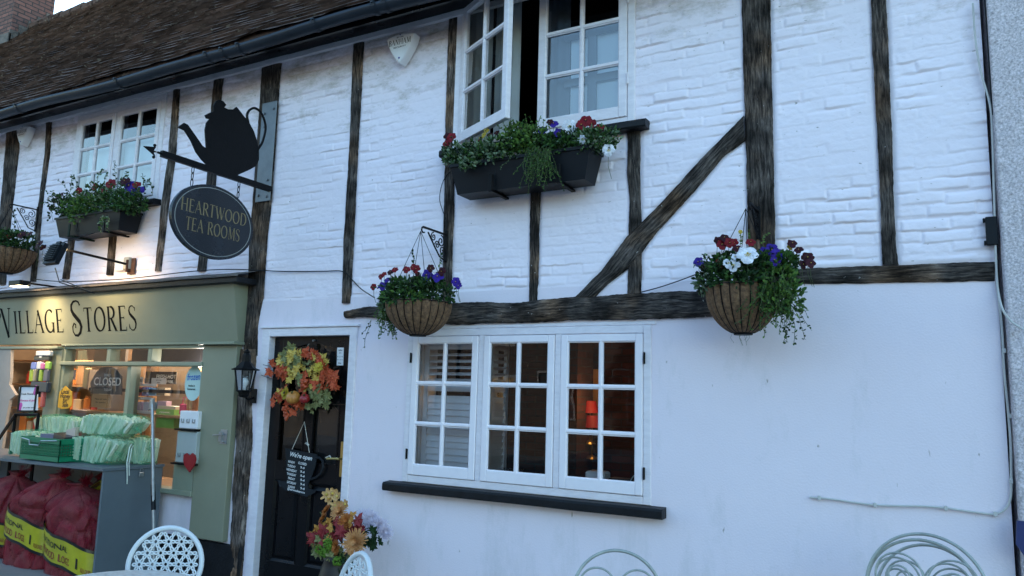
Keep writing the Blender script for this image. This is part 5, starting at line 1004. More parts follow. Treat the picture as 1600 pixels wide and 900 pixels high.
def card(name, lb, cat, corners, m, th=.003, texts=(), ink=CBLACK, extra=None):
    c = sum(corners, Vector())/4; t = thing(name, lb, cat, tuple(c)); n = (corners[1]-corners[0]).cross(corners[2]-corners[1]).normalized()
    if n.y > 0: n = -n
    mb = MB(); mb.prism(corners, -n*th); mb.build('card', m, t); ux = (corners[1]-corners[0]); W_ = ux.length; ux.normalize(); uy = (corners[3]-corners[0]); H_ = uy.length; uy.normalize()
    if texts:
        mb = MB()
        for k, (s, u, v, sz, *w_) in enumerate(texts): plain_text(mb, s, corners[0]+ux*W_*u+uy*H_*v+n*(.001+k*.0002), ux, uy, sz*H_, width=(w_[0]*W_ if w_ else None))
        mb.build('lettering', ink, t)
    return t, n, ux, uy, W_, H_
def quad(px0, py0, px1, py1, y):
    a = at(px0, py1, -y); b = at(px1, py0, -y); return [Vector((a.x, y, a.z)), Vector((b.x, y, a.z)), Vector((b.x, y, b.z)), Vector((a.x, y, b.z))]
card('notice', 'small white notice of printed hours high on the right of the door', 'notice', quad(526, 572, 537, 543, .036) if 0 else [at(526, 571, -.04), at(536, 571, -.04), at(537, 543, -.04), at(527, 543, -.04)], CWHITE, texts=[('OPEN', .5, .80, .11), ('---', .5, .65, .2), ('9  5', .25, .45, .10), ('9  5', .75, .45, .10), ('9  5', .25, .28, .10), ('9  5', .75, .28, .10), ('Shop', .5, .1, .1)])
card('card', 'pale pink card taped on the door glass behind the cup handle', 'card', [at(497, 750, -.055), at(515, 750, -.055), at(515, 730, -.055), at(497, 730, -.055)], flat('pink_card', (.45, .33, .38)), .001, texts=[('for', .55, .3, .18), ('you', .55, .12, .18)])
mb = MB(); hq = Vector((hx-.02, .01, 1.075)); mb.tube([hq, hq+Vector((-.05, -.01, -.012)), hq+Vector((-.08, 0, .012)), hq+Vector((-.13, .01, -.006))], .005, 5); tag(mb.build('ribbon', flat('pale_ribbon', (.55, .53, .48))), 'pale ribbon tied round the brass door handle', 'ribbon')

# flowers in a pot by the door
bx = at(540, 850, .35); t = thing('flower_pot', 'dark metal churn full of autumn chrysanthemums and leaves beside the black door', 'flower pot', (bx.x, bx.y, 0))
POT = mat('tarnished_metal', (.035, .028, .024), .5, .4, var=.35, vs=7)
bz = bx.z-.08; px_ = at(525, 890, .35); cxp, cyp = px_.x+.0, px_.y
mb = MB(); mb.lathe([(.12, 0), (.135, .02), (.13, bz*.6), (.10, bz-.08), (.085, bz-.04), (.10, bz), (.09, bz), (.075, bz-.05), (.001, bz-.06)], (cxp, cyp, 0), 28); mb.build('churn', POT, t, smooth=True)
mb = MB(); mb.tube([Vector((cxp-.10, cyp-.03, bz-.05)), Vector((cxp-.13, cyp-.05, bz+.02)), Vector((cxp-.05, cyp-.08, bz+.06))], .010, 6); mb.build('churn_handle', POT, t)
def fpt(px, py, o=.35): return at(px, py, o)
MUM = leafm('peach_chrysanthemum', (.50, .20, .06), (.66, .36, .16)); MUM2 = leafm('rust_chrysanthemum', (.34, .09, .02), (.50, .19, .05)); LIL = leafm('lilac_chrysanthemum', (.48, .42, .52), (.66, .60, .70)); PEACH = leafm('apricot_flower', (.52, .28, .10), (.62, .40, .18))
def mum(nm, c, face, r, m, n=30, lay=5, w=.010, lb=None): mb = MB(); daisy(mb, c, face, r, n, w, lay, 0, None, .05); o = mb.build(nm, m, t); return tag(o, lb)
mum('chrysanthemum', fpt(555, 847, .46), (.15, -1, .25), .098, MUM, 30, 6, .011, 'large peach chrysanthemum bloom')
mum('chrysanthemum', fpt(525, 855, .42), (-.3, -1, .1), .055, MUM2, 22, 4); mum('chrysanthemum', fpt(530, 800, .36), (.0, -.9, .6), .075, MUM, 26, 5, .010); mum('chrysanthemum', fpt(510, 797, .36), (-.5, -.7, .6), .05, MUM2, 20, 4); mum('chrysanthemum', fpt(505, 810, .36), (-.6, -.7, .6), .05, MUM2, 20, 4)
for k in range(5): mum('chrysanthemum', fpt(570+k*8, 812+k*5+(k % 2)*-4, .30), (.5+.15*k, -.6, .45), .085-.006*k, LIL, 26, 5, .009, 'drooping pale lilac chrysanthemum bloom')
mum('chrysanthemum', fpt(540, 815, .38), (.2, -.8, .5), .07, MUM2, 24, 4)
for px, py, s in ((511, 773, .05), (520, 771, .045), (514, 778, .045), (525, 790, .045), (533, 793, .055), (527, 776, .04), (540, 788, .04)):
    mb = MB(); daisy(mb, fpt(px, py, .34), (R(-.3, .5), -1, R(0, .5)), s, 6, .030, 1, 0, 1, .15); mb.build('apricot_flower', [PEACH, O_YEL], t)
mb = MB(); 
for px, py, o in ((511, 773, .33), (533, 793, .33), (500, 800, .33), (555, 847, .44), (600, 825, .30), (490, 840, .33), (525, 790, .33)): mb.tube([Vector((cxp, cyp, bz-.03)), fpt(535, 850, .33), fpt(px, py, o)], .004, 5)
mb.build('stems', STEM, t)
def lvs(nm, m, pts, s, n=3): 
    mb = MB()
    for px, py in pts:
        for _ in range(n): maple(mb, fpt(px+R(-7, 7), py+R(-6, 6), .40+R(-.06, .04)), rv()+Vector((0, 0, .3)), (R(-.6, .6), -1, R(-.3, .7)), s*R(.7, 1.1), 0)
    mb.build(nm, m, t)
lvs('red_foliage', leafm('crimson_leaf', (.18, .015, .02), (.28, .04, .04)), [(520, 832), (528, 826), (540, 826), (552, 822), (515, 836), (495, 845), (500, 850), (560, 830)], .09)
lvs('orange_foliage', leafm('orange_foliage', (.42, .16, .03), (.5, .28, .06)), [(485, 842), (490, 846), (525, 842), (505, 826), (515, 820), (545, 808)], .06)
lvs('olive_foliage', O_OLV, [(505, 840), (500, 862), (515, 868), (535, 870), (510, 850), (548, 870), (494, 858)], .06); lvs('dark_foliage', G_DK, [(578, 845), (585, 848), (572, 838), (530, 880), (515, 885), (545, 885), (520, 895)], .07, 5)
for px, py, r in ((500, 858, .035), (508, 864, .035), (512, 848, .03), (528, 877, .035), (515, 853, .025)):
    mb = MB(); 
    for _ in range(90): v = rv(); mb.ball(fpt(px, py, .43)+v*r*R(.7, 1), .006, 0, 4)
    mb.build('green_pompom', O_GRN, t)

# ================================================================ shop front
SZ0, SZT = 1.985, 2.475
t = thing('shop_front', 'sage green painted village shop front with lettered fascia and dark lead capped cornice', 'shop front', (-7.6, 0, 0))
def fy(z, o=0): return -(.075+(z-SZ0)*.19)-o      # the fascia leans forward
XE = -5.165
mb = MB(); vs = []; nx_ = 60
L0 = [(-10.6+(XE+10.6)*i/nx_) for i in range(nx_+1)]
for x in L0: vs += [(x, fy(SZ0), SZ0), (x, fy(SZT)+.004*(fb1(x*1.5, 2, 5)-.5), SZT), (x, -.002, SZT), (x, -.002, SZ0)]
mb.add(vs, [(i*4+j, i*4+(j+1) % 4, i*4+4+(j+1) % 4, i*4+4+j) for i in range(nx_) for j in range(4)]+[(0, 1, 2, 3), (nx_*4+3, nx_*4+2, nx_*4+1, nx_*4)]); fas = mb.build('fascia', SAGE, t)
mb = MB(); txt = 'vILLAGE sTORES'; caps = {0: 1.28, 8: 1.42, ('d', 0): -.12, ('d', 8): -.12}
hB = .235; sx = .86; gp_ = .10; wd = serif_width(txt, hB, sx, gp_, caps)
v0 = ray(0, 500); xa = at(4, 500, .11).x-.05; xb = at(217, 500, .11).x; k = (xb-xa)/wd; zb0 = 2.10
serif_text(txt, lambda p, si: Vector((xa+p[0]*k, fy(zb0+p[1], .0012+.0004*si), zb0+p[1])), mb, hB, sx, gp_, caps=caps); mb.build('lettering', CBLACK, fas)
mb = MB(); mb.box((XE-.06-.02, -.13, SZ0-.028), (XE+.012, -.003, SZ0-.002), bev=.004); mb.box((-5.62, -.125, SZ0-.026), (XE-.082, -.003, SZ0-.003), bev=.003); mb.box((-10.6, -.115, SZ0-.05), (-7.72, -.003, SZ0-.022), bev=.004); mb.box((-7.715, -.08, SZ0-.02), (-5.625, -.003, SZ0-.001), bev=.003); mb.build('moulding', SAGE_D, t)
# cornice: black board under a dressed lead sheet
mb = MB(); mb.box((-10.6, -.225, SZT-.002), (XE+.10, -.003, SZT+.05), bev=.006); mb.build('cornice', SLATE, t)
Xg = np.linspace(-10.6, XE+.13, 260); Sg = np.linspace(0, 1, 14); Xm, Sm = np.meshgrid(Xg, Sg); wv = .012*(fbm(Xm*5, Sm*4, 33)-.5)
Yl = -.245+.24*np.clip((Sm-.2)/.8, 0, 1); Zl = SZT+.048+np.where(Sm < .2, Sm*.06, .012+(Sm-.2)*.085)+wv; grid_obj('lead_flashing', Xm, Yl, Zl, LEAD, t)
# pilasters
mb = MB(); mb.box((-5.60, -.062, .325), (XE-.02, -.003, SZ0-.03), bev=.004); mb.build('pilaster', SAGE, t)
mb = MB(); mb.box((-5.30, -.085, 1.14), (-5.27, -.063, 1.22)); mb.tube([(-5.25, -.07, 1.20), (-5.25, -.095, 1.20), (-5.36, -.095, 1.19)], .006, 5); mb.tube([(-5.25, -.07, 1.14), (-5.25, -.09, 1.14)], .008, 6); mb.box((-5.30, -.068, 1.12), (-5.22, -.0625, 1.24)); mb.build('latch', STEEL, t)
mb = MB(); mb.box((-7.95, -.060, 0), (-7.72, -.0, SZ0-.052), bev=.004); mb.build('pilaster', SAGE, t)
# display window joinery
W0, W1 = -7.72, -5.60; ZT1, ZT0, ZB = 1.965, 1.785, .70
mb = MB(); mb.box((W0, -.05, ZT1-.03), (W1, .06, SZ0-.022), bev=.003); mb.box((W0, -.075, ZT0-.015), (W1, .06, ZT0+.025), bev=.008); mb.box((W0+.001, -.045, ZB), (W0+.04, .06, ZT1-.031), bev=.003); mb.box((W1-.035, -.045, ZB), (W1-.001, .06, ZT1-.031), bev=.003)
for x in (-6.98, -6.36): mb.box((x-.028, -.044, ZT0+.026), (x+.028, .06, ZT1-.031), bev=.003)
mb.box((-6.665, -.046, ZB), (-6.61, .06, ZT0-.016), bev=.003); mb.box((W0, -.075, ZB-.045), (W1, .06, ZB-.001), bev=.006); fr = mb.build('window_frame', SAGE_D, t)
mb = MB()
for a, b in ((W0+.04, -7.008), (-6.952, -6.388), (-6.332, W1-.035)): mb.add([(a, .02+R(-.002, .002), ZT0+.02), (b, .02, ZT0+.02), (b, .02+R(-.002, .002), ZT1-.03), (a, .02, ZT1-.03)], [(0, 1, 2, 3)])
for a, b in ((W0+.04, -6.664), (-6.611, W1-.035)): mb.add([(a, .02, ZB), (b, .02, ZB), (b, .02+R(-.003, .003), ZT0-.01), (a, .02, ZT0-.01)], [(0, 1, 2, 3)])
mb.build('glass', GLASS, fr)
CREAM = mat('warm_shop_wall', (.30, .235, .17), .8, var=.1); OAKS = mat('shop_oak', (.26, .14, .06), .6, var=.3, vs=6)
mb = MB(); a, b, y2 = -10.55, -5.5, 1.9
mb.add([(a, y2, 0), (b, y2, 0), (b, y2, 2.3), (a, y2, 2.3)], [(0, 1, 2, 3)]); mb.add([(a, .07, .02), (b, .07, .02), (b, y2, .02), (a, y2, .02)], [(0, 1, 2, 3)]); mb.add([(a, .07, 2.25), (b, .07, 2.25), (b, y2, 2.25), (a, y2, 2.25)], [(0, 1, 2, 3)]); mb.add([(a, .07, 0), (a, y2, 0), (a, y2, 2.3), (a, .07, 2.3)], [(0, 1, 2, 3)]); mb.add([(b, .07, 0), (b, y2, 0), (b, y2, 2.3), (b, .07, 2.3)], [(0, 1, 2, 3)]); mb.add([(W1, .065, .0), (b, .065, 0), (b, .065, 2.25), (W1, .065, 2.25)], [(0, 1, 2, 3)]); mb.add([(W0, .065, .0), (W1, .065, 0), (W1, .065, ZB-.03), (W0, .065, ZB-.03)], [(0, 1, 2, 3)]); mb.add([(a, .064, 2.0), (b, .064, 2.0), (b, .064, 2.25), (a, .064, 2.25)], [(0, 1, 2, 3)])
mb.build('shop_room', CREAM, t)
mb = MB(); mb.box((W0+.05, .25, 1.80), (-7.15, .28, 2.2)); mb.box((-7.68, .35, .8), (-7.20, .37, 1.79)); mb.build('inner_panel', mat('buff_board', (.45, .36, .27), .7, var=.05), t)
mb = MB(); mb.box((-7.12, .30, 1.81), (W1-.05, .32, 2.0)); mb.build('dark_fascia_back', mat('slate_board', (.05, .05, .06), .6, var=.2), t)
mb = MB(); mb.box((-7.4, .06, 1.525), (W1-.04, .08, 1.555)); mb.build('inner_rail', BLACKM, t)
mb = MB(); mb.box((W0+.04, .062, 1.30), (W1-.04, .35, 1.325)); mb.box((W0+.04, .062, ZB-.03), (W1-.04, .5, ZB-.005)); mb.box((-6.15, .30, .7), (-6.10, .34, 1.78)); mb.box((-7.15, .5, .7), (-7.08, .55, 1.8)); mb.build('display_shelf', OAKS, t)
point('shop_lamp', (-7.0, 1.0, 2.1), 15, (1, .84, .66), .1); point('shop_lamp', (-8.9, .7, 2.1), 13, (1, .70, .45), .1); point('shop_lamp', (-6.0, .28, 1.75), 2.2, (1, .9, .8), .05)
# black door sill and outer plinth, cill wall
def box_at(px0, py0, px1, py1, y0, y1, bev=.003):
    a = at(px0, py1, -y0); b = at(px1, py0, -y0); mb = MB(); mb.box((a.x, y0, a.z), (b.x, y1, b.z), bev=bev); return mb, a, b
def prod(nm, lb, cat, px0, py0, px1, py1, y, c, dep=.06, grp=None, texts=None, ink=CBLACK, rough=.5):
    mb, a, b = box_at(px0, py0, px1, py1, y, y+dep); m = c if not isinstance(c, tuple) else flat(nm+'_paint', c, rough)
    if not texts: o = mb.build(nm, m); return tag(o, lb, cat, grp)
    t_ = thing(nm, lb, cat, ((a.x+b.x)/2, y, a.z), grp); mb.build('body', m, t_); mb = MB()
    for k, (s, u, v, sz, *w_) in enumerate(texts): plain_text(mb, s, (a.x+(b.x-a.x)*u, y-.001-k*.0001, a.z+(b.z-a.z)*v), (1, 0, 0), (0, 0, 1), sz*(b.z-a.z), width=(w_[0]*(b.x-a.x) if w_ else None))
    mb.build('lettering', ink, t_); return t_
CRM = flat('cream_print', (.85, .78, .66), .8); DKG = (.05, .055, .05)
# CLOSED board: a clipped-corner panel
cl = [at(*p, -.05) for p in ((142, 614), (190, 617), (190, 588), (181, 577), (174, 573), (158, 574), (150, 582), (141, 598))]
t_ = thing('closed_sign', 'grey board reading CLOSED hanging inside the left shop pane', 'sign', tuple(cl[0])); mb = MB(); mb.prism(cl, (0, .008, 0)); mb.build('board', flat('grey_sign_board', (.085, .085, .075)), t_)
mb = MB(); plain_text(mb, 'CLOSED', at(167, 602, -.047), (1, 0, 0), (0, 0, 1), .11, width=at(188, 600, -.047).x-at(146, 600, -.047).x)
plain_text(mb, 'SORRY', at(168, 588, -.047), (1, 0, 0), (0, 0, 1), .035); plain_text(mb, 'TODAY', at(168, 611, -.047), (1, 0, 0), (0, 0, 1), .035); mb.build('lettering', CRM, t_)
YEL = flat('honey_yellow', (.62, .33, .02)); hp = [at(*p, .075) for p in ((90, 636), (96, 639), (107, 638), (112, 633), (112, 612), (102, 603), (93, 612), (92, 618))]
t_ = thing('honey_sign', 'yellow beehive shaped sign reading Local Honey for Sale', 'sign', tuple(hp[0])); mb = MB(); mb.prism(hp, (0, .006, 0)); mb.build('board', YEL, t_); mb = MB()
for s, y in (('Local', 615), ('Honey', 622), ('for', 628.5), ('Sale', 635.5)): plain_text(mb, s, at(101.5, y, .077), (1, 0, 0), (0, 0, 1), .062, shear=.15)
mb.build('lettering', flat('brown_ink', (.05, .02, .01)), t_)
tt, n_, ux_, uy_, W_, H_ = card('flower_sign', 'white framed sign reading Fresh Flowers with pink corners by the doorway', 'sign', [at(29, 641, .35), at(58, 641, .35), at(58, 605, .35), at(30, 605, .35)], CWHITE, .01, texts=[('Fresh Flowers', .5, .66, .12, .72)])
c0_ = at(29, 641, .35); mb = MB(); plain_text(mb, 'Flowers & Jade', c0_+ux_*W_*.5+uy_*H_*.38+n_*.0014, ux_, uy_, .12*H_, shear=.3, width=.85*W_); mb.build('pink_lettering', flat('magenta_ink', (.55, .03, .25)), tt); mb = MB()
plain_text(mb, 'pre order now', c0_+ux_*W_*.55+uy_*H_*.09+n_*.0014, ux_, uy_, .08*H_, width=.6*W_); mb.build('small_lettering', CBLACK, tt)
for u, v in ((.9, .88), (.86, .76), (.92, .95), (.08, .12), (.12, .22), (.06, .05)):
    mb = MB(); mb.lathe([(.001, .002), (.09*W_, .0)], c0_+ux_*W_*u+uy_*H_*v+n_*.0006, 8, axis=tuple(n_)); mb.build('pink_flower_print', flat('magenta_print', (.55, .08, .35)), tt)
mb = MB(); f0 = at(27.5, 643, .35); f1 = at(59.5, 603, .35)
for a, b in (((f0.x, f0.z), (f0.x+.02, f1.z)), ((f1.x-.02, f0.z), (f1.x, f1.z)), ((f0.x+.02, f0.z), (f1.x-.02, f0.z+.015)), ((f0.x+.02, f1.z-.012), (f1.x-.02, f1.z))): mb.box((a[0], f0.y-.008, a[1]), (b[0], f0.y+.012, b[1]))
mb.build('frame', BLACKM, tt)
# handrail by the shop door
h1, h2, h3 = at(60, 648, .35), at(24, 648, .35), at(-8, 695, .6); mb = MB(); mb.tube([h1, h2, h3], .016, 6); mb.tube([h2, Vector((h2.x, h2.y, 0))], .016, 6); mb.tube([h1, Vector((h1.x, h1.y, 0))], .016, 6); tag(mb.build('handrail', BLACKM), 'black handrail beside the shop doorway', 'handrail')
# hanging cream cloth at the left edge
clo = [(-6, 543), (17, 543), (16, 590), (14, 600), (24, 617), (15, 625), (10, 650), (4, 690), (-4, 740), (-10, 745)]
P0 = [at(*p, .10) for p in clo]; mb = MB(); mb.prism(P0, (0, .03, 0)); o = mb.build('cloth', mat('cream_cloth', (.42, .35, .29), .9, var=.08, vs=3, bump=.4, bs=8)); tag(o, 'cream cloth hanging down at the left edge of the shop doorway', 'cloth')
# strip of packets beside the doorway
t_ = thing('packet_rack', 'hanging strip of bright packets on the left pilaster of the shop', 'packet rack', tuple(at(65, 600, .1)))
cols = [((.55, .55, .56), 55, 548, 78, 556), ((.03, .03, .03), 52, 556, 77, 563), ((.5, .5, .5), 60, 551, 66, 560), ((.15, .2, .5), 47, 566, 56, 577), ((.6, .6, .62), 56, 565, 63, 577), ((.5, .12, .3), 62, 567, 69, 577), ((.3, .5, .1), 69, 565, 77, 577), ((.28, .4, .06), 44, 577, 49, 596), ((.3, .28, .2), 50, 577, 55, 596), ((.05, .06, .05), 55, 578, 59, 596), ((.28, .4, .06), 59, 577, 65, 596), ((.10, .10, .13), 66, 577, 75, 596), ((.02, .03, .05), 46, 597, 74, 612), ((.45, .1, .1), 61, 612, 68, 636), ((.02, .02, .03), 52, 612, 60, 620)]
for c, a, b_, c_, d in cols:
    mb, *_ = box_at(a, b_, c_, d, -.13+R(-.01, .01), -.09, .008); mb.build('packet', flat('packet_print', c, .3), t_)
# goods seen through the doorway and window
G1_ = 'goods on the shelves inside the shop'
mb = MB(); 
for z in (1.85, 1.55, 1.25, .95, .6): mb.box((-10.4, .9, z), (-8.1, 1.35, z+.02))
mb.box((-8.14, .9, 0), (-8.1, 1.35, 2.1)); tag(mb.build('shelf_unit', OAKS), 'oak shelf unit inside the shop doorway', 'shelves')
kk = 0
names = ['orange packet', 'amber jar', 'brown carton', 'red tin', 'green packet', 'cream box']; pc = [(.55, .16, .02), (.35, .12, .02), (.2, .1, .05), (.35, .03, .02), (.1, .16, .05), (.5, .38, .22)]
for z in (1.57, 1.27, .97, .62):
    x = -10.2
    while x < -8.2:
        k = random.randrange(6); wd_ = R(.09, .16); hh = R(.13, .24); mb = MB()
        if k in (1, 3): mb.lathe([(wd_*.42, 0), (wd_*.45, .01), (wd_*.45, hh*.8), (wd_*.32, hh*.86), (wd_*.36, hh*.88), (wd_*.36, hh), (.001, hh)], (x+wd_/2, 1.0, z), 12)
        else: mb.box((x, .95, z), (x+wd_, 1.05, z+hh), bev=.01)
        o = mb.build(names[k].replace(' ', '_'), flat('goods', pc[k], .4)); tag(o, '%s on the lit shelves seen through the shop doorway' % names[k], names[k].split()[1], '%ss on the doorway shelves' % names[k]); x += wd_+R(.01, .05)
prod('product_box', 'red box at the left of the upper coloured row in the right shop pane', 'box', 207, 605, 220, 618, .10, (.35, .03, .05)); prod('product_box', 'blue box in the upper coloured row in the right shop pane', 'box', 221, 605, 230, 618, .10, (.05, .10, .40)); prod('product_box', 'pale blue box in the upper coloured row in the right shop pane', 'box', 231, 606, 243, 618, .10, (.20, .42, .65)); prod('product_box', 'tan box with black print at the end of the upper row', 'box', 244, 606, 258, 618, .10, (.42, .32, .20), texts=[('CHOC', .5, .5, .4, .8)])
for k, (a, c) in enumerate(((202, (.30, .32, .42)), (212, (.25, .22, .38)), (223, (.36, .38, .45)), (233, (.10, .25, .36)))): prod('card_pack', 'small %s pack in the lower row of the right shop pane' % ['grey', 'purple', 'silver', 'teal'][k], 'pack', a, 628, a+9.5, 641, .10, c)
for k, (y_, w_) in enumerate(((600, 244), (621, 236), (642, 236))): prod('shelf_edge_strip', 'white price strip along the %s shelf in the right shop pane' % ['upper', 'middle', 'lower'][k], 'price strip', 203, y_, w_, y_+3, .09, (.5, .48, .45), .01)
prod('product_box', 'pink speckled box beside the pole in the right shop pane', 'box', 245, 627, 260, 639, .12, (.45, .28, .32))
prod('counter_sign', 'brown counter sign reading FRESH-HOT in the right shop pane', 'sign', 226, 581, 276, 599, .16, (.035, .022, .014), .01, texts=[('FRESH-HOT', .68, .45, .42, .62), ('COFFEE', .72, .08, .3, .4)], ink=CRM)
prod('label_card', 'small white bar code style label in the right shop pane', 'card', 211, 589, 224, 599, .13, (.55, .52, .48), .004, texts=[('IIIII', .5, .25, .6, .8)]); prod('label_card', 'white printed label under the brown counter sign', 'card', 236, 591, 260, 600, .13, (.5, .45, .4), .004, texts=[('Ask for today', .5, .6, .25), ('special', .5, .2, .25)]); prod('label_card', 'small dark label between two white labels', 'card', 225, 591, 235, 598, .13, (.05, .05, .05), .004)
prod('carton', 'lime green carton standing at the foot of the right shop pane', 'carton', 243, 640, 272, 652, .10, (.18, .38, .07), .12, texts=[('ORGANIC', .5, .55, .22, .6), ('FRESH', .5, .2, .22, .6)], ink=CRM); prod('carton', 'second lime green carton, below the first in the shop window', 'carton', 243, 653, 272, 668, .09, (.14, .32, .06), .12); prod('tray', 'pale wooden tray on top of the lime green carton', 'tray', 246, 635, 274, 639, .11, (.5, .42, .28), .12)
prod('notice', 'pale lilac notice on the buff panel in the left shop pane', 'notice', 107, 578, 119, 593, .20, (.5, .42, .48), .003, texts=[('£4.75', .5, .12, .2, .6)]); prod('paper_poster', 'brown paper notice below the CLOSED board', 'notice', 141, 617, 174, 636, .12, (.42, .27, .13), .004, texts=[('Please ask inside', .5, .6, .16, .6), ('for opening', .5, .35, .16, .5)]); prod('display_box', 'brown display box between the buff panel and the CLOSED board', 'box', 128, 577, 140, 608, .35, (.22, .15, .09), .1)
for k, (a, b_) in enumerate(((142, 638), (150, 640), (158, 637), (166, 641))):
    mb = MB(); q = at(a, b_+8, -.2); mb.ball((q.x, q.y, q.z), .055, 0, 8, (1, 1, .7)); o = mb.build('bread_roll', mat('bread_crust', (.35, .18, .06), .6, var=.3, vs=12), None, True); tag(o, 'golden bread roll on the shelf behind the left shop pane', 'bread roll', 'bread rolls in the shop window')
mb = MB(); q = at(288, 636, -.12); mb.box((q.x-.05, q.y-.02, q.z-.07), (q.x+.05, q.y+.02, q.z+.03), bev=.01); mb.tube([(q.x-.03, q.y, q.z+.03), (q.x-.02, q.y, q.z+.09), (q.x+.02, q.y, q.z+.09), (q.x+.03, q.y, q.z+.03)], .004, 5); tag(mb.build('gift_bag', flat('pink_gift_bag', (.5, .02, .10))), 'small pink gift bag in the shop window under the round sticker', 'bag')
for k in range(3): mb = MB(); q = at(294+k*5, 640, -.13); mb.lathe([(.022, 0), (.024, .01), (.024, .09), (.010, .12), (.010, .15), (.001, .15)], q, 10); o = mb.build('small_bottle', flat('amber_bottle', [(.4, .22, .1), (.45, .3, .15), (.3, .12, .05)][k], .2)); tag(o, 'small amber bottle beside the pink gift bag', 'bottle', 'small bottles beside the gift bag')
# round sticker on the glass
sc_c = at(302.5, 599, -.012); t_ = thing('window_sticker', 'oval pale blue sticker with blue writing on the right shop pane', 'sticker', tuple(sc_c)); ry_ = .155; rx_ = .115
mb = MB(); mb.add([(sc_c.x+math.cos(2*math.pi*i/40)*rx_, sc_c.y-y, sc_c.z+math.sin(2*math.pi*i/40)*ry_) for y in (0, .002) for i in range(40)], [tuple(range(40)), tuple(range(79, 39, -1))]+[(j, (j+1) % 40, 40+(j+1) % 40, 40+j) for j in range(40)]); mb.build('disc', flat('mint_sticker', (.42, .60, .58)), t_)
mb = MB(); plain_text(mb, 'frozen', (sc_c.x, sc_c.y-.0035, sc_c.z+.03), (1, 0, .05), (0, 0, 1), .085, shear=.1, width=.17); mb.build('blue_lettering', flat('blue_ink', (.02, .12, .45)), t_); mb = MB(); plain_text(mb, 'made in', (sc_c.x-.02, sc_c.y-.0035, sc_c.z-.03), (1, 0, 0), (0, 0, 1), .028); plain_text(mb, 'Somerset', (sc_c.x-.02, sc_c.y-.0035, sc_c.z-.06), (1, 0, 0), (0, 0, 1), .028)
mb.build('black_lettering', CBLACK, t_)
# leaflet boxes and heart beside the pilaster
LB = flat('pale_leaflet_box', (.36, .40, .38)); 
for nm, (a, b_, c_, d), y, m, lb in (('leaflet_box', (279, 643, 310, 669), -.10, CWHITE, 'white slotted metal box fixed beside the sage pilaster'), ('leaflet_box', (273, 675, 308, 722), -.10, LB, 'grey green slotted metal box below the white one')):
    mb, p0, p1 = box_at(a, b_, c_, d, y, -.03, .006); t_ = thing(nm, lb, 'leaflet box', tuple(p0)); mb.build('box', m, t_); w__ = p1.x-p0.x
    for k in range(3):
        x = p0.x+w__*(.2+.3*k); mb = MB(); mb.box((x-.018, y-.006, p0.z+.05), (x+.018, y-.0005, p0.z+.06)); mb.box((x-.018, y-.006, p0.z+.061), (x-.012, y-.0005, p0.z+.085)); mb.box((x+.012, y-.006, p0.z+.061), (x+.018, y-.0005, p0.z+.085)); mb.build('slot_clip', STEEL, t_)
    mb = MB(); mb.box((p0.x-.03, y-.02, p0.z-.016), (p1.x, -.03, p0.z-.002)); mb.build('ledge', BLACKM, t_)
mb, p0, p1 = box_at(268, 723, 303, 766, -.055, -.02, .004); tag(mb.build('infill_panel', SAGE_D, bpy.data.objects['shop_front']), None)
hh_ = [(295.5, 738), (303, 727), (305.5, 718), (304, 711), (300, 708), (296, 712), (291, 708), (287, 711), (286, 719), (288, 727)]
mb = MB(); mb.prism([at(*p, .125) for p in hh_], (0, .012, 0)); tag(mb.build('heart', mat('red_enamel', (.28, .01, .015), .3, var=.1)), 'red heart hung beside the sage green pilaster', 'heart')

# ================================================================ cabinet of fuel outside the shop
XR_, YF, ZC = -6.0, -.62, .905; XL_ = -9.4
t = thing('display_cabinet', 'grey painted open fronted cabinet of log bags outside the shop', 'cabinet', (-7.4, -.32, 0))
mb = MB(); n = 24
vs = []
for i in range(n+1):
    x = XL_+(XR_+.012-XL_)*i/n; dz = -.012*math.sin(math.pi*i/n); vs += [(x, YF-.018, ZC-.022+dz), (x, YF-.018, ZC+dz), (x, -.06, ZC+dz), (x, -.06, ZC-.022+dz)]
mb.add(vs, [(i*4+j, i*4+(j+1) % 4, i*4+4+(j+1) % 4, i*4+4+j) for i in range(n) for j in range(4)]+[(0, 1, 2, 3), (n*4+3, n*4+2, n*4+1, n*4)]); mb.build('top', GREYP, t)
mb = MB(); mb.box((XR_-.022, YF, .0), (XR_, -.065, ZC-.024), bev=.003); mb.build('side_panel', GREYP, t); mb = MB(); mb.box((XL_, YF, .0), (XL_+.02, -.065, ZC-.036)); mb.build('side_panel', GREYP, t)
mb = MB(); mb.box((XL_+.021, -.085, .0), (XR_-.023, -.066, ZC-.036)); mb.build('back_panel', GREYP, t); mb = MB(); mb.box((XL_+.021, YF+.30, .0), (XR_-.023, -.087, .018)); mb.build('base', GREYP, t)
mb = MB(); lk = at(220, 740, .32); lk = atx(221, 738, XR_+.012); mb.box((lk.x-.008, lk.y-.022, lk.z-.035), (lk.x+.008, lk.y+.022, lk.z+.0), bev=.003); t_ = thing('padlock', 'small steel padlock on the cabinet side', 'padlock', tuple(lk)); mb.build('body', STEEL, t_); mb = MB(); mb.tube([(lk.x, lk.y+math.cos(a)*.014, lk.z+.002+(0 if k in (0, 8) else .018)+math.sin(a)*.014) for k, a in enumerate([math.pi*i/8 for i in range(9)])], .003, 5); mb.build('shackle', STEEL, t_)
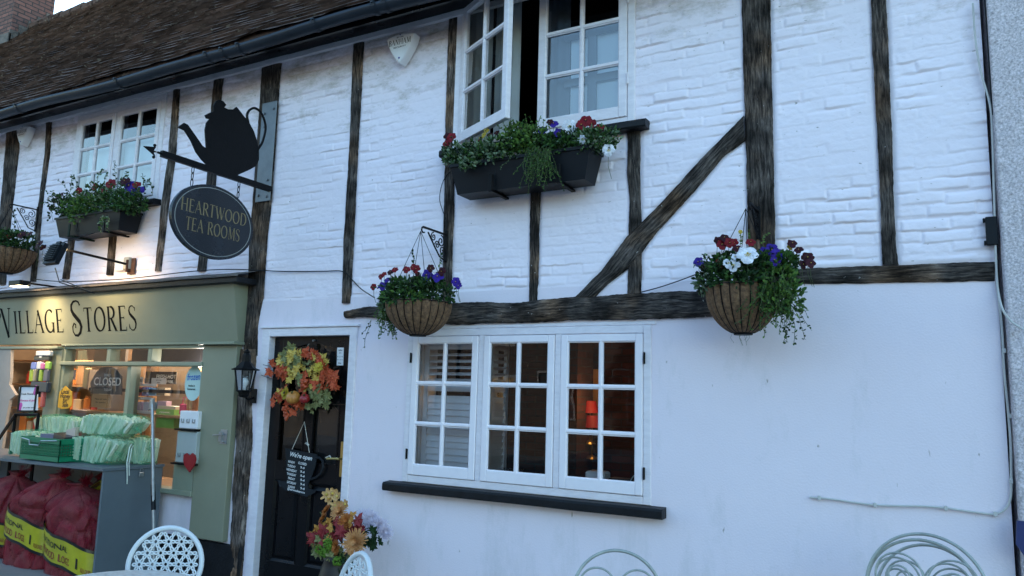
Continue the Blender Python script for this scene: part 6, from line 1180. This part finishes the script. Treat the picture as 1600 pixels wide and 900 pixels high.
# leaning pole
pt, pm, pb = at(238, 620, .33), at(239, 757, .36), at(240, 800, .37); pt = Vector((-5.84, -.36, pt.z)); 
P1 = at(238, 624, .33); P2 = at(240, 820, .36); dirp = (P2-P1).normalized(); Pb = P1+dirp*((P1.z-.0)/-dirp.z)
t_ = thing('awning_pole', 'galvanised pole with a black grip standing against the cabinet end', 'pole', tuple(Pb)); mb = MB(); mb.tube([P1, Pb], .014, 10); mb.build('tube', STEEL, t_); a = at(239, 757, .345); b_ = at(240, 797, .355); mb = MB(); mb.tube([a, b_], .019, 10); mb.build('grip', PLAST, t_); mb = MB(); mb.tube([P1+Vector((0, 0, .01)), P1-Vector((0, 0, .08))], .021, 10); mb.build('cap', STEEL, t_)

def net_mat(name, c, sc_, alpha, rough=.5):
    m = bpy.data.materials.new(name); m.use_nodes = True; N, L, b = nodes(m); b.inputs['Base Color'].default_value = (*c, 1); b.inputs['Roughness'].default_value = rough; b.inputs['Specular IOR Level'].default_value = .2
    tc = N.new('ShaderNodeTexCoord'); n1 = N.new('ShaderNodeTexNoise'); n1.inputs['Scale'].default_value = 9; n1.inputs['Detail'].default_value = 4; L.new(tc.outputs['Object'], n1.inputs[0])
    fac = None
    for dr in ('X', 'Z'):
        wv = N.new('ShaderNodeTexWave'); wv.bands_direction = dr; wv.inputs['Scale'].default_value = sc_; wv.inputs['Distortion'].default_value = 1.5; L.new(tc.outputs['Object'], wv.inputs[0])
        r = N.new('ShaderNodeMapRange'); r.inputs['From Min'].default_value = .5; r.inputs['From Max'].default_value = .7; L.new(wv.outputs['Fac'], r.inputs[0])
        if fac is None: fac = r
        else: mx = N.new('ShaderNodeMath'); mx.operation = 'MAXIMUM'; L.new(fac.outputs[0], mx.inputs[0]); L.new(r.outputs[0], mx.inputs[1]); fac = mx
    m1 = N.new('ShaderNodeMath'); m1.operation = 'MULTIPLY_ADD'; m1.inputs[1].default_value = alpha*.6; m1.use_clamp = True; L.new(fac.outputs[0], m1.inputs[0])
    r2 = N.new('ShaderNodeMapRange'); r2.inputs['From Min'].default_value = .35; r2.inputs['From Max'].default_value = .65; r2.inputs['To Min'].default_value = alpha*.2; r2.inputs['To Max'].default_value = alpha*.8; L.new(n1.outputs[0], r2.inputs[0]); L.new(r2.outputs[0], m1.inputs[2]); L.new(m1.outputs[0], b.inputs['Alpha']); return m
GNET = net_mat('green_net', (.05, .50, .26), 45, .24); RNET = net_mat('red_net', (.26, .004, .022), 40, .50, .85)
KIN = mat('split_pine', (.50, .56, .40), .7, var=.15, vs=12, col2=(.74, .78, .60), stretch=(4, 4, 1)); LOG = mat('split_log', (.12, .05, .045), .85, var=.5, vs=7, bump=1, bs=25, col2=(.36, .14, .12)); KNOT = flat('white_twine', (.62, .68, .60))
def kbag(lb, c, L_, Hh, D_, ang, lean=0, n=40, tuft=(1, .3)):
    """net bag of split kindling: sticks stand side by side, slanted, netting pulled over"""
    c = Vector(c); t = thing('kindling_bag', lb, 'kindling bag', tuple(c), 'green net bags of kindling on the cabinet')
    mb = MB(); rt = Matrix.Rotation(rad(ang), 3, 'Y'); rl = Matrix.Rotation(rad(lean), 3, 'X')
    for _ in range(int(n*2.6)):
        u = R(-1, 1); v = R(-1, 1); fl_ = 1-.25*abs(u)**3; hh = Hh*.48*fl_*R(.82, 1.0); p = Vector((u*L_*.46, v*D_*.40, 0)); d = rt @ Vector((R(-.12, .12)+u*.35, R(-.12, .12), 1)); d.normalize(); d = rl @ d
        s1 = d.cross(Vector((0, 1, R(-.5, .5)))).normalized(); s2 = d.cross(s1); q = c+Vector((0, 0, Hh*.5))+rl @ Vector((p.x, p.y, 0)); mb.obox(q, d*hh, s1*R(.010, .020), s2*R(.006, .013))
    zmin = min(v[2] for v in mb.v); sh = c.z-zmin; mb.v = [(x, y, z+sh) for x, y, z in mb.v]; mb.build('kindling', KIN, t)
    mx = max(v[2] for v in mb.v); tn = math.tan(rad(ang)); nm = MB(); prof = []; N1, N2 = 14, 36; vs = []
    for i in range(N1+1):
        w_ = i/N1; z = c.z+.003+(mx-c.z+.01)*w_; k = (1 if w_ < .75 else math.sqrt(max(.0, 1-((w_-.75)/.25)**2)*.9+.1)); k *= (1-.06*(1-w_))
        for j in range(N2):
            a = 2*math.pi*j/N2; ca, sa = math.cos(a), math.sin(a); e_x = math.copysign(abs(ca)**.6, ca); e_y = math.copysign(abs(sa)**.6, sa); rr = 1+.05*math.sin(a*7+w_*5)+.05*(fb1(a*2, w_*4, int(c.x*50) & 255)-.5)
            ox = (w_-.5)*(mx-c.z)*tn; vs.append((c.x+ox+e_x*L_*.53*k*rr*(1+.0), c.y+e_y*D_*.52*k*rr, z))
    nm.add(vs, [(i*N2+j, i*N2+(j+1) % N2, (i+1)*N2+(j+1) % N2, (i+1)*N2+j) for i in range(N1) for j in range(N2)]+[tuple(range(N1*N2, N1*N2+N2))]); nm.build('net', GNET, t, smooth=True)
    tf = MB(); p = c+Vector((tuft[0]*L_*.5, -D_*.3, Hh*tuft[1])); 
    for _ in range(14): d = Vector((tuft[0]*1.2, -.3, .2))+rv()*.6; d.normalize(); tf.add([p, p+d*.09+rv()*.02, p+d*.10+rv()*.03], [(0, 1, 2)])
    tf.build('gathered_net', GNET, t); return t
def tpt(px, py, off): q = at(px, py, off); return Vector((q.x, q.y, ZC+.001))
kbag('left green net kindling bag lying by the crate on the cabinet', tpt(52, 712, .36)+Vector((-.02, .0, 0)), .50, .24, .24, 8, n=34, tuft=(.8, .9))
kbag('back green net kindling bag, raised behind the green crate', Vector((atz(105, 665, .905+.0).x*0+at(103, 670, .16).x, -.20, ZC+.14)), .70, .24, .20, -14, n=44, tuft=(-1, .9))
c_k = at(190, 722, .33); kbag('lower right green net kindling bag standing on the cabinet edge', Vector((-6.48, -.36, ZC+.001)), .66, .24, .26, 14, n=50, tuft=(1, .5))
kbag('upper right green net kindling bag piled on another bag', Vector((-6.42, -.30, ZC+.235)), .74, .20, .24, 32, n=50, tuft=(1, .4))
kbag('rearmost right green net kindling bag behind the pole', Vector((-6.17, -.17, ZC+.001)), .28, .24, .18, -8, n=20, tuft=(1, .6))
mb = MB(); q = at(265, 690, .25); P = [Vector((-6.08, -.34, ZC+.18)), Vector((-5.985, -.42, ZC+.16)), Vector((-5.972, -.44, ZC+.04)), Vector((-5.968, -.43, ZC-.06)), Vector((-5.972, -.42, ZC-.14))]; mb.tube(P, .005, 5); mb.tube([p+Vector((.008, .015, -.01)) for p in P[:-1]], .004, 5); tag(mb.build('twine', KNOT), 'white twine ends trailing over the cabinet corner', 'twine')
# a back-stop for the raised rear bag: a second sack under it
kbag('bottom rear green net kindling bag, mostly hidden behind the crate', Vector((at(103, 690, .16).x, -.19, ZC+.001)), .6, .13, .20, 0, n=20, tuft=(-1, .5))
# crate
CRG = mat('green_crate_plastic', (.008, .19, .09), .35, var=.1, spec=.4); q = tpt(118, 722, .42); cxx, cyy = -7.0, -.42
t = thing('crate', 'green plastic crate on the cabinet top between the kindling bags', 'crate', (cxx, cyy, ZC)); 
def crate_wall(mb, p0, p1, h, th):
    p0, p1 = Vector(p0), Vector(p1); L_ = (p1-p0).length; d = (p1-p0)/L_; n = Vector((0, 0, 1)).cross(d)*th
    def bar(u0, u1, z0, z1, k=1): mb.add([p0+d*u0+Vector((0, 0, z0)), p0+d*u1+Vector((0, 0, z0)), p0+d*u1+Vector((0, 0, z1)), p0+d*u0+Vector((0, 0, z1))]+[p0+d*u0+Vector((0, 0, z0))+n*k, p0+d*u1+Vector((0, 0, z0))+n*k, p0+d*u1+Vector((0, 0, z1))+n*k, p0+d*u0+Vector((0, 0, z1))+n*k], [(0, 1, 2, 3), (7, 6, 5, 4), (0, 4, 5, 1), (1, 5, 6, 2), (2, 6, 7, 3), (3, 7, 4, 0)])
    bar(0, L_, 0, .045); bar(0, L_, h-.04, h, 1.6); bar(-.006, L_+.006, h, h+.012, 2.2); nr_ = 4; nc = max(6, int(L_/.022))
    for r in range(nr_+1): z = .045+(h-.085)*r/nr_; bar(0, L_, z-.005, z+.005, 1.01)
    for k in range(nc+1): u = L_*k/nc; bar(max(0, u-.004), min(L_, u+.004), .045, h-.04, 1.02)
mb = MB(); w2, d2, hC = .30, .17, .185
for a, b in (((-w2, -d2), (w2, -d2)), ((w2, -d2), (w2, d2)), ((w2, d2), (-w2, d2)), ((-w2, d2), (-w2, -d2))): crate_wall(mb, (cxx+a[0], cyy+a[1], ZC+.002), (cxx+b[0], cyy+b[1], ZC+.002), hC, .006)
mb.box((cxx-w2+.007, cyy-d2+.007, ZC+.004), (cxx+w2-.007, cyy+d2-.007, ZC+.012)); mb.build('basket_body', CRG, t)
mb = MB(); z = ZC+hC; mb.tube([(cxx-w2+.03, cyy-d2-.012, z-.0), (cxx-.12, cyy-d2-.03, z-.01), (cxx-.10, cyy-d2-.035, z-.05), (cxx+.04, cyy-d2-.035, z-.05), (cxx+.06, cyy-d2-.03, z-.01), (cxx+w2-.03, cyy-d2-.012, z)], .005, 5); mb.build('bail_handle', STEEL, t)
# contents
for k, (dx, dy, s, c, lb) in enumerate(((.02, .03, (.16, .10, .03), (.18, .18, .25), 'mauve grey packet lying in the green crate'), (.16, -.04, (.10, .06, .025), (.02, .02, .03), 'black packet on the right of the crate contents'), (.10, .08, (.08, .05, .03), (.03, .03, .05), 'dark folded packet at the back of the crate'), (.20, .08, (.06, .05, .03), (.25, .02, .02), 'small red packet at the back corner of the crate'), (.18, .02, (.05, .04, .045), (.55, .45, .38), 'cream paper packet standing up in the crate'))):
    mb = MB(); an = R(-.4, .4); mb.obox((cxx+dx, cyy+dy, ZC+.19+.012*k), (s[0]*math.cos(an), s[0]*math.sin(an), R(-.02, .03)), (-s[1]*math.sin(an), s[1]*math.cos(an), R(-.01, .01)), (0, 0, s[2])); o = mb.build('packet', flat('packet_film', c, .35)); tag(o, lb, 'packet')
mb = MB(); mb.box((cxx-.27, cyy-.14, ZC+.013), (cxx+.27, cyy+.14, ZC+.158)); tag(mb.build('carton', flat('brown_carton', (.12, .08, .05))), 'brown carton filling the bottom of the green crate', 'carton')

# log bags
BAND = mat('yellow_band', (.42, .38, .02), .3, var=.12, vs=8, bump=.5, bs=12); BBLK = flat('band_black', (.012, .012, .012), .3); BRED = flat('band_red', (.22, .03, .02), .35)
def lbag(lb, c, w_, h, d, ang, band, seed, word=True, tip=0):
    t = thing('log_bag', lb, 'log bag', tuple(c), 'red net bags of logs in the cabinet'); c = Vector(c); rt = Matrix.Rotation(rad(ang), 3, 'Y')
    rs_ = random.Random(seed); cells = np.array([(rs_.uniform(0, 2*math.pi), rs_.uniform(0, 1)) for _ in range(44)])
    def prof(v):
        if v < .06: return .85+.15*math.sin(v/.06*math.pi/2)
        if v < .70: return 1.0
        if v < .95: return 1-.82*((v-.70)/.25)**2.2
        return .18+.14*(v-.95)/.05
    def surf(u, v, k=1.0, lum=1.0):     # u angle, v height 0..1
        rr = prof(v); ca, sa = math.cos(u), math.sin(u); ex = math.copysign(abs(ca)**.62, ca); ey = math.copysign(abs(sa)**.62, sa)
        du = np.abs((cells[:, 0]-u+math.pi) % (2*math.pi)-math.pi)*.32; dv = np.abs(cells[:, 1]-v)*h*.9; dd = np.sort(np.sqrt(du*du+dv*dv)); e = min(1, (dd[1]-dd[0])/.06)
        lump = 1+lum*(.10*(fb1(u*1.5+seed, v*4, seed)-.5)-.20*(1-e)**1.3*min(1, rr*1.2)+.03*(fb1(u*7+seed, v*15, seed+1)-.5)); p = Vector((ex*w_/2*rr*lump*k, ey*d/2*rr*lump*k, (v-.5)*h)); p.x += tip*max(0, v-.5)**1.5*1.6; return c+Vector((0, 0, h/2))+rt @ p
    N1, N2 = 56, 96; g_ = lambda k, lum=1.0: [surf(2*math.pi*j/N2, .01+.985*i/N1, k, lum) for i in range(N1+1) for j in range(N2)]; F_ = [(i*N2+j, i*N2+(j+1) % N2, (i+1)*N2+(j+1) % N2, (i+1)*N2+j) for i in range(N1) for j in range(N2)]+[tuple(range(N1*N2, (N1+1)*N2)), tuple(range(N2-1, -1, -1))]
    mb = MB(); mb.add(g_(.965), F_); mb.build('logs', LOG, t)
    mb = MB(); mb.add(g_(1.0, .75), F_); top = surf(0, .99)
    for _ in range(26): d_ = (rt @ Vector((0, 0, 1)))*.4+rv()*.6; mb.add([top+rv()*.03, top+d_*.09+rv()*.02, top+d_*.10+rv()*.04, top+rv()*.04], [(0, 1, 2), (0, 2, 3)])
    mb.build('net', RNET, t, smooth=True)
    if band:
        v0, v1, tl = band
        def bs(u, s, k=1.03): return surf(u, min(.97, v0+(v1-v0)*s+tl*math.cos(u)), k, .10)
        us = [2*math.pi*j/72 for j in range(73)]
        for nm, s0, s1, m, k in (('yellow_band', 0, 1, BAND, 1.035), ('band_edge', -.10, .02, BBLK, 1.039), ('band_edge', .98, 1.10, BBLK, 1.039)):
            mb = MB(); mb.add([bs(u, s, k) for u in us for s in (s0, (s0+s1)/2, s1)], [(i*3+j, i*3+j+1, i*3+j+4, i*3+j+3) for i in range(72) for j in (0, 1)]); mb.build(nm, m, t, smooth=True)
        if word:
            for txt, s, sz, u0, uw, m in (('TRADITIONAL', .58, .30, 4.50, .80, BBLK), ('HARDWOOD LOGS', .14, .38, 4.50, .95, BRED), ('1', .2, .55, 5.22, .07, BBLK), ('KILN DRIED', .16, .24, 5.55, .35, BRED)):
                vs, fs = font_poly(txt); x0 = min(v[0] for v in vs); x1 = max(v[0] for v in vs); mb = MB(); mb.add([bs(u0+(v[0]-(x0+x1)/2)/(x1-x0)*uw, s+v[1]*sz, 1.048) for v in vs], fs); mb.build('lettering', m, t)
    return t
lbag('front log bag at the right of the cabinet, with a yellow lettered band', (-6.43, -.42, -.06), .70, .80, .50, -4, (.20, .46, -.17), 11, tip=-.35)
lbag('log bag at the left edge of the photo with its yellow band cut off', (-7.06, -.44, -.04), .62, .82, .48, -2, (.32, .56, -.14), 23, tip=.30)
lbag('log bag at the back of the cabinet with a yellow label near its top', (-6.50, -.20, .06), .62, .76, .22, -24, (.72, .90, .0), 37, True)
lbag('log bag wedged against the cabinet side with only its yellow label showing', (-6.13, -.34, -.02), .20, .80, .34, 0, (.50, .86, .0), 41, False)
lbag('second log bag cut off by the left edge of the photo', (-7.68, -.42, -.04), .60, .80, .46, 4, (.28, .50, -.06), 53, tip=.1)

# ================================================================ chairs and table
WM = mat('white_powder_coat', (.66, .69, .70), .35, var=.05, vs=6, bump=.05); GM = mat('grey_green_wire', (.36, .39, .36), .45, .3, var=.2, vs=20)
def lattice(mb, Rr, put, s=.064, wt=.0046):
    """flower lattice inside radius Rr: at every node six open petals round a small ring"""
    rows_ = int(Rr/(s*.866))+1
    for j in range(-rows_, rows_+1):
        for i in range(-rows_-1, rows_+2):
            x = (i+.5*(j % 2))*s; y = j*s*.866
            if math.hypot(x, y) > Rr+.2*s: continue
            def vis(p): return math.hypot(*p) < Rr
            for k in range(6):
                a = rad(60*k); n = 10; e = []
                for q in range(n):
                    th = 2*math.pi*q/n; L_ = .165*s*math.cos(th)+.335*s; W_ = .095*s*math.sin(th); e.append((x+math.cos(a)*L_-math.sin(a)*W_, y+math.sin(a)*L_+math.cos(a)*W_))
                if all(vis(p) for p in e): mb.tube([put(p) for p in e], wt, 4, closed=True)
            if math.hypot(x, y) < Rr-.2*s: mb.tube([put((x+math.cos(rad(60*q))*.19*s, y+math.sin(rad(60*q))*.19*s)) for q in range(6)], wt*.9, 4, closed=True)
def lchair(lb, loc, rz, zt):
    """round backed lattice armchair; origin on the ground, faces local -y"""
    t = thing('lattice_chair', lb, 'chair', (0, 0, 0), 'white lattice garden chairs'); Rb = .180; zc = zt-Rb-.012; tl = rad(10)
    bp = lambda p, o=0: Vector((p[0], .20+math.sin(tl)*(p[1]+.3)-o*1.0+.35*p[0]**2*-1, zc+math.cos(tl)*p[1]))
    mb = MB(); mb.tube([bp((Rb*math.cos(a), Rb*math.sin(a))) for a in [2*math.pi*i/48 for i in range(48)]], .013, 8, closed=True); mb.build('back_rim', WM, t, smooth=True)
    mb = MB(); lattice(mb, Rb-.008, bp); mb.build('back_lattice', WM, t)
    zs_ = .44; mb = MB(); mb.tube([(.21*math.cos(a), -.02+.21*math.sin(a), zs_) for a in [2*math.pi*i/40 for i in range(40)]], .013, 8, closed=True); mb.build('seat_rim', WM, t, smooth=True)
    mb = MB(); lattice(mb, .205, lambda p: Vector((p[0], -.02+p[1], zs_))); mb.build('seat_lattice', WM, t)
    for s in (-1, 1):
        mb = MB(); mb.tube([bp((s*Rb*.92, -Rb*.45)), Vector((s*.24, .15, zc-.10)), Vector((s*.265, .02, zc-.11)), Vector((s*.27, -.10, zc-.115)), Vector((s*.265, -.16, zc-.14)), Vector((s*.255, -.18, zc-.20)), Vector((s*.24, -.17, zs_+.02)), Vector((s*.23, -.20, 0))], .012, 8); mb.build('arm', WM, t, smooth=True)
        mb = MB(); mb.tube([bp((s*Rb*.6, -Rb*.8)), Vector((s*.15, .17, zs_)), Vector((s*.21, .26, 0))], .012, 8); mb.build('leg', WM, t, smooth=True)
    o_ = .2+math.sin(tl)*(Rb+.3); t.location = (loc[0]+math.sin(rz)*o_, loc[1]-math.cos(rz)*o_, 0); t.rotation_euler = (0, 0, rz); return t
q = at(264, 820, 0); 
def dp(px, py, dpt): v = ray(px, py); return CAM_P+v*(dpt/F)
a1 = dp(267, 820, 3.95); lchair('white round backed lattice chair behind the table, in front of the cabinet', (a1.x, a1.y, 0), rad(36), a1.z)
a2 = dp(568, 861, 3.6); ch2 = lchair('white round backed lattice chair by the flower pot, seen at a slant', (a2.x, a2.y, 0), rad(-28), a2.z)
# table
TB = mat('mosaic_table_top', (.42, .38, .34), .4, var=.25, vs=45, col2=(.68, .64, .58)); tc_ = atz(258, 893, .72); tr = .33; tcx, tcy = tc_.x+.08, tc_.y-tr+.02
t = thing('bistro_table', 'round pale mosaic bistro table whose rim just shows at the bottom of the photo', 'table', (tcx, tcy, 0)); mb = MB(); mb.lathe([(.001, .700), (tr-.01, .700), (tr, .706), (tr, .716), (tr-.008, .722), (.001, .723)], (tcx, tcy, 0), 64); mb.build('table_top', TB, t)
mb = MB(); mb.tube([(tcx, tcy, .02), (tcx, tcy, .70)], .02, 10); mb.build('column', WM, t)
for k in range(3): a = rad(120*k+20); mb = MB(); mb.tube([(tcx, tcy, .12), (tcx+math.cos(a)*.15, tcy+math.sin(a)*.15, .09), (tcx+math.cos(a)*.26, tcy+math.sin(a)*.26, .012)], .012, 8); mb.build('foot', WM, t)
# wire scroll chairs
def spiral(c, r0, a0, a1, k, put, n=40): return [put((c[0]+r0*math.exp(-k*i/n)*math.cos(a0+(a1-a0)*i/n), c[1]+r0*math.exp(-k*i/n)*math.sin(a0+(a1-a0)*i/n))) for i in range(n+1)]
def wchair(lb, loc, rz, zt, w_=.40, h=.48, tilt=12, scale=1.0, grp='grey wire scroll chairs'):
    t = thing('wire_chair', lb, 'chair', (0, 0, 0), grp); zb = .45; hb = zt-zb; tl = rad(tilt)
    put = lambda p: Vector((p[0], .20+math.sin(tl)*(p[1]), zt-hb+p[1]*math.cos(tl)*1.0))
    H_ = hb/math.cos(tl); rA = w_/2; ar = [(rA*math.cos(a), H_-rA+rA*math.sin(a)) for a in [math.pi*i/36 for i in range(37)]]; arch = [(rA*.96, 0)]+[(rA, H_-rA-.08)]+ar+[(-rA, H_-rA-.08), (-rA*.96, 0)]
    mb = MB(); mb.tube([put(p) for p in arch], .0075, 8); mb.build('back_frame', GM, t, smooth=True)
    for s in (-1, 1):
        mb = MB(); r0 = rA*.46; cx_ = s*rA*.49; cz_ = H_-rA*.80
        pts = [put((s*.012, 0))]+[put((s*(.012+.002*i), (cz_)*i/6)) for i in range(1, 6)]
        sp_ = [(cx_-s*math.cos(u)*r0*(1-.80*(u/(3.3*math.pi))), cz_+math.sin(u)*r0*(1-.80*(u/(3.3*math.pi)))) for u in [3.3*math.pi*i/50 for i in range(51)]]
        mb.tube(pts+[put(p) for p in sp_], .0048, 6); mb.build('scroll', GM, t, smooth=True)
    mb = MB(); mb.tube([(.20*math.cos(a), .01+.20*math.sin(a), zb) for a in [2*math.pi*i/40 for i in range(40)]], .008, 8, closed=True)
    for i in range(-6, 7): x = i*.029; yy = math.sqrt(max(0, .2**2-x*x)); mb.tube([(x, .01-yy, zb), (x, .01+yy, zb)], .003, 5)
    mb.build('seat', GM, t)
    for sx in (-1, 1):
        for sy in (-1, 1): mb = MB(); mb.tube([(sx*.15, .01+sy*.13, zb), (sx*.17, .01+sy*.16, .2), (sx*.20, .01+sy*.20, 0)], .0075, 8); mb.build('leg', GM, t)
    o_ = .2+math.sin(tl)*H_; t.location = (loc[0]+math.sin(rz)*o_, loc[1]-math.cos(rz)*o_, 0); t.rotation_euler = (0, 0, rz); return t
a3 = dp(965, 858, 3.45); wchair('grey wire chair with twin scrolls under the black window sill', (a3.x, a3.y, 0), rad(20), a3.z-.006, w_=.40)
a4 = dp(1458, 834, 3.45)
for k, (dx, dy, dz, rz, w_, tl) in enumerate(((0, 0, 0, -12, .50, 12), (-.02, .05, -.035, -4, .46, 16), (.02, .10, -.062, -20, .45, 20))):
    wchair(['nearest of the three grey wire chairs pushed together by the right corner', 'middle one of the three grey wire chairs pushed together', 'rear one of the three grey wire chairs, lowest arch of the group'][k], (a4.x+dx-.03, a4.y+dy, 0), rad(rz), a4.z+dz-.006, w_, tilt=tl)
# small things on the tea room's inner sill
IS = 'window'
mb, p0, p1 = box_at(884, 730, 918, 768, .20, .30, .01); mb = MB(); mb.box((-2.04, .15, .965), (-1.90, .27, 1.11), bev=.012); t_ = thing('toaster', 'white box shaped appliance on the inner sill behind the right casement', 'appliance', (-1.97, .2, .96)); mb.build('body', CWHITE, t_); mb = MB(); mb.box((-2.01, .19, 1.111), (-1.93, .21, 1.113)); mb.build('slot', PLAST, t_)
mb = MB(); mb.box((-1.88, .16, .965), (-1.74, .27, 1.075), bev=.006); t_ = thing('card_reader', 'dark box on the inner sill beside the white appliance', 'box', (-1.8, .2, .96)); mb.build('body', flat('dark_teal_plastic', (.012, .02, .025)), t_); mb = MB(); mb.box((-1.85, .157, .97), (-1.81, .1595, 1.0)); mb.build('label', CWHITE, t_)
mb = MB(); mb.tube([(-1.74+.075*(1-math.cos(a)), .14+.01*math.sin(a*2), .966+.15*math.sin(a)) for a in [math.pi*i/20 for i in range(21)]], .004, 6); tag(mb.build('cable', KNOT), 'white cable arching on the inner sill behind the right casement', 'cable')
mb = MB(); mb.obox((-1.56, .22, 1.10), (.04, 0, .02), (0, .02, 0), (.03, 0, .16)); tag(mb.build('chair_back', mat('brown_bentwood', (.14, .05, .02), .5, var=.3)), 'brown wooden chair back leaning at the right of the right casement', 'chair back')
mb = MB(); 
for k in range(3): mb.lathe([(.022, 0), (.024, .004), (.024, .09), (.02, .10), (.024, .105), (.024, .12), (.001, .12)], (-2.66+.055*k, .20, .965), 14)
o = mb.build('glass_jar', glass_mat('jar_glass')) if 0 else None
for k in range(3):
    mb = MB(); mb.lathe([(.022, 0), (.024, .004), (.024, .09), (.02, .10), (.024, .105), (.024, .12), (.001, .12)], (-2.66+.055*k, .20, .965), 14); o = mb.build('glass_jar', bpy.data.materials['lantern_glass']); tag(o, 'small clear jar on the inner sill of the middle casement', 'jar', 'jars on the inner sill')
LAMP = mat('lit_panel', (.8, .5, .2), .5, emit=(1, .42, .12), es=.35); mb = MB(); g1_, g2_ = at(903, 655, -2.9), at(938, 577, -2.9); mb.box((g1_.x, 2.9, g1_.z), (g2_.x, 2.93, g2_.z)); t_ = thing('wall_panel', 'glowing amber panel deep in the tea room behind the right casement', 'panel', (g1_.x, 2.9, g1_.z)); mb.build('panel', mat('amber_plaster', (.55, .30, .10), .7, var=.2), t_)
_a, _b = at(922, 645, -2.6), at(925, 668, -2.6)
for x, z, c, lb in ((_a.x, _a.z, (.4, .02, .02), 'red lamp shade in the dim tea room'), (_b.x, _b.z, (.35, .02, .03), 'lower red lamp shade in the dim tea room')):
    mb = MB(); mb.lathe([(.09, 0), (.06, .12)], (x, 2.6, z), 20); t_ = thing('table_lamp', lb, 'lamp', (x, 2.6, z-.3)); mb.build('lamp_shade', flat('red_shade', c), t_); mb = MB(); mb.tube([(x, 2.6, z-.3), (x, 2.6, z+.02)], .01, 6); mb.lathe([(.06, -.31), (.05, -.29), (.012, -.27)], (x, 2.6, z), 14); mb.build('lamp_stand', BRASS, t_)
